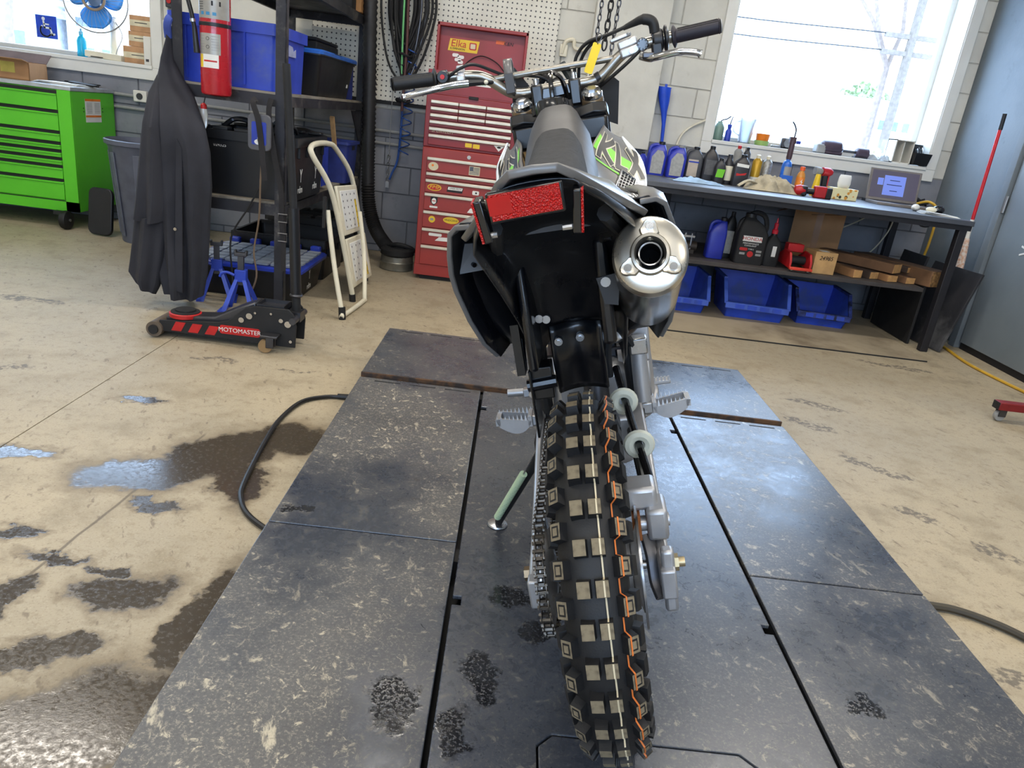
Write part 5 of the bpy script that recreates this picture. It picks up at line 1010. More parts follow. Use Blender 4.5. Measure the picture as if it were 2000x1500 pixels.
t = jug('black gallon oil jug with white banner label on the lower shelf', 1.77, 5.46, .22, .13, .36, BLACKM, BLACK, [(-.34, .46), (.3, .46), (.3, .57), (-.34, .57)], base=LZ, neck=-.25)
MB().tube(smooth_path([(-.06, 0, .33), (.0, 0, .37), (.07, 0, .35), (.1, 0, .27), (.08, 0, .21)], 5), .018, 8).build('top_handle', BLACKM, t)
txt('HONDA', .034, (-.005, -.0685, .186), FRONT, INKR, t, sx=1.15); txt('PERFORMANCE', .0155, (-.01, -.0665, .151), FRONT, PAPER, t, sx=1.1); txt('COOLANT', .0155, (-.01, -.0665, .135), FRONT, PAPER, t, sx=1.2)
decal(t, rrect(.06, .022, .01), -.055, .108, -.0655, INKR, 'print'); txt('TYPE 2', .014, (.0, -.067, .11), FRONT, PAPER, t); decal(t, oval(.045, .045), -.0, .075, -.0655, INKR, 'print')
for x, z in ((-.06, .075), (.06, .075), (.06, .1)): decal(t, rrect(.04, .016, .002), x, z, -.0655, GREYP, 'print')
t = jug('black quart bottle with a red pump cap on the lower shelf', 1.945, 5.48, .12, .1, .24, BLACKM, BLACK, [(-.05, .3), (.2, .3), (.2, .62), (-.05, .62)], False, base=LZ, neck=.0, nm='oil_bottle', cat='bottle')
MB().lathe([(.022, .235), (.024, .26), (.014, .27), (.016, .31), (.008, .315), (.004, .35)], 14).build('pump_cap', pm('pump_red', C(206, 40, 60), .35), t)
t = thing('small_jack', 'small red bottle trolley jack on the lower shelf edge', 'jack', (2.13, 5.42, LZ))
for x in (-.075, .075): MB().yz([(-.1, .02), (.16, .03), (.16, .09), (.05, .14), (-.06, .13), (-.1, .07)], x-.008, x+.008).build('side_plate', RT, t, bevel=.002)
MB().b2(-.085, .085, -.13, -.10, .015, .035).build('front_bar', pm('jack_orange_red', C(206, 60, 44), .4), t, bevel=.004); MB().cyl((-.07, .02, .07), (.07, .02, .07), .03, n=14).build('ram', BLACKM, t); MB().b2(-.06, .06, .06, .14, .12, .18).build('pump_block', RT, t, bevel=.006)
for x in (-.06, .06): MB().cyl((x-.008, -.1, .013), (x+.008, -.1, .013), .013, n=12).build('wheel', STEEL, t)
t = thing('small_carton', 'small tan carton with handwritten number on the lower shelf', 'box', (2.315, 5.45, LZ), (0, 0, R(5))); MB().b2(-.085, .085, -.085, .085, 0, .16).build('body', pm('tan_card', C(196, 156, 104), .75), t, bevel=.002); txt('24985', .042, (.0, -.087, .115), FRONT, INK, t, sx=1.0, shear=.2); MB().b2(-.03, .03, -.06, .0, .1605, .162).build('tape', PAPER, t)
t = thing('tall_carton', 'tall open brown carton standing behind the small carton', 'box', (2.44, 5.96, LZ), (0, 0, R(-24)))
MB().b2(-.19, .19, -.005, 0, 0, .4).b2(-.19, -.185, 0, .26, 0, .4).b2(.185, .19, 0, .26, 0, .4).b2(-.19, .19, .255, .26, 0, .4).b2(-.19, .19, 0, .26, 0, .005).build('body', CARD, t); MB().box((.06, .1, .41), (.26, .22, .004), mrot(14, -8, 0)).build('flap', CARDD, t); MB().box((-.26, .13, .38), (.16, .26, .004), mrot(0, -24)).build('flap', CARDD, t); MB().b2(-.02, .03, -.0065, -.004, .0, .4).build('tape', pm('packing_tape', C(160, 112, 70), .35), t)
WD = [pm('timber_%d' % i, c, .8, var=.14, scale=7, grime=C(72, 54, 42)) for i, c in enumerate((C(150, 108, 70), C(74, 58, 48), C(118, 86, 60)))]
END = pm('timber_end', C(208, 158, 100), .8, var=.1, scale=30)
for i, (x, y, z, w_, d, h_, rz, tilt, mi, lb) in enumerate(((2.5, 5.62, 0, .085, .5, .06, 22, 0, 0, 'short pale timber offcut nearest the carton'), (2.64, 5.64, 0, .09, .46, .055, 25, 0, 1, 'dark timber offcut lying second from the carton'), (2.78, 5.6, 0, .1, .44, .05, 22, 0, 0, 'timber offcut with a pale sawn end under the pile'), (2.93, 5.6, 0, .09, .42, .05, 20, 0, 2, 'small pale ended timber offcut at the shelf end'),
        (2.70, 5.66, .062, .13, .6, .07, 40, 0, 2, 'thick brown timber lying across the offcuts'), (2.88, 5.72, .064, .055, .5, .045, 38, 0, 1, 'narrow dark timber on top of the pile'))):
    o = thing('timber_offcut', lb, 'timber', (x, y, LZ+z), (0, 0, R(rz)), 'timber offcuts on the lower shelf'); MB().b2(-w_/2, w_/2, -d/2, d/2, 0, h_).build('block', WD[mi], o, bevel=.003); MB().b2(-w_/2+.003, w_/2-.003, -d/2-.0015, -d/2, .003, h_-.003).build('sawn_end', END, o)
o = thing('heavy_beam', 'heavy square timber beam with a splintered end at the bench end', 'timber', (3.02, 5.78, LZ), (0, 0, R(26))); MB().b2(-.09, .09, -.42, .3, .0, .12).build('block', WD[2], o, bevel=.006); MB().b2(-.085, .085, -.4225, -.42, .004, .115).build('sawn_end', pm('rough_end', C(170, 128, 80), .9, var=.3, scale=40), o)
# ------------------------------------------------------------------ floor below the bench
BB = pm('bin_blue', C(54, 88, 216), .42, var=.1, scale=8, grime=C(66, 90, 176))
def binbox(label, x, y, w_, d, h_, rz, dirty=False):
    t = thing('parts_bin', label, 'bin', (x, y, 0), (0, 0, R(rz)), 'blue stacking bins under the bench'); th = .008; k = .86
    m_ = BB; f = h_*.42
    for s in (-1, 1): MB().add([(s*w_/2*k, -d/2*k, 0), (s*w_/2*k, d/2*k, 0), (s*w_/2, d/2, h_), (s*w_/2, -d/2+.12, h_), (s*w_/2*.94, -d/2-.02, f)]+[(s*(w_/2*k-th), -d/2*k, 0), (s*(w_/2*k-th), d/2*k, 0), (s*(w_/2-th), d/2, h_), (s*(w_/2-th), -d/2+.12, h_), (s*(w_/2*.94-th), -d/2-.02, f)], [(0, 1, 2, 3, 4), (9, 8, 7, 6, 5), (0, 5, 6, 1), (1, 6, 7, 2), (2, 7, 8, 3), (3, 8, 9, 4), (4, 9, 5, 0)]).build('side_wall', m_, t, smooth=False)
    MB().loft([[Vector((-w_/2*k, d/2*k, 0)), Vector((w_/2*k, d/2*k, 0)), Vector((w_/2, d/2, h_)), Vector((-w_/2, d/2, h_))], [Vector((-w_/2*k, d/2*k-th, 0)), Vector((w_/2*k, d/2*k-th, 0)), Vector((w_/2, d/2-th, h_)), Vector((-w_/2, d/2-th, h_))]]).build('rear_wall', m_, t, smooth=False)
    MB().loft([[Vector((-w_/2*k, -d/2*k, 0)), Vector((w_/2*k, -d/2*k, 0)), Vector((w_/2*.94, -d/2-.02, f)), Vector((-w_/2*.94, -d/2-.02, f))], [Vector((-w_/2*k, -d/2*k+th, 0)), Vector((w_/2*k, -d/2*k+th, 0)), Vector((w_/2*.94, -d/2-.02+th, f)), Vector((-w_/2*.94, -d/2-.02+th, f))]]).build('front_wall', m_, t, smooth=False)
    MB().b2(-w_/2*k, w_/2*k, -d/2*k, d/2*k, 0, th).build('bottom', m_, t)
    lipm = pm('bin_lip_dirty', C(56, 74, 150), .5, var=.3, scale=20, grime=C(28, 28, 34)) if dirty else pm('bin_lip', C(76, 108, 214), .45, var=.1)
    MB().b2(-w_/2*.98, w_/2*.98, -d/2-.045, -d/2-.012, f-.035, f+.012).build('front_lip', lipm, t, bevel=.004)
    for s in (-1, 1): MB().loft([[Vector((s*(w_/2*.96+a), -d/2-.03+b, f)) for a, b in ((-.012, -.01), (.014, -.01), (.014, .012), (-.012, .012))], [Vector((s*(w_/2+a), -d/2+.115+b, h_)) for a, b in ((-.012, -.01), (.014, -.01), (.014, .012), (-.012, .012))]]).build('side_lip', lipm, t); MB().b2(s*w_/2-.012, s*w_/2+.012, -d/2+.1, d/2, h_-.014, h_+.006).build('side_lip', lipm, t)
    for i in range(4): MB().b2(-w_*.34+i*w_*.19, -w_*.34+i*w_*.19+w_*.14, -d/2-.047, -d/2-.044, f-.028, f+.004).build('lip_window', m_, t)
    return t
binbox('blue stacking bin with a clean front lip under the bench middle', 1.97, 5.78, .5, .5, .30, -3)
binbox('blue stacking bin with a grease blackened front lip', 2.53, 5.84, .42, .48, .27, -4, True)
binbox('blue stacking bin half hidden behind the muffler', 1.36, 5.78, .44, .5, .29, 0)
o = thing('floor_board', 'worn brown hardboard sheet lying on the floor before the bench', 'board', (2.1, 5.55, 0)); MB().b2(-1.05, .93, -.62, .55, .001, .009).build('sheet', pm('hardboard', C(168, 154, 130), .75, var=.1, scale=2, grime=C(120, 106, 86)), o, bevel=.002); MB().b2(-1.05, .93, -.625, -.62, .0, .009).build('frayed_edge', BLACKM, o)
BRD = pm('painted_board', C(46, 46, 50), .6, var=.15, scale=4, grime=C(88, 88, 90))
for i, (x, y, w_, h_, rx, rz, m_, lb) in enumerate(((3.13, 5.72, .62, .45, 0, 90, BLACKM, 'black sheet panel standing under the bench end'), (3.33, 5.52, .52, .62, 14, 98, BRD, 'scuffed dark board leaning against the bench end'), (3.3, 6.05, .36, .62, 8, 92, BRD, 'grey board standing behind the leaning board'))):
    o = thing('leaning_board', lb, 'board', (x, y, 0), (0, 0, R(rz))); M = mrot(rx) if rx else Matrix.Identity(4)
    MB().box((0, 0, 0), (w_, .02, h_), None).build('sheet', m_, o, bevel=.002, loc=(0, .0+h_/2*math.sin(R(-rx))*-0, h_/2*math.cos(R(rx))+.006), rot=(R(rx), 0, 0)); MB().box((0, 0, 0), (w_*.9, .004, .012)).build('edge_strip', DSTEEL, o, loc=(0, -math.sin(R(rx))*h_/2-.012, h_*math.cos(R(rx))-.01))
# broom on the door wall
t = thing('red_broom', 'red handled broom standing bristles down against the grey wall', 'broom', (3.44, 5.62, .45))
MB().tube([(0, 0, .5), (-.02, 0, 1.17)], .0125, 12).build('handle', pm('broom_red', C(206, 28, 38), .35), t); MB().tube([(-.019, 0, 1.15), (-.023, 0, 1.26)], .0155, 12).build('grip_cap', BLACK, t)
MB().tube([(0.004, 0, .36), (0, 0, .51)], [.018, .0135], 12).build('ferrule', WHITE, t); MB().loft([[Vector((.006+x*a, y*b, z)) for x, y in oval(2, 2, 16)] for z, a, b in ((-.44, .03, .11), (-.1, .032, .1), (.1, .03, .075), (.26, .028, .045), (.37, .02, .02))]).build('bristles', pm('bristles', C(206, 160, 130), .85, var=.2, scale=60, col2=C(224, 214, 204)), t)
# wheeled red stand at the frame edge
t = thing('red_stand', 'red steel stand leg on a small caster at the picture edge', 'stand', (2.9, 3.82, 0)); MB().b2(-.09, .6, -.03, .03, .07, .115).build('leg', pm('stand_red', C(130, 26, 32), .4), t, bevel=.004); MB().b2(.3, .36, -.03, .03, .115, .7).build('upright', pm('stand_red2', C(130, 26, 32), .4), t, bevel=.004); MB().b2(-.093, -.09, -.028, .028, .072, .113).build('end_cap', BLACKM, t)
c_ = MB().lathe([(.008, -.012), (.028, -.012), (.031, 0), (.028, .012), (.008, .012)], 18, T(-.055, 0, .031) @ mrot(90)).build('caster', GREYP, t); MB().b2(-.07, -.03, -.02, -.014, .03, .07).b2(-.07, -.03, .014, .02, .03, .07).build('caster_fork', DSTEEL, c_)
MB().lathe([(.012, -.012), (.03, -.012), (.03, .012)], 12, T(.5, 0, .03) @ mrot(90)).b2(.48, .52, -.02, .02, .03, .075).build('caster', GREYP, t)
# ------------------------------------------------------------------ the dirt bike (x right, y forward from the rear axle, z up from the contact point)
LEAN, BYAW = R(15.8), R(4.6)
bfy = Vector((math.sin(BYAW), math.cos(BYAW), 0)); brx = Vector((math.cos(BYAW), -math.sin(BYAW), 0))
bu = Vector((0, 0, 1))*math.cos(LEAN)-brx*math.sin(LEAN); br_ = brx*math.cos(LEAN)+Vector((0, 0, 1))*math.sin(LEAN)
BO = Vector((.342, 1.19, HL+.004))
bike = thing('dirt_bike', 'grey and lime off-road dirt bike leaning on its side stand on the lift', 'motorcycle')
BM = Matrix(((br_.x, bfy.x, bu.x, BO.x), (br_.y, bfy.y, bu.y, BO.y), (br_.z, bfy.z, bu.z, BO.z), (0, 0, 0, 1))); bike.matrix_world = BM
BI = BM.inverted()
GREYB = pm('bike_grey', C(104, 102, 100), .32, var=.04, coat=.1); GREYD = pm('bike_dark_grey', C(64, 64, 66), .5, var=.05, bump=.1, bscale=500)
SEATM = pm('seat_gripper', C(40, 41, 44), .8, var=.1, scale=60, bump=.7, bscale=700); BKP = pm('fender_black', C(14, 15, 19), .3, var=.1, coat=.15)
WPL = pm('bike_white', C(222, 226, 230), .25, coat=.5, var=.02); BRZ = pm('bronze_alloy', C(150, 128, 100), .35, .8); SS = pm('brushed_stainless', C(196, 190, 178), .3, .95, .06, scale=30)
BARM = pm('bar_titanium', C(150, 146, 138), .3, .9, .05); CREAML = pm('cream_line', C(206, 192, 160), .6); ORL = pm('orange_line', C(214, 116, 48), .6)
def bp(m, nm, mt, **k): return m.build(nm, mt, k.pop('parent', bike), **k)
# rear tyre
ZC = .338; RC = .328
XR_ = mrot(0, 90)                                        # lathe axis z -> x
def wheelm(y, z): return T(0, y, z) @ mrot(0, 90)
sec = [(.205, .034), (.222, .044), (.25, .052), (.275, .054), (.295, .051), (.311, .042), (.322, .028), (.327, .012), (.3275, 0)]
prof = [(r, x) for r, x in sec]+[(r, -x) for r, x in reversed(sec[:-1])]
tyre = bp(MB().lathe(prof, 72, wheelm(0, ZC), caps=False), 'rear_tire', RUBBER)
TOPM = pm('dusty_tread', C(122, 110, 88), .9, var=.22, scale=80)
def knob(w, l, h, ins=False):
    m = MB(); a, b = .5, .44
    m.add([(-w*a, -l*a, -.004), (w*a, -l*a, -.004), (w*a, l*a, -.004), (-w*a, l*a, -.004), (-w*b, -l*b, h), (w*b, -l*b, h), (w*b, l*b, h), (-w*b, l*b, h)], [(0, 1, 5, 4), (1, 2, 6, 5), (2, 3, 7, 6), (3, 0, 4, 7)])
    m.cm = 1; m.add([(-w*b, -l*b, h), (w*b, -l*b, h), (w*b, l*b, h), (-w*b, l*b, h)], [(0, 1, 2, 3)])
    if ins:
        m.cm = 0; m.add([(-w*.3, -l*.3, h+.0004), (w*.3, -l*.3, h+.0004), (w*.3, l*.3, h+.0004), (-w*.3, l*.3, h+.0004)], [(0, 1, 2, 3)])
        m.cm = 1; m.add([(-w*.2, -l*.2, h+.0008), (w*.2, -l*.2, h+.0008), (w*.2, l*.2, h+.0008), (-w*.2, l*.2, h+.0008)], [(0, 1, 2, 3)])
    return m
KC = knob(.022, .028, .016).mesh('tread_block', [RUBBER, TOPM], False); KS = knob(.022, .03, .015, True).mesh('tread_block', [RUBBER, TOPM], False); KE = knob(.02, .034, .012).mesh('tread_block', [RUBBER, RUBBER], False)
NR = 35; PT = 360/NR
def tread(me, x, r, tilt, ang):
    o = bpy.data.objects.new('tread_block', me); COL.objects.link(o); o.parent = tyre
    o.matrix_local = T(0, 0, ZC) @ Matrix.Rotation(R(ang), 4, 'X') @ T(x, 0, r) @ mrot(0, tilt)
for k in range(NR):
    a = 10.2+PT*k
    for s in (-1, 1):
        tread(KC, s*.0132, .3265, s*4, a); tread(KS, s*.0415, .313, s*36, a+PT/2); tread(KE, s*.0535, .287, s*70, a+PT/2)
def ribbon_on(fn, w, nm, mt):
    m = MB(); L = [fn(i) for i in range(0, NR*16+1)]; vs = []; fs = []
    for x, r, ang, tl in L:
        Mx = T(0, 0, ZC) @ Matrix.Rotation(R(ang), 4, 'X') @ T(x, 0, r) @ mrot(0, tl)
        vs += [Mx @ Vector((-w, 0, 0)), Mx @ Vector((w, 0, 0))]
    for i in range(len(L)-1): fs.append((2*i, 2*i+1, 2*i+3, 2*i+2))
    m.add(vs, fs); return m.build(nm, mt, tyre)
def cl(i):
    ph = (i % 16)/16; on = ph < .22 or ph > .78
    return (.0172, .3436 if on else .3285, 10.2+PT*i/16, 5)
ribbon_on(cl, .0013, 'cream_stripe', CREAML)
def ol(i):
    ph = (i % 16)/16; d = abs(ph-.5); on = d < .26
    return (.047 if on else .039, .329 if on else .3155, 10.2+PT*i/16, 36)
ribbon_on(ol, .0014, 'orange_stripe', ORL)
# rear wheel
rim = bp(MB().lathe([(.238, -.03), (.228, -.036), (.212, -.03), (.205, -.012), (.205, .012), (.212, .03), (.228, .036), (.238, .03)], 48, wheelm(0, ZC), caps=False), 'wheel_rim', BLACK)
hub = bp(MB().lathe([(.02, -.06), (.045, -.058), (.045, -.045), (.028, -.03), (.028, .03), (.045, .045), (.045, .058), (.02, .06)], 28, wheelm(0, ZC)), 'wheel_hub', ALU)
for k in range(32):
    s = 1 if k % 2 else -1; a = R(360*k/32); b = a+R(34 if (k//2) % 2 else -34)
    bp(MB().tube([(s*.05, .042*math.sin(b), ZC+.042*math.cos(b)), (s*.012, .207*math.sin(a), ZC+.207*math.cos(a))], .0021, 5), 'spoke', STEEL, parent=rim)
disc = MB(); nd = 40
ring = lambda r, x: [Vector((x, r*(1+(.02*math.sin(16*2*PI*j/nd*1.0) if r > .1 else 0))*math.sin(2*PI*j/nd), ZC+r*(1+(.02*math.sin(16*2*PI*j/nd) if r > .1 else 0))*math.cos(2*PI*j/nd))) for j in range(nd)]
disc.loft([ring(.085, .074), ring(.118, .074), ring(.118, .078), ring(.085, .078)], True, False, True); bp(disc, 'brake_disc', STEEL); bp(MB().lathe([(.04, .058), (.088, .072), (.088, .078), (.04, .062)], 20, wheelm(0, ZC)), 'disc_carrier', ALU, parent=hub)
bp(MB().lathe([(.04, -.088), (.108, -.1015), (.113, -.1035), (.113, -.1065), (.1, -.108), (.04, -.094)], 44, wheelm(0, ZC)), 'rear_sprocket', STEEL)
bp(MB().cyl((-.15, 0, ZC), (.15, 0, ZC), .0085, n=12), 'axle', STEEL); bp(MB().cyl((.128, 0, ZC), (.146, 0, ZC), .0165, n=6).cyl((.146, 0, ZC), (.158, 0, ZC), .0095, n=12), 'axle_nut', pm('zinc', C(196, 178, 140), .35, .8)); bp(MB().cyl((-.15, 0, ZC), (-.136, 0, ZC), .014, n=6), 'axle_head', BRZ)
# chain
XC = -.105; ch_ = bp(MB().lathe([(.02, -.006), (.032, -.006), (.032, .006), (.02, .006)], 16, T(XC, .5, .425) @ mrot(0, 90)), 'drive_chain', DSTEEL)
rs, fs_ = .117, .034; path = []
y0, z0, y1, z1 = 0, ZC, .5, .425
for t_ in [i/30 for i in range(30)]: path.append(Vector((XC, y1+(y0-y1)*t_, z1+fs_+(z0+rs-z1-fs_)*t_)))
for a in range(0, 181, 5): path.append(Vector((XC, -rs*math.sin(R(a)), z0+rs*math.cos(R(a)))))
for t_ in [i/30 for i in range(1, 31)]: path.append(Vector((XC, y0+(y1-y0)*t_, z0-rs+(z1-fs_-z0+rs)*t_)))
plen = [0]
for a, b in zip(path, path[1:]): plen.append(plen[-1]+(b-a).length)
def along(s):
    for i in range(len(plen)-1):
        if plen[i+1] >= s: return path[i].lerp(path[i+1], (s-plen[i])/(plen[i+1]-plen[i]+1e-9))
    return path[-1]
def linkmesh(x, w):
    m = MB()
    for s in (-1, 1): m.prism(rrect(.021, .0125, .006, 2), .0016, T(s*x, 0, 0) @ mrot(0, 90) @ mrot(0, 0, 90))
    for s in (-1, 1): m.cyl((-w, s*.0068, 0), (w, s*.0068, 0), .0042, n=6)
    return m.mesh('link', pm('chain_steel%d' % int(w*1e4), C(120, 114, 106) if w > .009 else C(70, 66, 62), .35, .9), True)
LA, LB = linkmesh(.0085, .0115), linkmesh(.006, .006)
n_ = int(plen[-1]/.0148)
for k in range(n_):
    p, q_ = along(k*.0148), along(k*.0148+.0148); d = (q_-p).normalized(); o = bpy.data.objects.new('link', LA if k % 2 else LB); COL.objects.link(o); o.parent = ch_
    o.matrix_local = T((p+q_)/2) @ Matrix.Rotation(math.atan2(d.z, d.y), 4, 'X')
# swingarm
for s in (-1, 1):
    x0_, x1_ = s*.102, s*.13
    m = MB(); rings = []
    for y, z, h_, xa, xb in ((-.055, ZC, .045, s*.108, s*.128), (-.02, ZC, .06, s*.106, s*.13), (.06, ZC+.012, .062, s*.104, s*.13), (.3, ZC+.065, .075, s*.1, s*.13), (.52, ZC+.11, .085, s*.085, s*.125)):
        if s < 0: xa, xb = -.118, -.136
        a, b = min(xa, xb), max(xa, xb); rings.append([Vector((a, y, z-h_/2)), Vector((b, y, z-h_/2)), Vector((b, y, z+h_/2)), Vector((a, y, z+h_/2))])
    m.loft(rings); bp(m, 'swingarm', ALU, bevel=.006); bp(MB().b2(s*.122-.014, s*.122+.014, -.075, -.045, ZC-.03, ZC+.03), 'axle_block', ALU, bevel=.004)
bp(MB().b2(-.1, .1, .43, .5, .38, .47), 'swingarm_bridge', ALU, bevel=.01)
# rear brake caliper and hose guides
cal = bp(MB().b2(.058, .12, .02, .085, .44, .488), 'brake_caliper', ALU, bevel=.009); bp(MB().b2(.095, .135, .0, .075, .385, .45), 'caliper_body', ALU, parent=cal, bevel=.008); bp(MB().cyl((.075, .03, .41), (.13, .03, .41), .015, n=14).cyl((.1, .055, .4), (.14, .055, .4), .013, n=14), 'piston_boss', ALU, parent=cal); bp(MB().b2(.068, .073, .0, .06, .39, .44).b2(.079, .084, .0, .06, .39, .44), 'brake_pad', pm('pad_copper', C(158, 96, 52), .5, .5), parent=cal)
bp(MB().tube(smooth_path([(.092, .02, .39), (.098, -.01, .36), (.1, -.03, .32), (.108, -.055, .3)], 5), .013, 8, flat=.6), 'caliper_bracket', DSTEEL, parent=cal); bp(MB().b2(.112, .136, -.06, -.035, .27, .40), 'chain_adjuster', ALU, bevel=.006)
GUM = pm('pale_guard', C(214, 216, 200), .5)
bp(MB().tube(smooth_path([(.072, .42, .60), (.078, .38, .57), (.085, .34, .54), (.1, .2, .5), (.112, .1, .47)], 6), .0085, 10), 'brake_hose', BLACKG)
for y, x, z in ((.35, .08, .54), (.2, .101, .498)): bp(MB().tube([(x+.021*math.cos(t), y, z+.021*math.sin(t)) for t in [2*PI*i/18 for i in range(18)]], .0095, 8, closed=True, flat=1.3), 'hose_guide', GUM)
bp(MB().tube([(.088, .3, .49), (.1, .1, .44)], .008, 8), 'torque_rod', BLACK)
mc = bp(MB().cyl((.128, .45, .5), (.128, .45, .63), .019, n=16), 'rear_master_cylinder', ALU); bp(MB().b2(.108, .15, .43, .47, .62, .66), 'cylinder_head', STEEL, parent=mc, bevel=.004)
bp(MB().tube(smooth_path([(.055, .42, .58), (.06, .41, .66), (.09, .42, .69), (.118, .44, .64)], 5), .0095, 8), 'fluid_hose', BLACKM)
# mud flap, chain guard
flap = bp(MB().grid(lambda u, v: Vector((-.063+.116*u, .315+.03*math.sin(PI*u)+.05*(1-v)**2*0-.0+.09*max(0, .55-v), .575+.17*v)), 10, 10), 'mud_flap', BKP, solid=.006)
for x, z in ((-.044, .712), (.003, .716)): bp(MB().cyl((x, .30, z), (x, .32, z), .009, n=12).cyl((x, .294, z), (x, .301, z), .005, n=6), 'bolt', STEEL, parent=flap)
bp(MB().b2(-.118, -.068, .3, .36, .585, .66).b2(-.118, -.112, .28, .4, .5, .66), 'chain_guard', BKP, bevel=.006); bp(MB().tube([(-.125, .3, .62), (-.06, .3, .625)], .014, 10), 'cross_pipe', BKP)
# engine
EN = bp(MB().b2(-.1, .1, .5, .85, .3, .58), 'engine_case', ALU, bevel=.03); bp(MB().lathe([(.001, .165), (.07, .165), (.1, .155), (.112, .13), (.112, .08)], 32, T(0, .64, .52) @ mrot(0, 90)), 'clutch_cover', ALU, parent=EN); bp(MB().b2(-.08, .09, .58, .76, .56, .86), 'cylinder_barrel', DSTEEL, parent=EN, bevel=.015); bp(MB().b2(.1, .16, .5, .56, .58, .68), 'cable_bracket', ALU, parent=EN, bevel=.006)
for i in range(6): bp(MB().b2(-.1, .11, .56, .78, .6+.035*i, .606+.035*i), 'fin', DSTEEL, parent=EN)
for s in (-1, 1): bp(MB().tube(smooth_path([(s*.1, .52, .35), (s*.11, .5, .5), (s*.1, .46, .72), (s*.09, .4, .9), (s*.08, .65, 1.03), (s*.05, .82, 1.1)], 5), .016, 10), 'frame_tube', BLACKM)
for s in (-1, 1): bp(MB().tube([(s*.1, .42, .82), (s*.11, .05, .96), (s*.08, -.15, 1.02)], .012, 8), 'subframe_tube', BLACKM)
bp(MB().cyl((0.02, .42, .42), (0.02, .46, .85), .03, n=14), 'rear_shock', DSTEEL)
bp(MB().tube([(-.125, .32, .82), (-.13, .29, .66)], .012, 8).b2(-.14, -.122, .27, .31, .655, .86), 'frame_stay', BKP)
# exhaust
ma = Vector((.139, -.125, .948)); mb_ = Vector((.15, .28, .778)); md = (mb_-ma).normalized(); MM = T(ma) @ Matrix((tuple((*v, 0)) for v in ((1, 0, 0), (0, 1, 0), (0, 0, 1)))).to_4x4() if False else None
a_, b_, d_ = frame(md); MUF = Matrix(((a_.x, b_.x, d_.x, ma.x), (a_.y, b_.y, d_.y, ma.y), (a_.z, b_.z, d_.z, ma.z), (0, 0, 0, 1)))
mu = bp(MB().lathe([(.0535, .012), (.0545, .02), (.056, .2), (.056, .34), (.05, .37), (.03, .41), (.022, .44)], 40, MUF, False, 1, 1.08), 'muffler', pm('muffler_can', C(150, 148, 146), .22, 1.0, .05, rv=.06))
cap = bp(MB().lathe([(.055, .03), (.0565, .02), (.0562, .01), (.053, .002), (.049, -.0005), (.04, -.003), (.03, -.005), (.0275, -.011), (.0235, -.012), (.021, -.006), (.0195, .01)], 44, MUF, caps=False, sx=1, sy=1.08), 'end_cap', SS, parent=mu)
bp(MB().lathe([(.0155, .03), (.0155, -.006), (.0175, -.007), (.0175, .03)], 24, MUF, caps=False), 'tail_pipe', STEEL, parent=mu); bp(MB().lathe([(.001, .029), (.0152, .029), (.0152, -.004)], 20, MUF, caps=False), 'pipe_bore', pm('bore_shade', C(8, 8, 8), .95, spec=.1), parent=mu)  # black bore colour stands in for the shade deep inside the pipe
for a in (95, 215, 335):
    c_ = Vector((.038*math.cos(R(a)), .041*math.sin(R(a)), 0)); rot = Matrix.Rotation(R(a), 4, 'Z')
    bo = bp(MB().loft([[MUF @ (T(c_) @ rot @ Vector((x*k, y*k, z))) for x, y in [(.017*math.cos(t)-.004, .012*math.sin(t)*(1.3 if math.cos(t) < 0 else 1)) for t in [2*PI*i/16 for i in range(16)]]] for k, z in ((1.0, -.004), (.85, -.0085), (.5, -.0075))]), 'boss', SS, parent=cap)
    bp(MB().cyl(MUF @ (c_+Vector((0, 0, -.007))), MUF @ (c_+Vector((0, 0, -.011))), .0058, n=12), 'bolt', CHROME, parent=cap)
bp(MB().tube(smooth_path([mb_-md*.01, mb_+md*.06+Vector((-.02, 0, -.01)), Vector((.09, .38, .70)), Vector((.05, .46, .72))], 6), .021, 12), 'header_pipe', pm('pipe_bronze', C(96, 84, 76), .3, .9)); bp(MB().lathe([(.024, 0), (.03, .004), (.03, .014), (.024, .018)], 16, T(.085, .36, .705) @ mrot(60, 0, -30)), 'pipe_clamp', STEEL)
bp(MB().prism([(-.02, 0), (.02, .005), (.012, -.05), (-.01, -.045)], .006, T(.075, .0, .9) @ mrot(90)), 'muffler_bracket', BLACK); bp(MB().cyl((.07, -.008, .892), (.07, .004, .892), .0085, n=12), 'bracket_bolt', STEEL); bp(MB().cyl((.07, -.01, .965), (.085, .0, .965), .008, n=8), 'bracket_bolt', CHROME)
# tail: black inner fender, grey fender skin, side panels
def arch(y, zc, hw, zb, n=14): return [Vector((hw*math.sin(-PI/2+PI*i/n), y, zb+(zc-zb)*math.cos(-PI/2+PI*i/n)**.6 if 0 < i < n else zb)) for i in range(n+1)]
inner = bp(MB().loft([arch(-.305, 1.086, .05, 1.072), arch(-.25, 1.07, .078, 1.045), arch(-.17, 1.05, .105, 1.01), arch(-.07, 1.03, .128, .975), arch(.05, .99, .112, .88), arch(.16, .93, .104, .80), arch(.25, .86, .1, .73), arch(.32, .76, .096, .66), arch(.37, .72, .09, .62)], False, False), 'inner_fender', BKP, solid=.004)
bp(MB().b2(-.098, -.078, .14, .3, .70, .92), 'inner_rib', BKP, parent=inner, bevel=.008); bp(MB().b2(.055, .08, .1, .3, .75, .95), 'inner_rib', BKP, parent=inner, bevel=.008)
for x, z in ((-.07, .79), (-.056, .787)): bp(MB().cyl((x, .21, z), (x, .225, z), .0085, n=12), 'bolt', STEEL, parent=inner)
half = [(0, -.336, 1.108), (.03, -.332, 1.106), (.05, -.305, 1.092), (.068, -.25, 1.075), (.1, -.175, 1.046), (.125, -.12, 1.024), (.146, -.075, 1.006)]
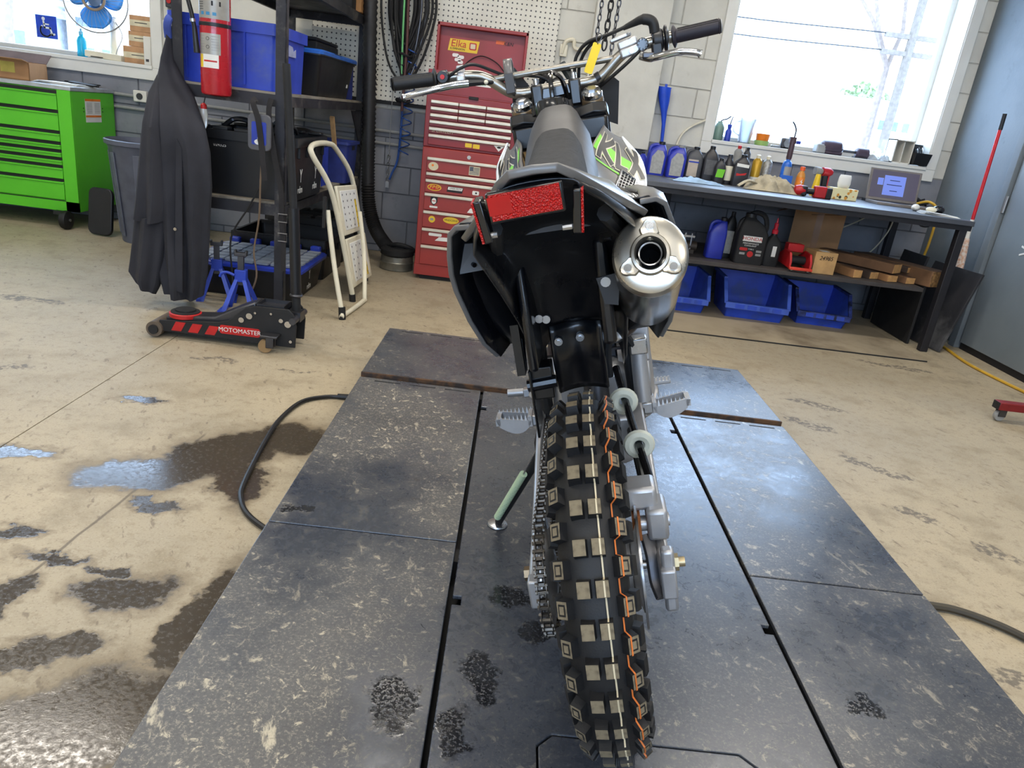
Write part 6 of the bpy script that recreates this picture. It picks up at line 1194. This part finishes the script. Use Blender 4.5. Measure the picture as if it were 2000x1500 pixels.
edge = [Vector((-x, y, z)) for x, y, z in reversed(half[1:])]+[Vector(p) for p in half]
half2 = [(0, -.1, 1.088), (.03, -.1, 1.086), (.05, -.09, 1.08), (.07, -.06, 1.068), (.095, -.02, 1.055), (.115, .03, 1.03), (.13, .07, 1.01)]
edge2 = [Vector((-x, y, z)) for x, y, z in reversed(half2[1:])]+[Vector(p) for p in half2]
half3 = [(0, .12, 1.06), (.03, .12, 1.06), (.05, .12, 1.058), (.065, .13, 1.05), (.08, .14, 1.05), (.095, .16, 1.03), (.105, .18, 1.01)]
edge3 = [Vector((-x, y, z)) for x, y, z in reversed(half3[1:])]+[Vector(p) for p in half3]
mid12 = [(a+b)/2+Vector((0, 0, .002)) for a, b in zip(edge, edge2)]
bp(MB().loft([edge, mid12, edge2, edge3], False, False), 'rear_fender', GREYB, solid=-.011, bevel=.002)
A = [(-.137, -.03, 1.02), (-.164, -.02, 1.02), (-.182, 0, 1.006), (-.194, .02, .967), (-.203, .05, .93), (-.206, .08, .893), (-.200, .13, .822), (-.189, .18, .759), (-.172, .222, .717)]
for s in (-1, 1):
    P0 = [Vector((-s*x, y, z)) if s == 1 else Vector((x, y, z)) for x, y, z in A]
    k1, k2 = (.93, .8) if s < 0 else (1.05, .98)
    P1 = [Vector((p.x*k1, p.y+.16, p.z)) for p in P0]; P2 = [Vector((p.x*k2, p.y*.6+.42, p.z*.85+.14)) for p in P0]
    pan = bp(MB().loft([P0, P1, P2], False, False), 'side_panel', GREYB, solid=.009 if s == -1 else -.009, bevel=.002)
    Q0 = [p+Vector((s*-.011, .004, 0)) for p in P0]; Q1 = [Vector((p.x*.88, p.y+.1, p.z*.97+.02)) for p in P0]; Q2 = [Vector((s*(.115-.012*i/8), .16+.14*i/8, .99-.27*i/8)) for i in range(9)]
    bp(MB().loft([Q0, Q1, Q2], False, False), 'panel_liner', BKP, parent=pan, solid=.003 if s == 1 else -.003)
    if s == -1:
        pl = [(-.186, .075, .979), (-.152, .1, .973), (-.132, .118, .943), (-.133, .12, .921), (-.196, .085, .924)]
        n = (Vector(pl[1])-Vector(pl[0])).cross(Vector(pl[4])-Vector(pl[0])).normalized()
        if n.y > 0: n = -n
        lp = bp(MB().loft([[Vector(p) for p in pl], [Vector(p)+n*.004 for p in pl]]), 'liner_plate', pm('plate_grey', C(120, 122, 126), .5, var=.1), parent=pan)
        for i, (x, y, z) in enumerate(((-.165, .098, .936), (-.15, .107, .938))): bp(MB().cyl(Vector((x, y, z)), Vector((x, y, z))+n*.008, .0045, n=10), 'bolt', BLACKG, parent=pan)
# tail reflector and marker lamps
tl = thing('t', 'x', 'x'); bpy.data.objects.remove(tl)
rf = bp(MB().box((-.014, -.317, 1.066), (.094, .012, .038), mrot(8, -2)), 'tail_reflector', BLACKG, bevel=.003)
RL = NT('reflector_red'); _o = RL.obj(); _v = RL.voro(_o, 420); RL.bump(_v, .8, .003); RLM = RL.set(RL.mix(RL.ramp(_v, .1, .5), C(214, 24, 18), C(160, 12, 12)), .18, emit=None)
bp(MB().box((-.014, -.3245, 1.066), (.086, .006, .031), mrot(8, -2)), 'lens', RLM, parent=rf); bp(MB().box((-.045, -.3278, 1.067), (.028, .0012, .022), mrot(8, -2)), 'lens_window', pm('lens_dark', C(170, 16, 18), .2), parent=rf)
for x, a, zz in ((-.071, -6, 1.05), (.046, 6, 1.047)):
    k_ = bp(MB().box((x, -.3, zz), (.011, .03, .054), mrot(8, a)), 'marker_lamp', BLACKG, bevel=.002); bp(MB().box((x+(-.006 if x < 0 else .006), -.302, zz), (.003, .03, .052), mrot(8, a)), 'marker_lens', RLM, parent=k_)
    bp(MB().cyl((x*.8, -.3, zz-.02), (x*.8-.012, -.3, zz-.02), .004, n=8), 'marker_screw', STEEL, parent=k_)
# seat and tank
def seatring(y, hw, zt, zb, r=.35, n=10):
    out = [Vector((-hw*1.18, y, zb))]
    for i in range(n+1):
        t = -1+2*i/n; out.append(Vector((hw*t, y, zt-(zt-zb)*.35*abs(t)**4)))
    return out+[Vector((hw*1.18, y, zb))]
bp(MB().loft([seatring(-.09, .045, 1.07, 1.05), seatring(-.03, .05, 1.084, 1.04), seatring(.08, .056, 1.094, 1.02), seatring(.2, .058, 1.105, 1.01), seatring(.32, .056, 1.121, 1.02), seatring(.42, .053, 1.139, 1.04), seatring(.46, .048, 1.144, 1.06)], True, True), 'seat', SEATM)
bp(MB().loft([seatring(.05, .062, 1.06, .98), seatring(.2, .068, 1.074, .97), seatring(.36, .073, 1.1, .97), seatring(.5, .077, 1.141, .99), seatring(.6, .074, 1.176, 1.02), seatring(.68, .062, 1.198, 1.05), seatring(.73, .047, 1.2, 1.08)], True, True), 'seat_nose', GREYD)
fc = bp(MB().lathe([(.043, -.02), (.046, .0), (.043, .014), (.03, .02), (.001, .021)], 30, T(-.012, .765, 1.195) @ mrot(-12)), 'fuel_cap', BLACKG)
for k in range(6): bp(MB().cyl((T(-.012, .765, 1.195) @ mrot(-12)) @ Vector((.042*math.cos(R(60*k)), .042*math.sin(R(60*k)), -.012)), (T(-.012, .765, 1.195) @ mrot(-12)) @ Vector((.042*math.cos(R(60*k)), .042*math.sin(R(60*k)), .012)), .011, n=10), 'cap_lobe', BLACKG, parent=fc)
bp(MB().tube(smooth_path([(-.008, .765, 1.21), (-.008, .768, 1.25), (-.004, .79, 1.28), (.02, .83, 1.26), (.03, .86, 1.2)], 5), .0062, 8), 'vent_hose', BLACKG, parent=fc)
# radiator shrouds with graphics laid on the surface
def shroud(s):
    k0 = .02 if s < 0 else 0
    C0 = [(.077+k0, .42, 1.031), (.069+k0, .5, 1.066), (.076+k0, .6, 1.094), (.1, .7, 1.122), (.113, .77, 1.136)]
    C1 = [(.108, .46, 1.0), (.117, .53, 1.024), (.127, .6, 1.048), (.134, .68, 1.078), (.132, .76, 1.112)]
    C2 = [(.15, .5, .972), (.183, .56, .975), (.194, .64, 1.007), (.188, .72, 1.049), (.157, .8, 1.097)]
    if s < 0: C2 = [(x-.03*(1-abs(i-2)/4), y, z+.03) for i, (x, y, z) in enumerate(C2)]
    cur = [smooth_path(c, 6) for c in (C0, C1, C2)]
    def Sf(u, v):                                       # u along the bike, v from seat to outer edge
        i = u*(len(cur[0])-1); k = min(int(i), len(cur[0])-2); f = i-k
        a, b, c = [q[k].lerp(q[k+1], f) for q in cur]
        p = a*(1-v)**2+(2*b-(a+c)/2)*2*v*(1-v)+c*v*v
        return Vector((s*p.x, p.y, p.z))
    def nrm(u, v):
        e = .01; n = (Sf(min(u+e, 1), v)-Sf(max(u-e, 0), v)).cross(Sf(u, min(v+e, 1))-Sf(u, max(v-e, 0))).normalized()
        return n if n.z > 0 else -n
    sh = bp(MB().grid((lambda u, v: Sf(u, v)) if s > 0 else (lambda u, v: Sf(u, 1-v)), 24, 14), 'tank_shroud', GREYB, solid=.006 if s == -1 else .006)
    def patch(quad, off, nm, mt, nu=8, nv=3):
        (a, b, c, d) = [Vector((*q, 0)) for q in quad]
        def f(i, j):
            p = a.lerp(b, i).lerp(d.lerp(c, i), j); return Sf(p.x, p.y)+nrm(p.x, p.y)*off
        return bp(MB().grid(f, nu, nv), nm, mt, parent=sh)
    def line(P, w, off, nm, mt):
        for (a, b) in zip(P, P[1:]):
            a, b = Vector((*a, 0)), Vector((*b, 0)); d = (b-a).normalized(); n = Vector((-d.y, d.x, 0))*w; e = d*w*.6
            patch([tuple((a-e-n)[:2]), tuple((b+e-n)[:2]), tuple((b+e+n)[:2]), tuple((a-e+n)[:2])], off, nm, mt, 6, 1)
    patch([(.04, .8), (.04, .99), (.97, .99), (.97, .9)], .0009, 'white_plastic_glare', WPL, 16, 4); patch([(.02, .05), (.02, .8), (.14, .8), (.07, .05)], .0009, 'white_plastic_glare', WPL, 6, 10)  # white plastic edges, with the sky's glare put into their colour
    patch([(.5, .03), (.42, .7), (.62, .8), (.72, .03)], .0012, 'lime_graphic', GREENL, 8, 8); patch([(.33, .05), (.30, .6), (.33, .62), (.36, .05)], .0012, 'lime_graphic', GREENL, 4, 8)
    CRM, DK = pm('graphic_cream', C(226, 220, 196), .35), pm('graphic_dark', C(34, 32, 32), .35)
    for w, off, mt, nm in ((.062, .0018, CRM, 'letter_outline'), (.044, .0026, DK, 'letter_fill')):
        line([(.42, .16), (.8, .16)], w, off, nm, mt); line([(.6, .19), (.8, .42)], w, off, nm, mt); line([(.6, .19), (.42, .42)], w, off, nm, mt)      # K
        line([(.8, .53), (.43, .53), (.43, .68)], w, off, nm, mt)                                                                                       # L
        line([(.44, .78), (.78, .95)], w*.9, off, nm, mt); line([(.78, .78), (.44, .95)], w*.9, off, nm, mt)                                           # X
    patch([(.06, .56), (.12, .9), (.34, .84), (.38, .6)], .0030, 'vent_mesh', BLACKM, 5, 5)
    v4 = [(.06, .56), (.12, .9), (.34, .84), (.38, .6)]
    bp(MB().tube([Sf(*q)+nrm(*q)*.004 for q in v4], .003, 6, closed=True), 'vent_trim', STEEL, parent=sh)
    for i in range(5):
        a, b = (.1+.055*i, .59), (.14+.042*i, .87); bp(MB().tube([Sf(*a)+nrm(*a)*.004, Sf(*b)+nrm(*b)*.004], .0008, 4), 'mesh_wire', STEEL, parent=sh)
        a, b = (.09, .6+.06*i), (.36, .61+.052*i); bp(MB().tube([Sf(*a)+nrm(*a)*.0045, Sf(*b)+nrm(*b)*.0045], .0008, 4), 'mesh_wire', STEEL, parent=sh)
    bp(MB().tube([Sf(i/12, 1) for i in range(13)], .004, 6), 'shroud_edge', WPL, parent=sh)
    bp(MB().loft([[Sf(i/12, 1)+Vector((s*k*-.04, .02*k, -k*.13)) for i in range(13)] for k in (0, .5, 1)], False, False), 'shroud_skirt', GREYB, parent=sh, solid=.004)
shroud(1); shroud(-1)
txt('300', .035, (.16, .43, .985), (R(50), 0, R(52)), GREYP, bike, 'model_number')
bp(MB().b2(-.14, .14, .72, .78, .75, 1.05), 'radiator', BLACKM, bevel=.01)
# front end
RK = R(26); fd = Vector((0, -math.sin(RK), math.cos(RK)))
for s in (-1, 1):
    top = Vector((s*.092, .83, 1.195)); fk = bp(MB().tube([top, top-fd*.34], .0265, 18), 'fork_tube', pm('fork_bronze%d' % s, C(168, 150, 122), .25, .9)); bp(MB().tube([top-fd*.34, top-fd*.92], .024, 16), 'fork_lower', STEEL, parent=fk)
    a_, b_, d_ = frame(fd); FC = Matrix(((a_.x, b_.x, d_.x, top.x), (a_.y, b_.y, d_.y, top.y), (a_.z, b_.z, d_.z, top.z), (0, 0, 0, 1)))
    bp(MB().lathe([(.0275, -.012), (.0285, -.008), (.0285, .012), (.026, .016)], 24, FC), 'fork_ring', BRZ, parent=fk); cp_ = bp(MB().lathe([(.026, .014), (.0275, .018), (.0275, .028), (.022, .034), (.001, .0345)], 24, FC), 'fork_cap', CHROME, parent=fk); bp(MB().lathe([(.014, .034), (.014, .039), (.001, .0395)], 6, FC), 'cap_hex', STEEL, parent=fk)
    bp(MB().box(top-fd*.2+Vector((s*.045, .01, 0)), (.004, .04, .12), mrot(R(0))), 'side_reflector', pm('amber%d' % s, C(232, 120, 40), .25), parent=fk, bevel=.002); bp(MB().box(top-fd*.2+Vector((s*.038, .01, 0)), (.008, .045, .13)), 'reflector_base', BLACK, parent=fk)
    bp(MB().cyl(Vector((s*.118, .83, 1.2)), Vector((s*.118, .9, .95)), .004, n=6), 'hose_line', STEEL)
TCm = T(0, .83, 1.185) @ mrot(-26)
bp(MB().prism([(-.13, .0), (-.125, -.03), (-.09, -.038), (-.05, -.02), (.05, -.02), (.09, -.038), (.125, -.03), (.13, 0), (.12, .035), (.06, .05), (-.06, .05), (-.12, .035)], .03, TCm @ T(0, 0, -.035)), 'triple_clamp', BKP, bevel=.004); bp(MB().prism([(-.13, .0), (-.125, -.03), (-.09, -.038), (.09, -.038), (.125, -.03), (.13, 0), (.12, .035), (-.12, .035)], .03, TCm @ T(0, 0, -.2)), 'lower_clamp', BKP, bevel=.004)
bp(MB().b2(-.125, .125, .795, .84, 1.1, 1.165), 'clamp_cover', BKP, bevel=.01)
ZB = 1.248; YB_ = .875
bars = [(-.425, .835, 1.322), (-.3, .858, 1.318), (-.215, .868, 1.311), (-.175, .872, 1.296), (-.125, .876, 1.258), (-.09, .877, ZB), (-.04, .877, ZB), (.04, .877, ZB), (.09, .877, ZB), (.125, .876, 1.258), (.175, .872, 1.296), (.215, .868, 1.311), (.3, .858, 1.318), (.425, .835, 1.322)]
hb = bp(MB().tube(smooth_path(bars, 7), .0142, 16), 'handlebar', BARM); bp(MB().tube([(-.158, .872, 1.294), (.158, .872, 1.294)], .0085, 12), 'crossbar', BARM, parent=hb)
for x in (-.113, .113): bp(MB().tube([(x-.006*(1 if x > 0 else -1), .8765, 1.2515), (x+.006*(1 if x > 0 else -1), .8762, 1.2565)], .0149, 14), 'bar_band', BLACK, parent=hb)
for s in (-1, 1):
    a0 = Vector((s*.425, .835, 1.322)); a1 = Vector((s*.308, .8565, 1.3183)); dd = (a1-a0)
    P = [a0+dd*t for t in (0, .02, .03, .9, .91, .94, .97, 1)]
    gr = bp(MB().tube(P, [.0165, .0195, .0172, .0172, .021, .027, .027, .0165], 20), 'grip', RUBBER if s < 0 else pm('grip_violet_black', C(34, 30, 42), .6), parent=bike)
    for k in range(5): bp(MB().tube([a0+dd*.05+Vector((0, -.0172*math.sin(R(-50+25*k)), .0172*math.cos(R(-50+25*k)))), a0+dd*.88+Vector((0, -.0172*math.sin(R(-50+25*k)), .0172*math.cos(R(-50+25*k))))], .0012, 5), 'grip_ridge', RUBBER, parent=gr)
    bp(MB().lathe([(.001, 0), (.0165, 0), (.0165, .003)], 18, T(a0) @ mrot(0, 90*s)), 'grip_end', GREYP if s > 0 else BLACK, parent=gr)
for x in (-.05, .05):
    bp(MB().b2(x-.016, x+.016, .85, .905, 1.195, 1.262), 'bar_clamp', BKP, bevel=.006)
    for y in (.862, .894): bp(MB().cyl((x, y, 1.258), (x, y, 1.276), .0072, n=12).cyl((x, y, 1.274), (x, y, 1.278), .0045, n=6), 'clamp_bolt', CHROME)
bp(MB().xz([(-.04, 1.222), (.04, 1.226), (.035, 1.252), (-.035, 1.25)], .852, .86), 'clamp_bridge', BLACKG, bevel=.003)
# left hand: kill switch, clutch lever and perch
ks = bp(MB().lathe([(.001, .012), (.014, .012), (.017, .006), (.017, -.012)], 20, T(-.289, .842, 1.318) @ mrot(90)), 'kill_switch', BLACK); bp(MB().cyl((-.289, .832, 1.318), (-.289, .826, 1.318), .006, n=14), 'stop_button', INKR, parent=ks); bp(MB().lathe([(.0145, -.009), (.0185, -.009), (.0185, .009), (.0145, .009)], 18, T(-.289, .858, 1.318) @ mrot(0, 90)), 'switch_ring', BLACK, parent=ks)
pr_ = bp(MB().lathe([(.0145, -.01), (.0195, -.01), (.0195, .01), (.0145, .01)], 16, T(-.243, .864, 1.315) @ mrot(0, 90)).box((-.243, .845, 1.302), (.022, .03, .028)).box((-.243, .864, 1.336), (.022, .014, .012)), 'clutch_perch', ALU, bevel=.004)
bp(MB().tube(smooth_path([(-.225, .835, 1.292), (-.265, .822, 1.293), (-.31, .806, 1.29), (-.36, .8, 1.287), (-.395, .803, 1.283)], 6), [.008]*6+[.0075]*6+[.007]*6+[.0068]*6+[.009], 10, flat=1.3), 'clutch_lever', CHROME, parent=pr_); bp(MB().tube([(-.235, .845, 1.294), (-.19, .85, 1.29), (-.15, .87, 1.285)], [.009, .007, .005], 8), 'cable_boot', BLACK, parent=pr_); bp(MB().sphere((-.178, .838, 1.288), .006, 10, 6), 'adjuster', CREAM, parent=pr_)
bp(MB().tube(smooth_path([(-.28, .85, 1.316), (-.24, .84, 1.332), (-.2, .85, 1.335), (-.13, .885, 1.3), (-.07, .9, 1.29), (-.02, .91, 1.27), (.01, .93, 1.2)], 6), .0042, 8), 'switch_wire', CAB); bp(MB().tube(smooth_path([(-.16, .87, 1.286), (-.1, .9, 1.296), (-.04, .91, 1.29), (0, .92, 1.25), (.02, .93, 1.18)], 6), .006, 8), 'clutch_cable', CAB)
bp(MB().tube(smooth_path([(-.065, .9, 1.2), (-.055, .91, 1.245), (-.03, .93, 1.28), (.01, .945, 1.3), (.045, .95, 1.295)], 6), .0095, 8), 'loom_tube', BLACKM); bp(MB().tube(smooth_path([(.06, .93, 1.2), (.045, .95, 1.26), (.02, .96, 1.31)], 5), .0115, 8), 'loom_tube', pm('loom_green_grey', C(48, 54, 54), .6))
# right hand: throttle, switch, brake master cylinder and lever
th_ = bp(MB().lathe([(.0145, -.014), (.025, -.014), (.027, -.008), (.027, .008), (.025, .014), (.0145, .014)], 20, T(.272, .86, 1.317) @ mrot(0, 90)).box((.268, .852, 1.29), (.026, .034, .04)), 'throttle_housing', BLACK, bevel=.004); bp(MB().lathe([(.026, 0), (.0315, .003), (.0315, .007), (.02, .01)], 20, T(.288, .858, 1.318) @ mrot(0, 90)), 'throttle_flange', BLACK, parent=th_); bp(MB().lathe([(.018, 0), (.0195, .004), (.018, .008)], 16, T(.292, .857, 1.318) @ mrot(0, 90)), 'ring', STEEL, parent=th_)
bp(MB().tube(smooth_path([(.266, .85, 1.335), (.262, .848, 1.36), (.24, .85, 1.37), (.215, .86, 1.366), (.19, .87, 1.36)], 6), [.013]*13+[.011, .0105, .010, .0095, .009, .0085, .008, .0075, .007, .0065, .006, .006], 12), 'throttle_elbow', RUBBER)
bp(MB().tube(smooth_path([(.2, .865, 1.363), (.15, .875, 1.352), (.1, .885, 1.345), (.07, .9, 1.325), (.055, .91, 1.29), (.05, .93, 1.2)], 6), .0048, 8), 'throttle_cable', CAB); bp(MB().tube(smooth_path([(.14, .878, 1.35), (.105, .89, 1.338), (.08, .905, 1.315), (.065, .92, 1.28), (.058, .94, 1.2)], 6), .0048, 8), 'throttle_cable', CAB)
ss_ = bp(MB().lathe([(.001, .012), (.013, .012), (.016, .006), (.016, -.012)], 18, T(.232, .848, 1.312) @ mrot(90)), 'start_switch', BLACKG); 
for k in range(8): bp(MB().box((.232+.0125*math.cos(R(45*k)), .8365, 1.312+.0125*math.sin(R(45*k))), (.003, .003, .006), mrot(0, -45*k+90)), 'switch_rib', BLACK, parent=ss_)
bmc = bp(MB().box((.196, .86, 1.322), (.05, .03, .02), mrot(0, -12)).box((.205, .85, 1.302), (.06, .026, .022), mrot(0, -10)), 'brake_master', ALU, bevel=.004); bp(MB().box((.18, .862, 1.338), (.055, .034, .008), mrot(0, -12)), 'reservoir_lid', ALU, parent=bmc, bevel=.002); bp(MB().cyl((.2, .845, 1.34), (.2, .845, 1.345), .005, n=10).cyl((.203, .835, 1.3), (.203, .83, 1.3), .006, n=10), 'screw', STEEL, parent=bmc)
bp(MB().tube(smooth_path([(.225, .84, 1.287), (.25, .825, 1.276), (.28, .805, 1.276), (.32, .79, 1.276), (.355, .785, 1.268), (.366, .786, 1.263)], 6), [.009]*7+[.0075]*12+[.0068]*9+[.008, .0085, .0085], 10, flat=1.2), 'brake_lever', CHROME); bp(MB().box((.243, .832, 1.283), (.03, .026, .014), mrot(0, 8)).cyl((.235, .83, 1.275), (.235, .83, 1.292), .007, n=10), 'lever_pivot', DSTEEL, bevel=.003)
bp(MB().tube(smooth_path([(.225, .84, 1.3), (.19, .84, 1.275), (.14, .86, 1.245), (.1, .9, 1.225), (.06, .93, 1.21)], 6), .0046, 8), 'brake_line', CAB)
# meter strap and number plate
bp(MB().loft([[Vector((x, .872+.03*math.cos(t), 1.292+.042*math.sin(t))) for t in [2*PI*i/24 for i in range(24)]] for x in (-.128, -.106)], True, False), 'meter_strap', GREYB, solid=.004); bp(MB().box((-.117, .84, 1.275), (.024, .008, .05)), 'strap_pad', GREYD, bevel=.002)
bp(MB().grid(lambda u, v: Vector((-.135+.27*u, .985-.04*math.cos(PI*(u-.5))*0+.06*(u-.5)**2*-4*.2, 1.03+.2*v+.05*(1-abs(2*u-1)))), 12, 8), 'front_plate', BKP, solid=.006)
bp(MB().prism([(-.03, -.02), (.03, -.05), (.045, .06), (.03, .075), (-.04, .07)], .006, T(.125, .95, 1.18) @ mrot(90)), 'front_side_plate', BLACKM); bp(MB().prism([(-.04, -.06), (.05, -.06), (.015, .0), (-.02, .055), (-.035, .06)], .006, T(-.085, .93, 1.262) @ mrot(90)), 'front_side_plate', BLACKM)
# front wheel, mostly hidden
fy = .83+math.tan(RK)*.86; fw = bp(MB().lathe([(.27, .03), (.29, .042), (.315, .044), (.332, .032), (.34, 0), (.332, -.032), (.315, -.044), (.29, -.042), (.27, -.03)], 48, wheelm(fy, .345), caps=False), 'front_tire', RUBBER); bp(MB().lathe([(.275, -.028), (.25, -.02), (.25, .02), (.275, .028)], 36, wheelm(fy, .345), caps=False), 'front_rim', BLACK, parent=fw); bp(MB().cyl((-.1, fy, .345), (.1, fy, .345), .022, n=14), 'front_hub', ALU, parent=fw)
for k in range(28):
    s = 1 if k % 2 else -1; a = R(360*k/28); b = a+R(28 if (k//2) % 2 else -28)
    bp(MB().tube([(s*.035, fy+.022*math.sin(b), .345+.022*math.cos(b)), (s*.01, fy+.252*math.sin(a), .345+.252*math.cos(a))], .002, 5), 'spoke', STEEL, parent=fw)
bp(MB().grid(lambda u, v: Vector(((v-.5)*.15, fy-.25+.75*u, .80+.09*math.sin(PI*u*.8)-.05*(2*v-1)**2)), 16, 8), 'front_fender', GREYB, solid=.004)
# pegs, pedals, side stand
def peg(s):
    zc, y = .468, .5; xi, xo = s*.15, s*.242
    prof = [(xi, zc)]+[(xi+(xo-xi)*t, zc-.028*math.sin(PI*t**.8)-.003) for t in [i/10 for i in range(1, 10)]]+[(xo, zc+.012), (xo-s*.01, zc+.014)]
    p_ = bp(MB().xz(prof, y-.028, y-.022).xz(prof, y+.022, y+.028).b2(min(xi, xi+s*.01), max(xi, xi+s*.01), y-.028, y+.028, zc-.015, zc+.012).b2(min(xo-s*.012, xo), max(xo-s*.012, xo), y-.028, y+.028, zc-.005, zc+.012), 'foot_peg', ALU)
    for k in range(9):
        for yy in (y-.025, y+.025):
            x = xi+(xo-xi)*(k+.5)/9; bp(MB().add([(x-.004, yy-.003, zc), (x+.004, yy-.003, zc), (x+.004, yy+.003, zc), (x-.004, yy+.003, zc), (x, yy, zc+.02)], [(0, 1, 4), (1, 2, 4), (2, 3, 4), (3, 0, 4)]), 'peg_tooth', ALU, parent=p_)
    bp(MB().b2(min(s*.115, s*.152), max(s*.115, s*.152), y-.02, y+.02, zc-.018, zc+.01).cyl((s*.138, y, zc-.026), (s*.138, y, zc+.022), .008, n=12), 'peg_mount', STEEL, parent=p_, bevel=.003); bp(MB().b2(min(s*.09, s*.13), max(s*.09, s*.13), y-.03, y+.03, zc-.03, zc-.0), 'peg_bracket', BLACKM, parent=p_, bevel=.004)
peg(-1); peg(1)
sl = bp(MB().tube([(-.1, .62, .43), (-.16, .68, .455), (-.178, .7, .465)], .009, 8), 'shift_lever', ALU); bp(MB().cyl((-.18, .7, .466), (-.235, .7, .468), .011, n=14), 'shift_tip', ALU, parent=sl); bp(MB().b2(-.19, -.172, .685, .712, .455, .478), 'tip_hinge', STEEL, parent=sl, bevel=.002)
bpd = bp(MB().tube(smooth_path([(.1, .5, .43), (.15, .58, .42), (.17, .66, .435), (.17, .7, .445)], 5), .009, 8), 'brake_pedal', ALU); bp(MB().b2(.165, .215, .685, .715, .448, .46), 'pedal_tip', ALU, parent=bpd, bevel=.003)
for k in range(5): bp(MB().box((.172+.0095*k, .688, .464), (.005, .006, .012)), 'pedal_tooth', ALU, parent=bpd)
ft = BI @ Vector((.062, 1.855, HL+.004)); tp = Vector((-.125, .47, .40))
st_ = bp(MB().tube([tp, tp.lerp(ft, .5), ft.lerp(tp, .03)], [.013, .0125, .011], 12), 'side_stand', BLACKM); up_ = (BI.to_3x3() @ Vector((0, 0, 1))).normalized()
a_, b_, d_ = frame(up_); FT = Matrix(((a_.x, b_.x, d_.x, ft.x), (a_.y, b_.y, d_.y, ft.y), (a_.z, b_.z, d_.z, ft.z), (0, 0, 0, 1)))
bp(MB().lathe([(.028, -.0035), (.03, -.001), (.028, .003), (.012, .007), (.001, .0075)], 24, FT), 'stand_foot', STEEL, parent=st_)
so_ = Vector((-.014, -.022, .004)); s0, s1 = tp.lerp(ft, .30)+so_, tp.lerp(ft, .86)+so_
bp(MB().tube([s0, s1], .0105, 12), 'spring_sleeve', pm('pale_green_sleeve', C(200, 222, 186), .4, var=.03), parent=st_); bp(MB().tube([s0.lerp(s1, t/160)+(Vector((1, 0, 0))*math.cos(t*1.2)+Vector((0, .8, .5))*math.sin(t*1.2))*.0108 for t in range(30, 158)], .0014, 4), 'stand_spring', pm('spring_green', C(160, 190, 150), .4), parent=st_)
bp(MB().tube([tp+Vector((-.005, -.01, .02)), s0], .0025, 6), 'spring_wire', STEEL, parent=st_); bp(MB().tube([s1, s1.lerp(ft, .45), tp.lerp(ft, .93)], .003, 6), 'spring_hook', BLACKM, parent=st_); bp(MB().box(tp, (.05, .06, .05)), 'stand_bracket', BLACKM, parent=st_, bevel=.006)
# yellow key tag wired to the throttle cable
tgp = BM @ Vector((.125, .852, 1.345)); tg = thing('key_tag', 'long yellow paper tag wired to the throttle cable', 'tag', tgp); TGM = mrot(0, 13)
MB().xz([(x, z) for x, z in rrect(.022, .075, .004)], -.0008, .0008).build('card', pm('tag_yellow', C(240, 206, 40), .6, var=.03), tg, loc=(-.008, 0, -.048), rot=(0, R(11), 0)); MB().tube(smooth_path([(0, .002, -.012), (.008, .0, .004), (.0, .0, .012), (-.006, .002, .0), (0, -.002, -.014)], 4), .0012, 5).build('wire_tie', DSTEEL, tg)
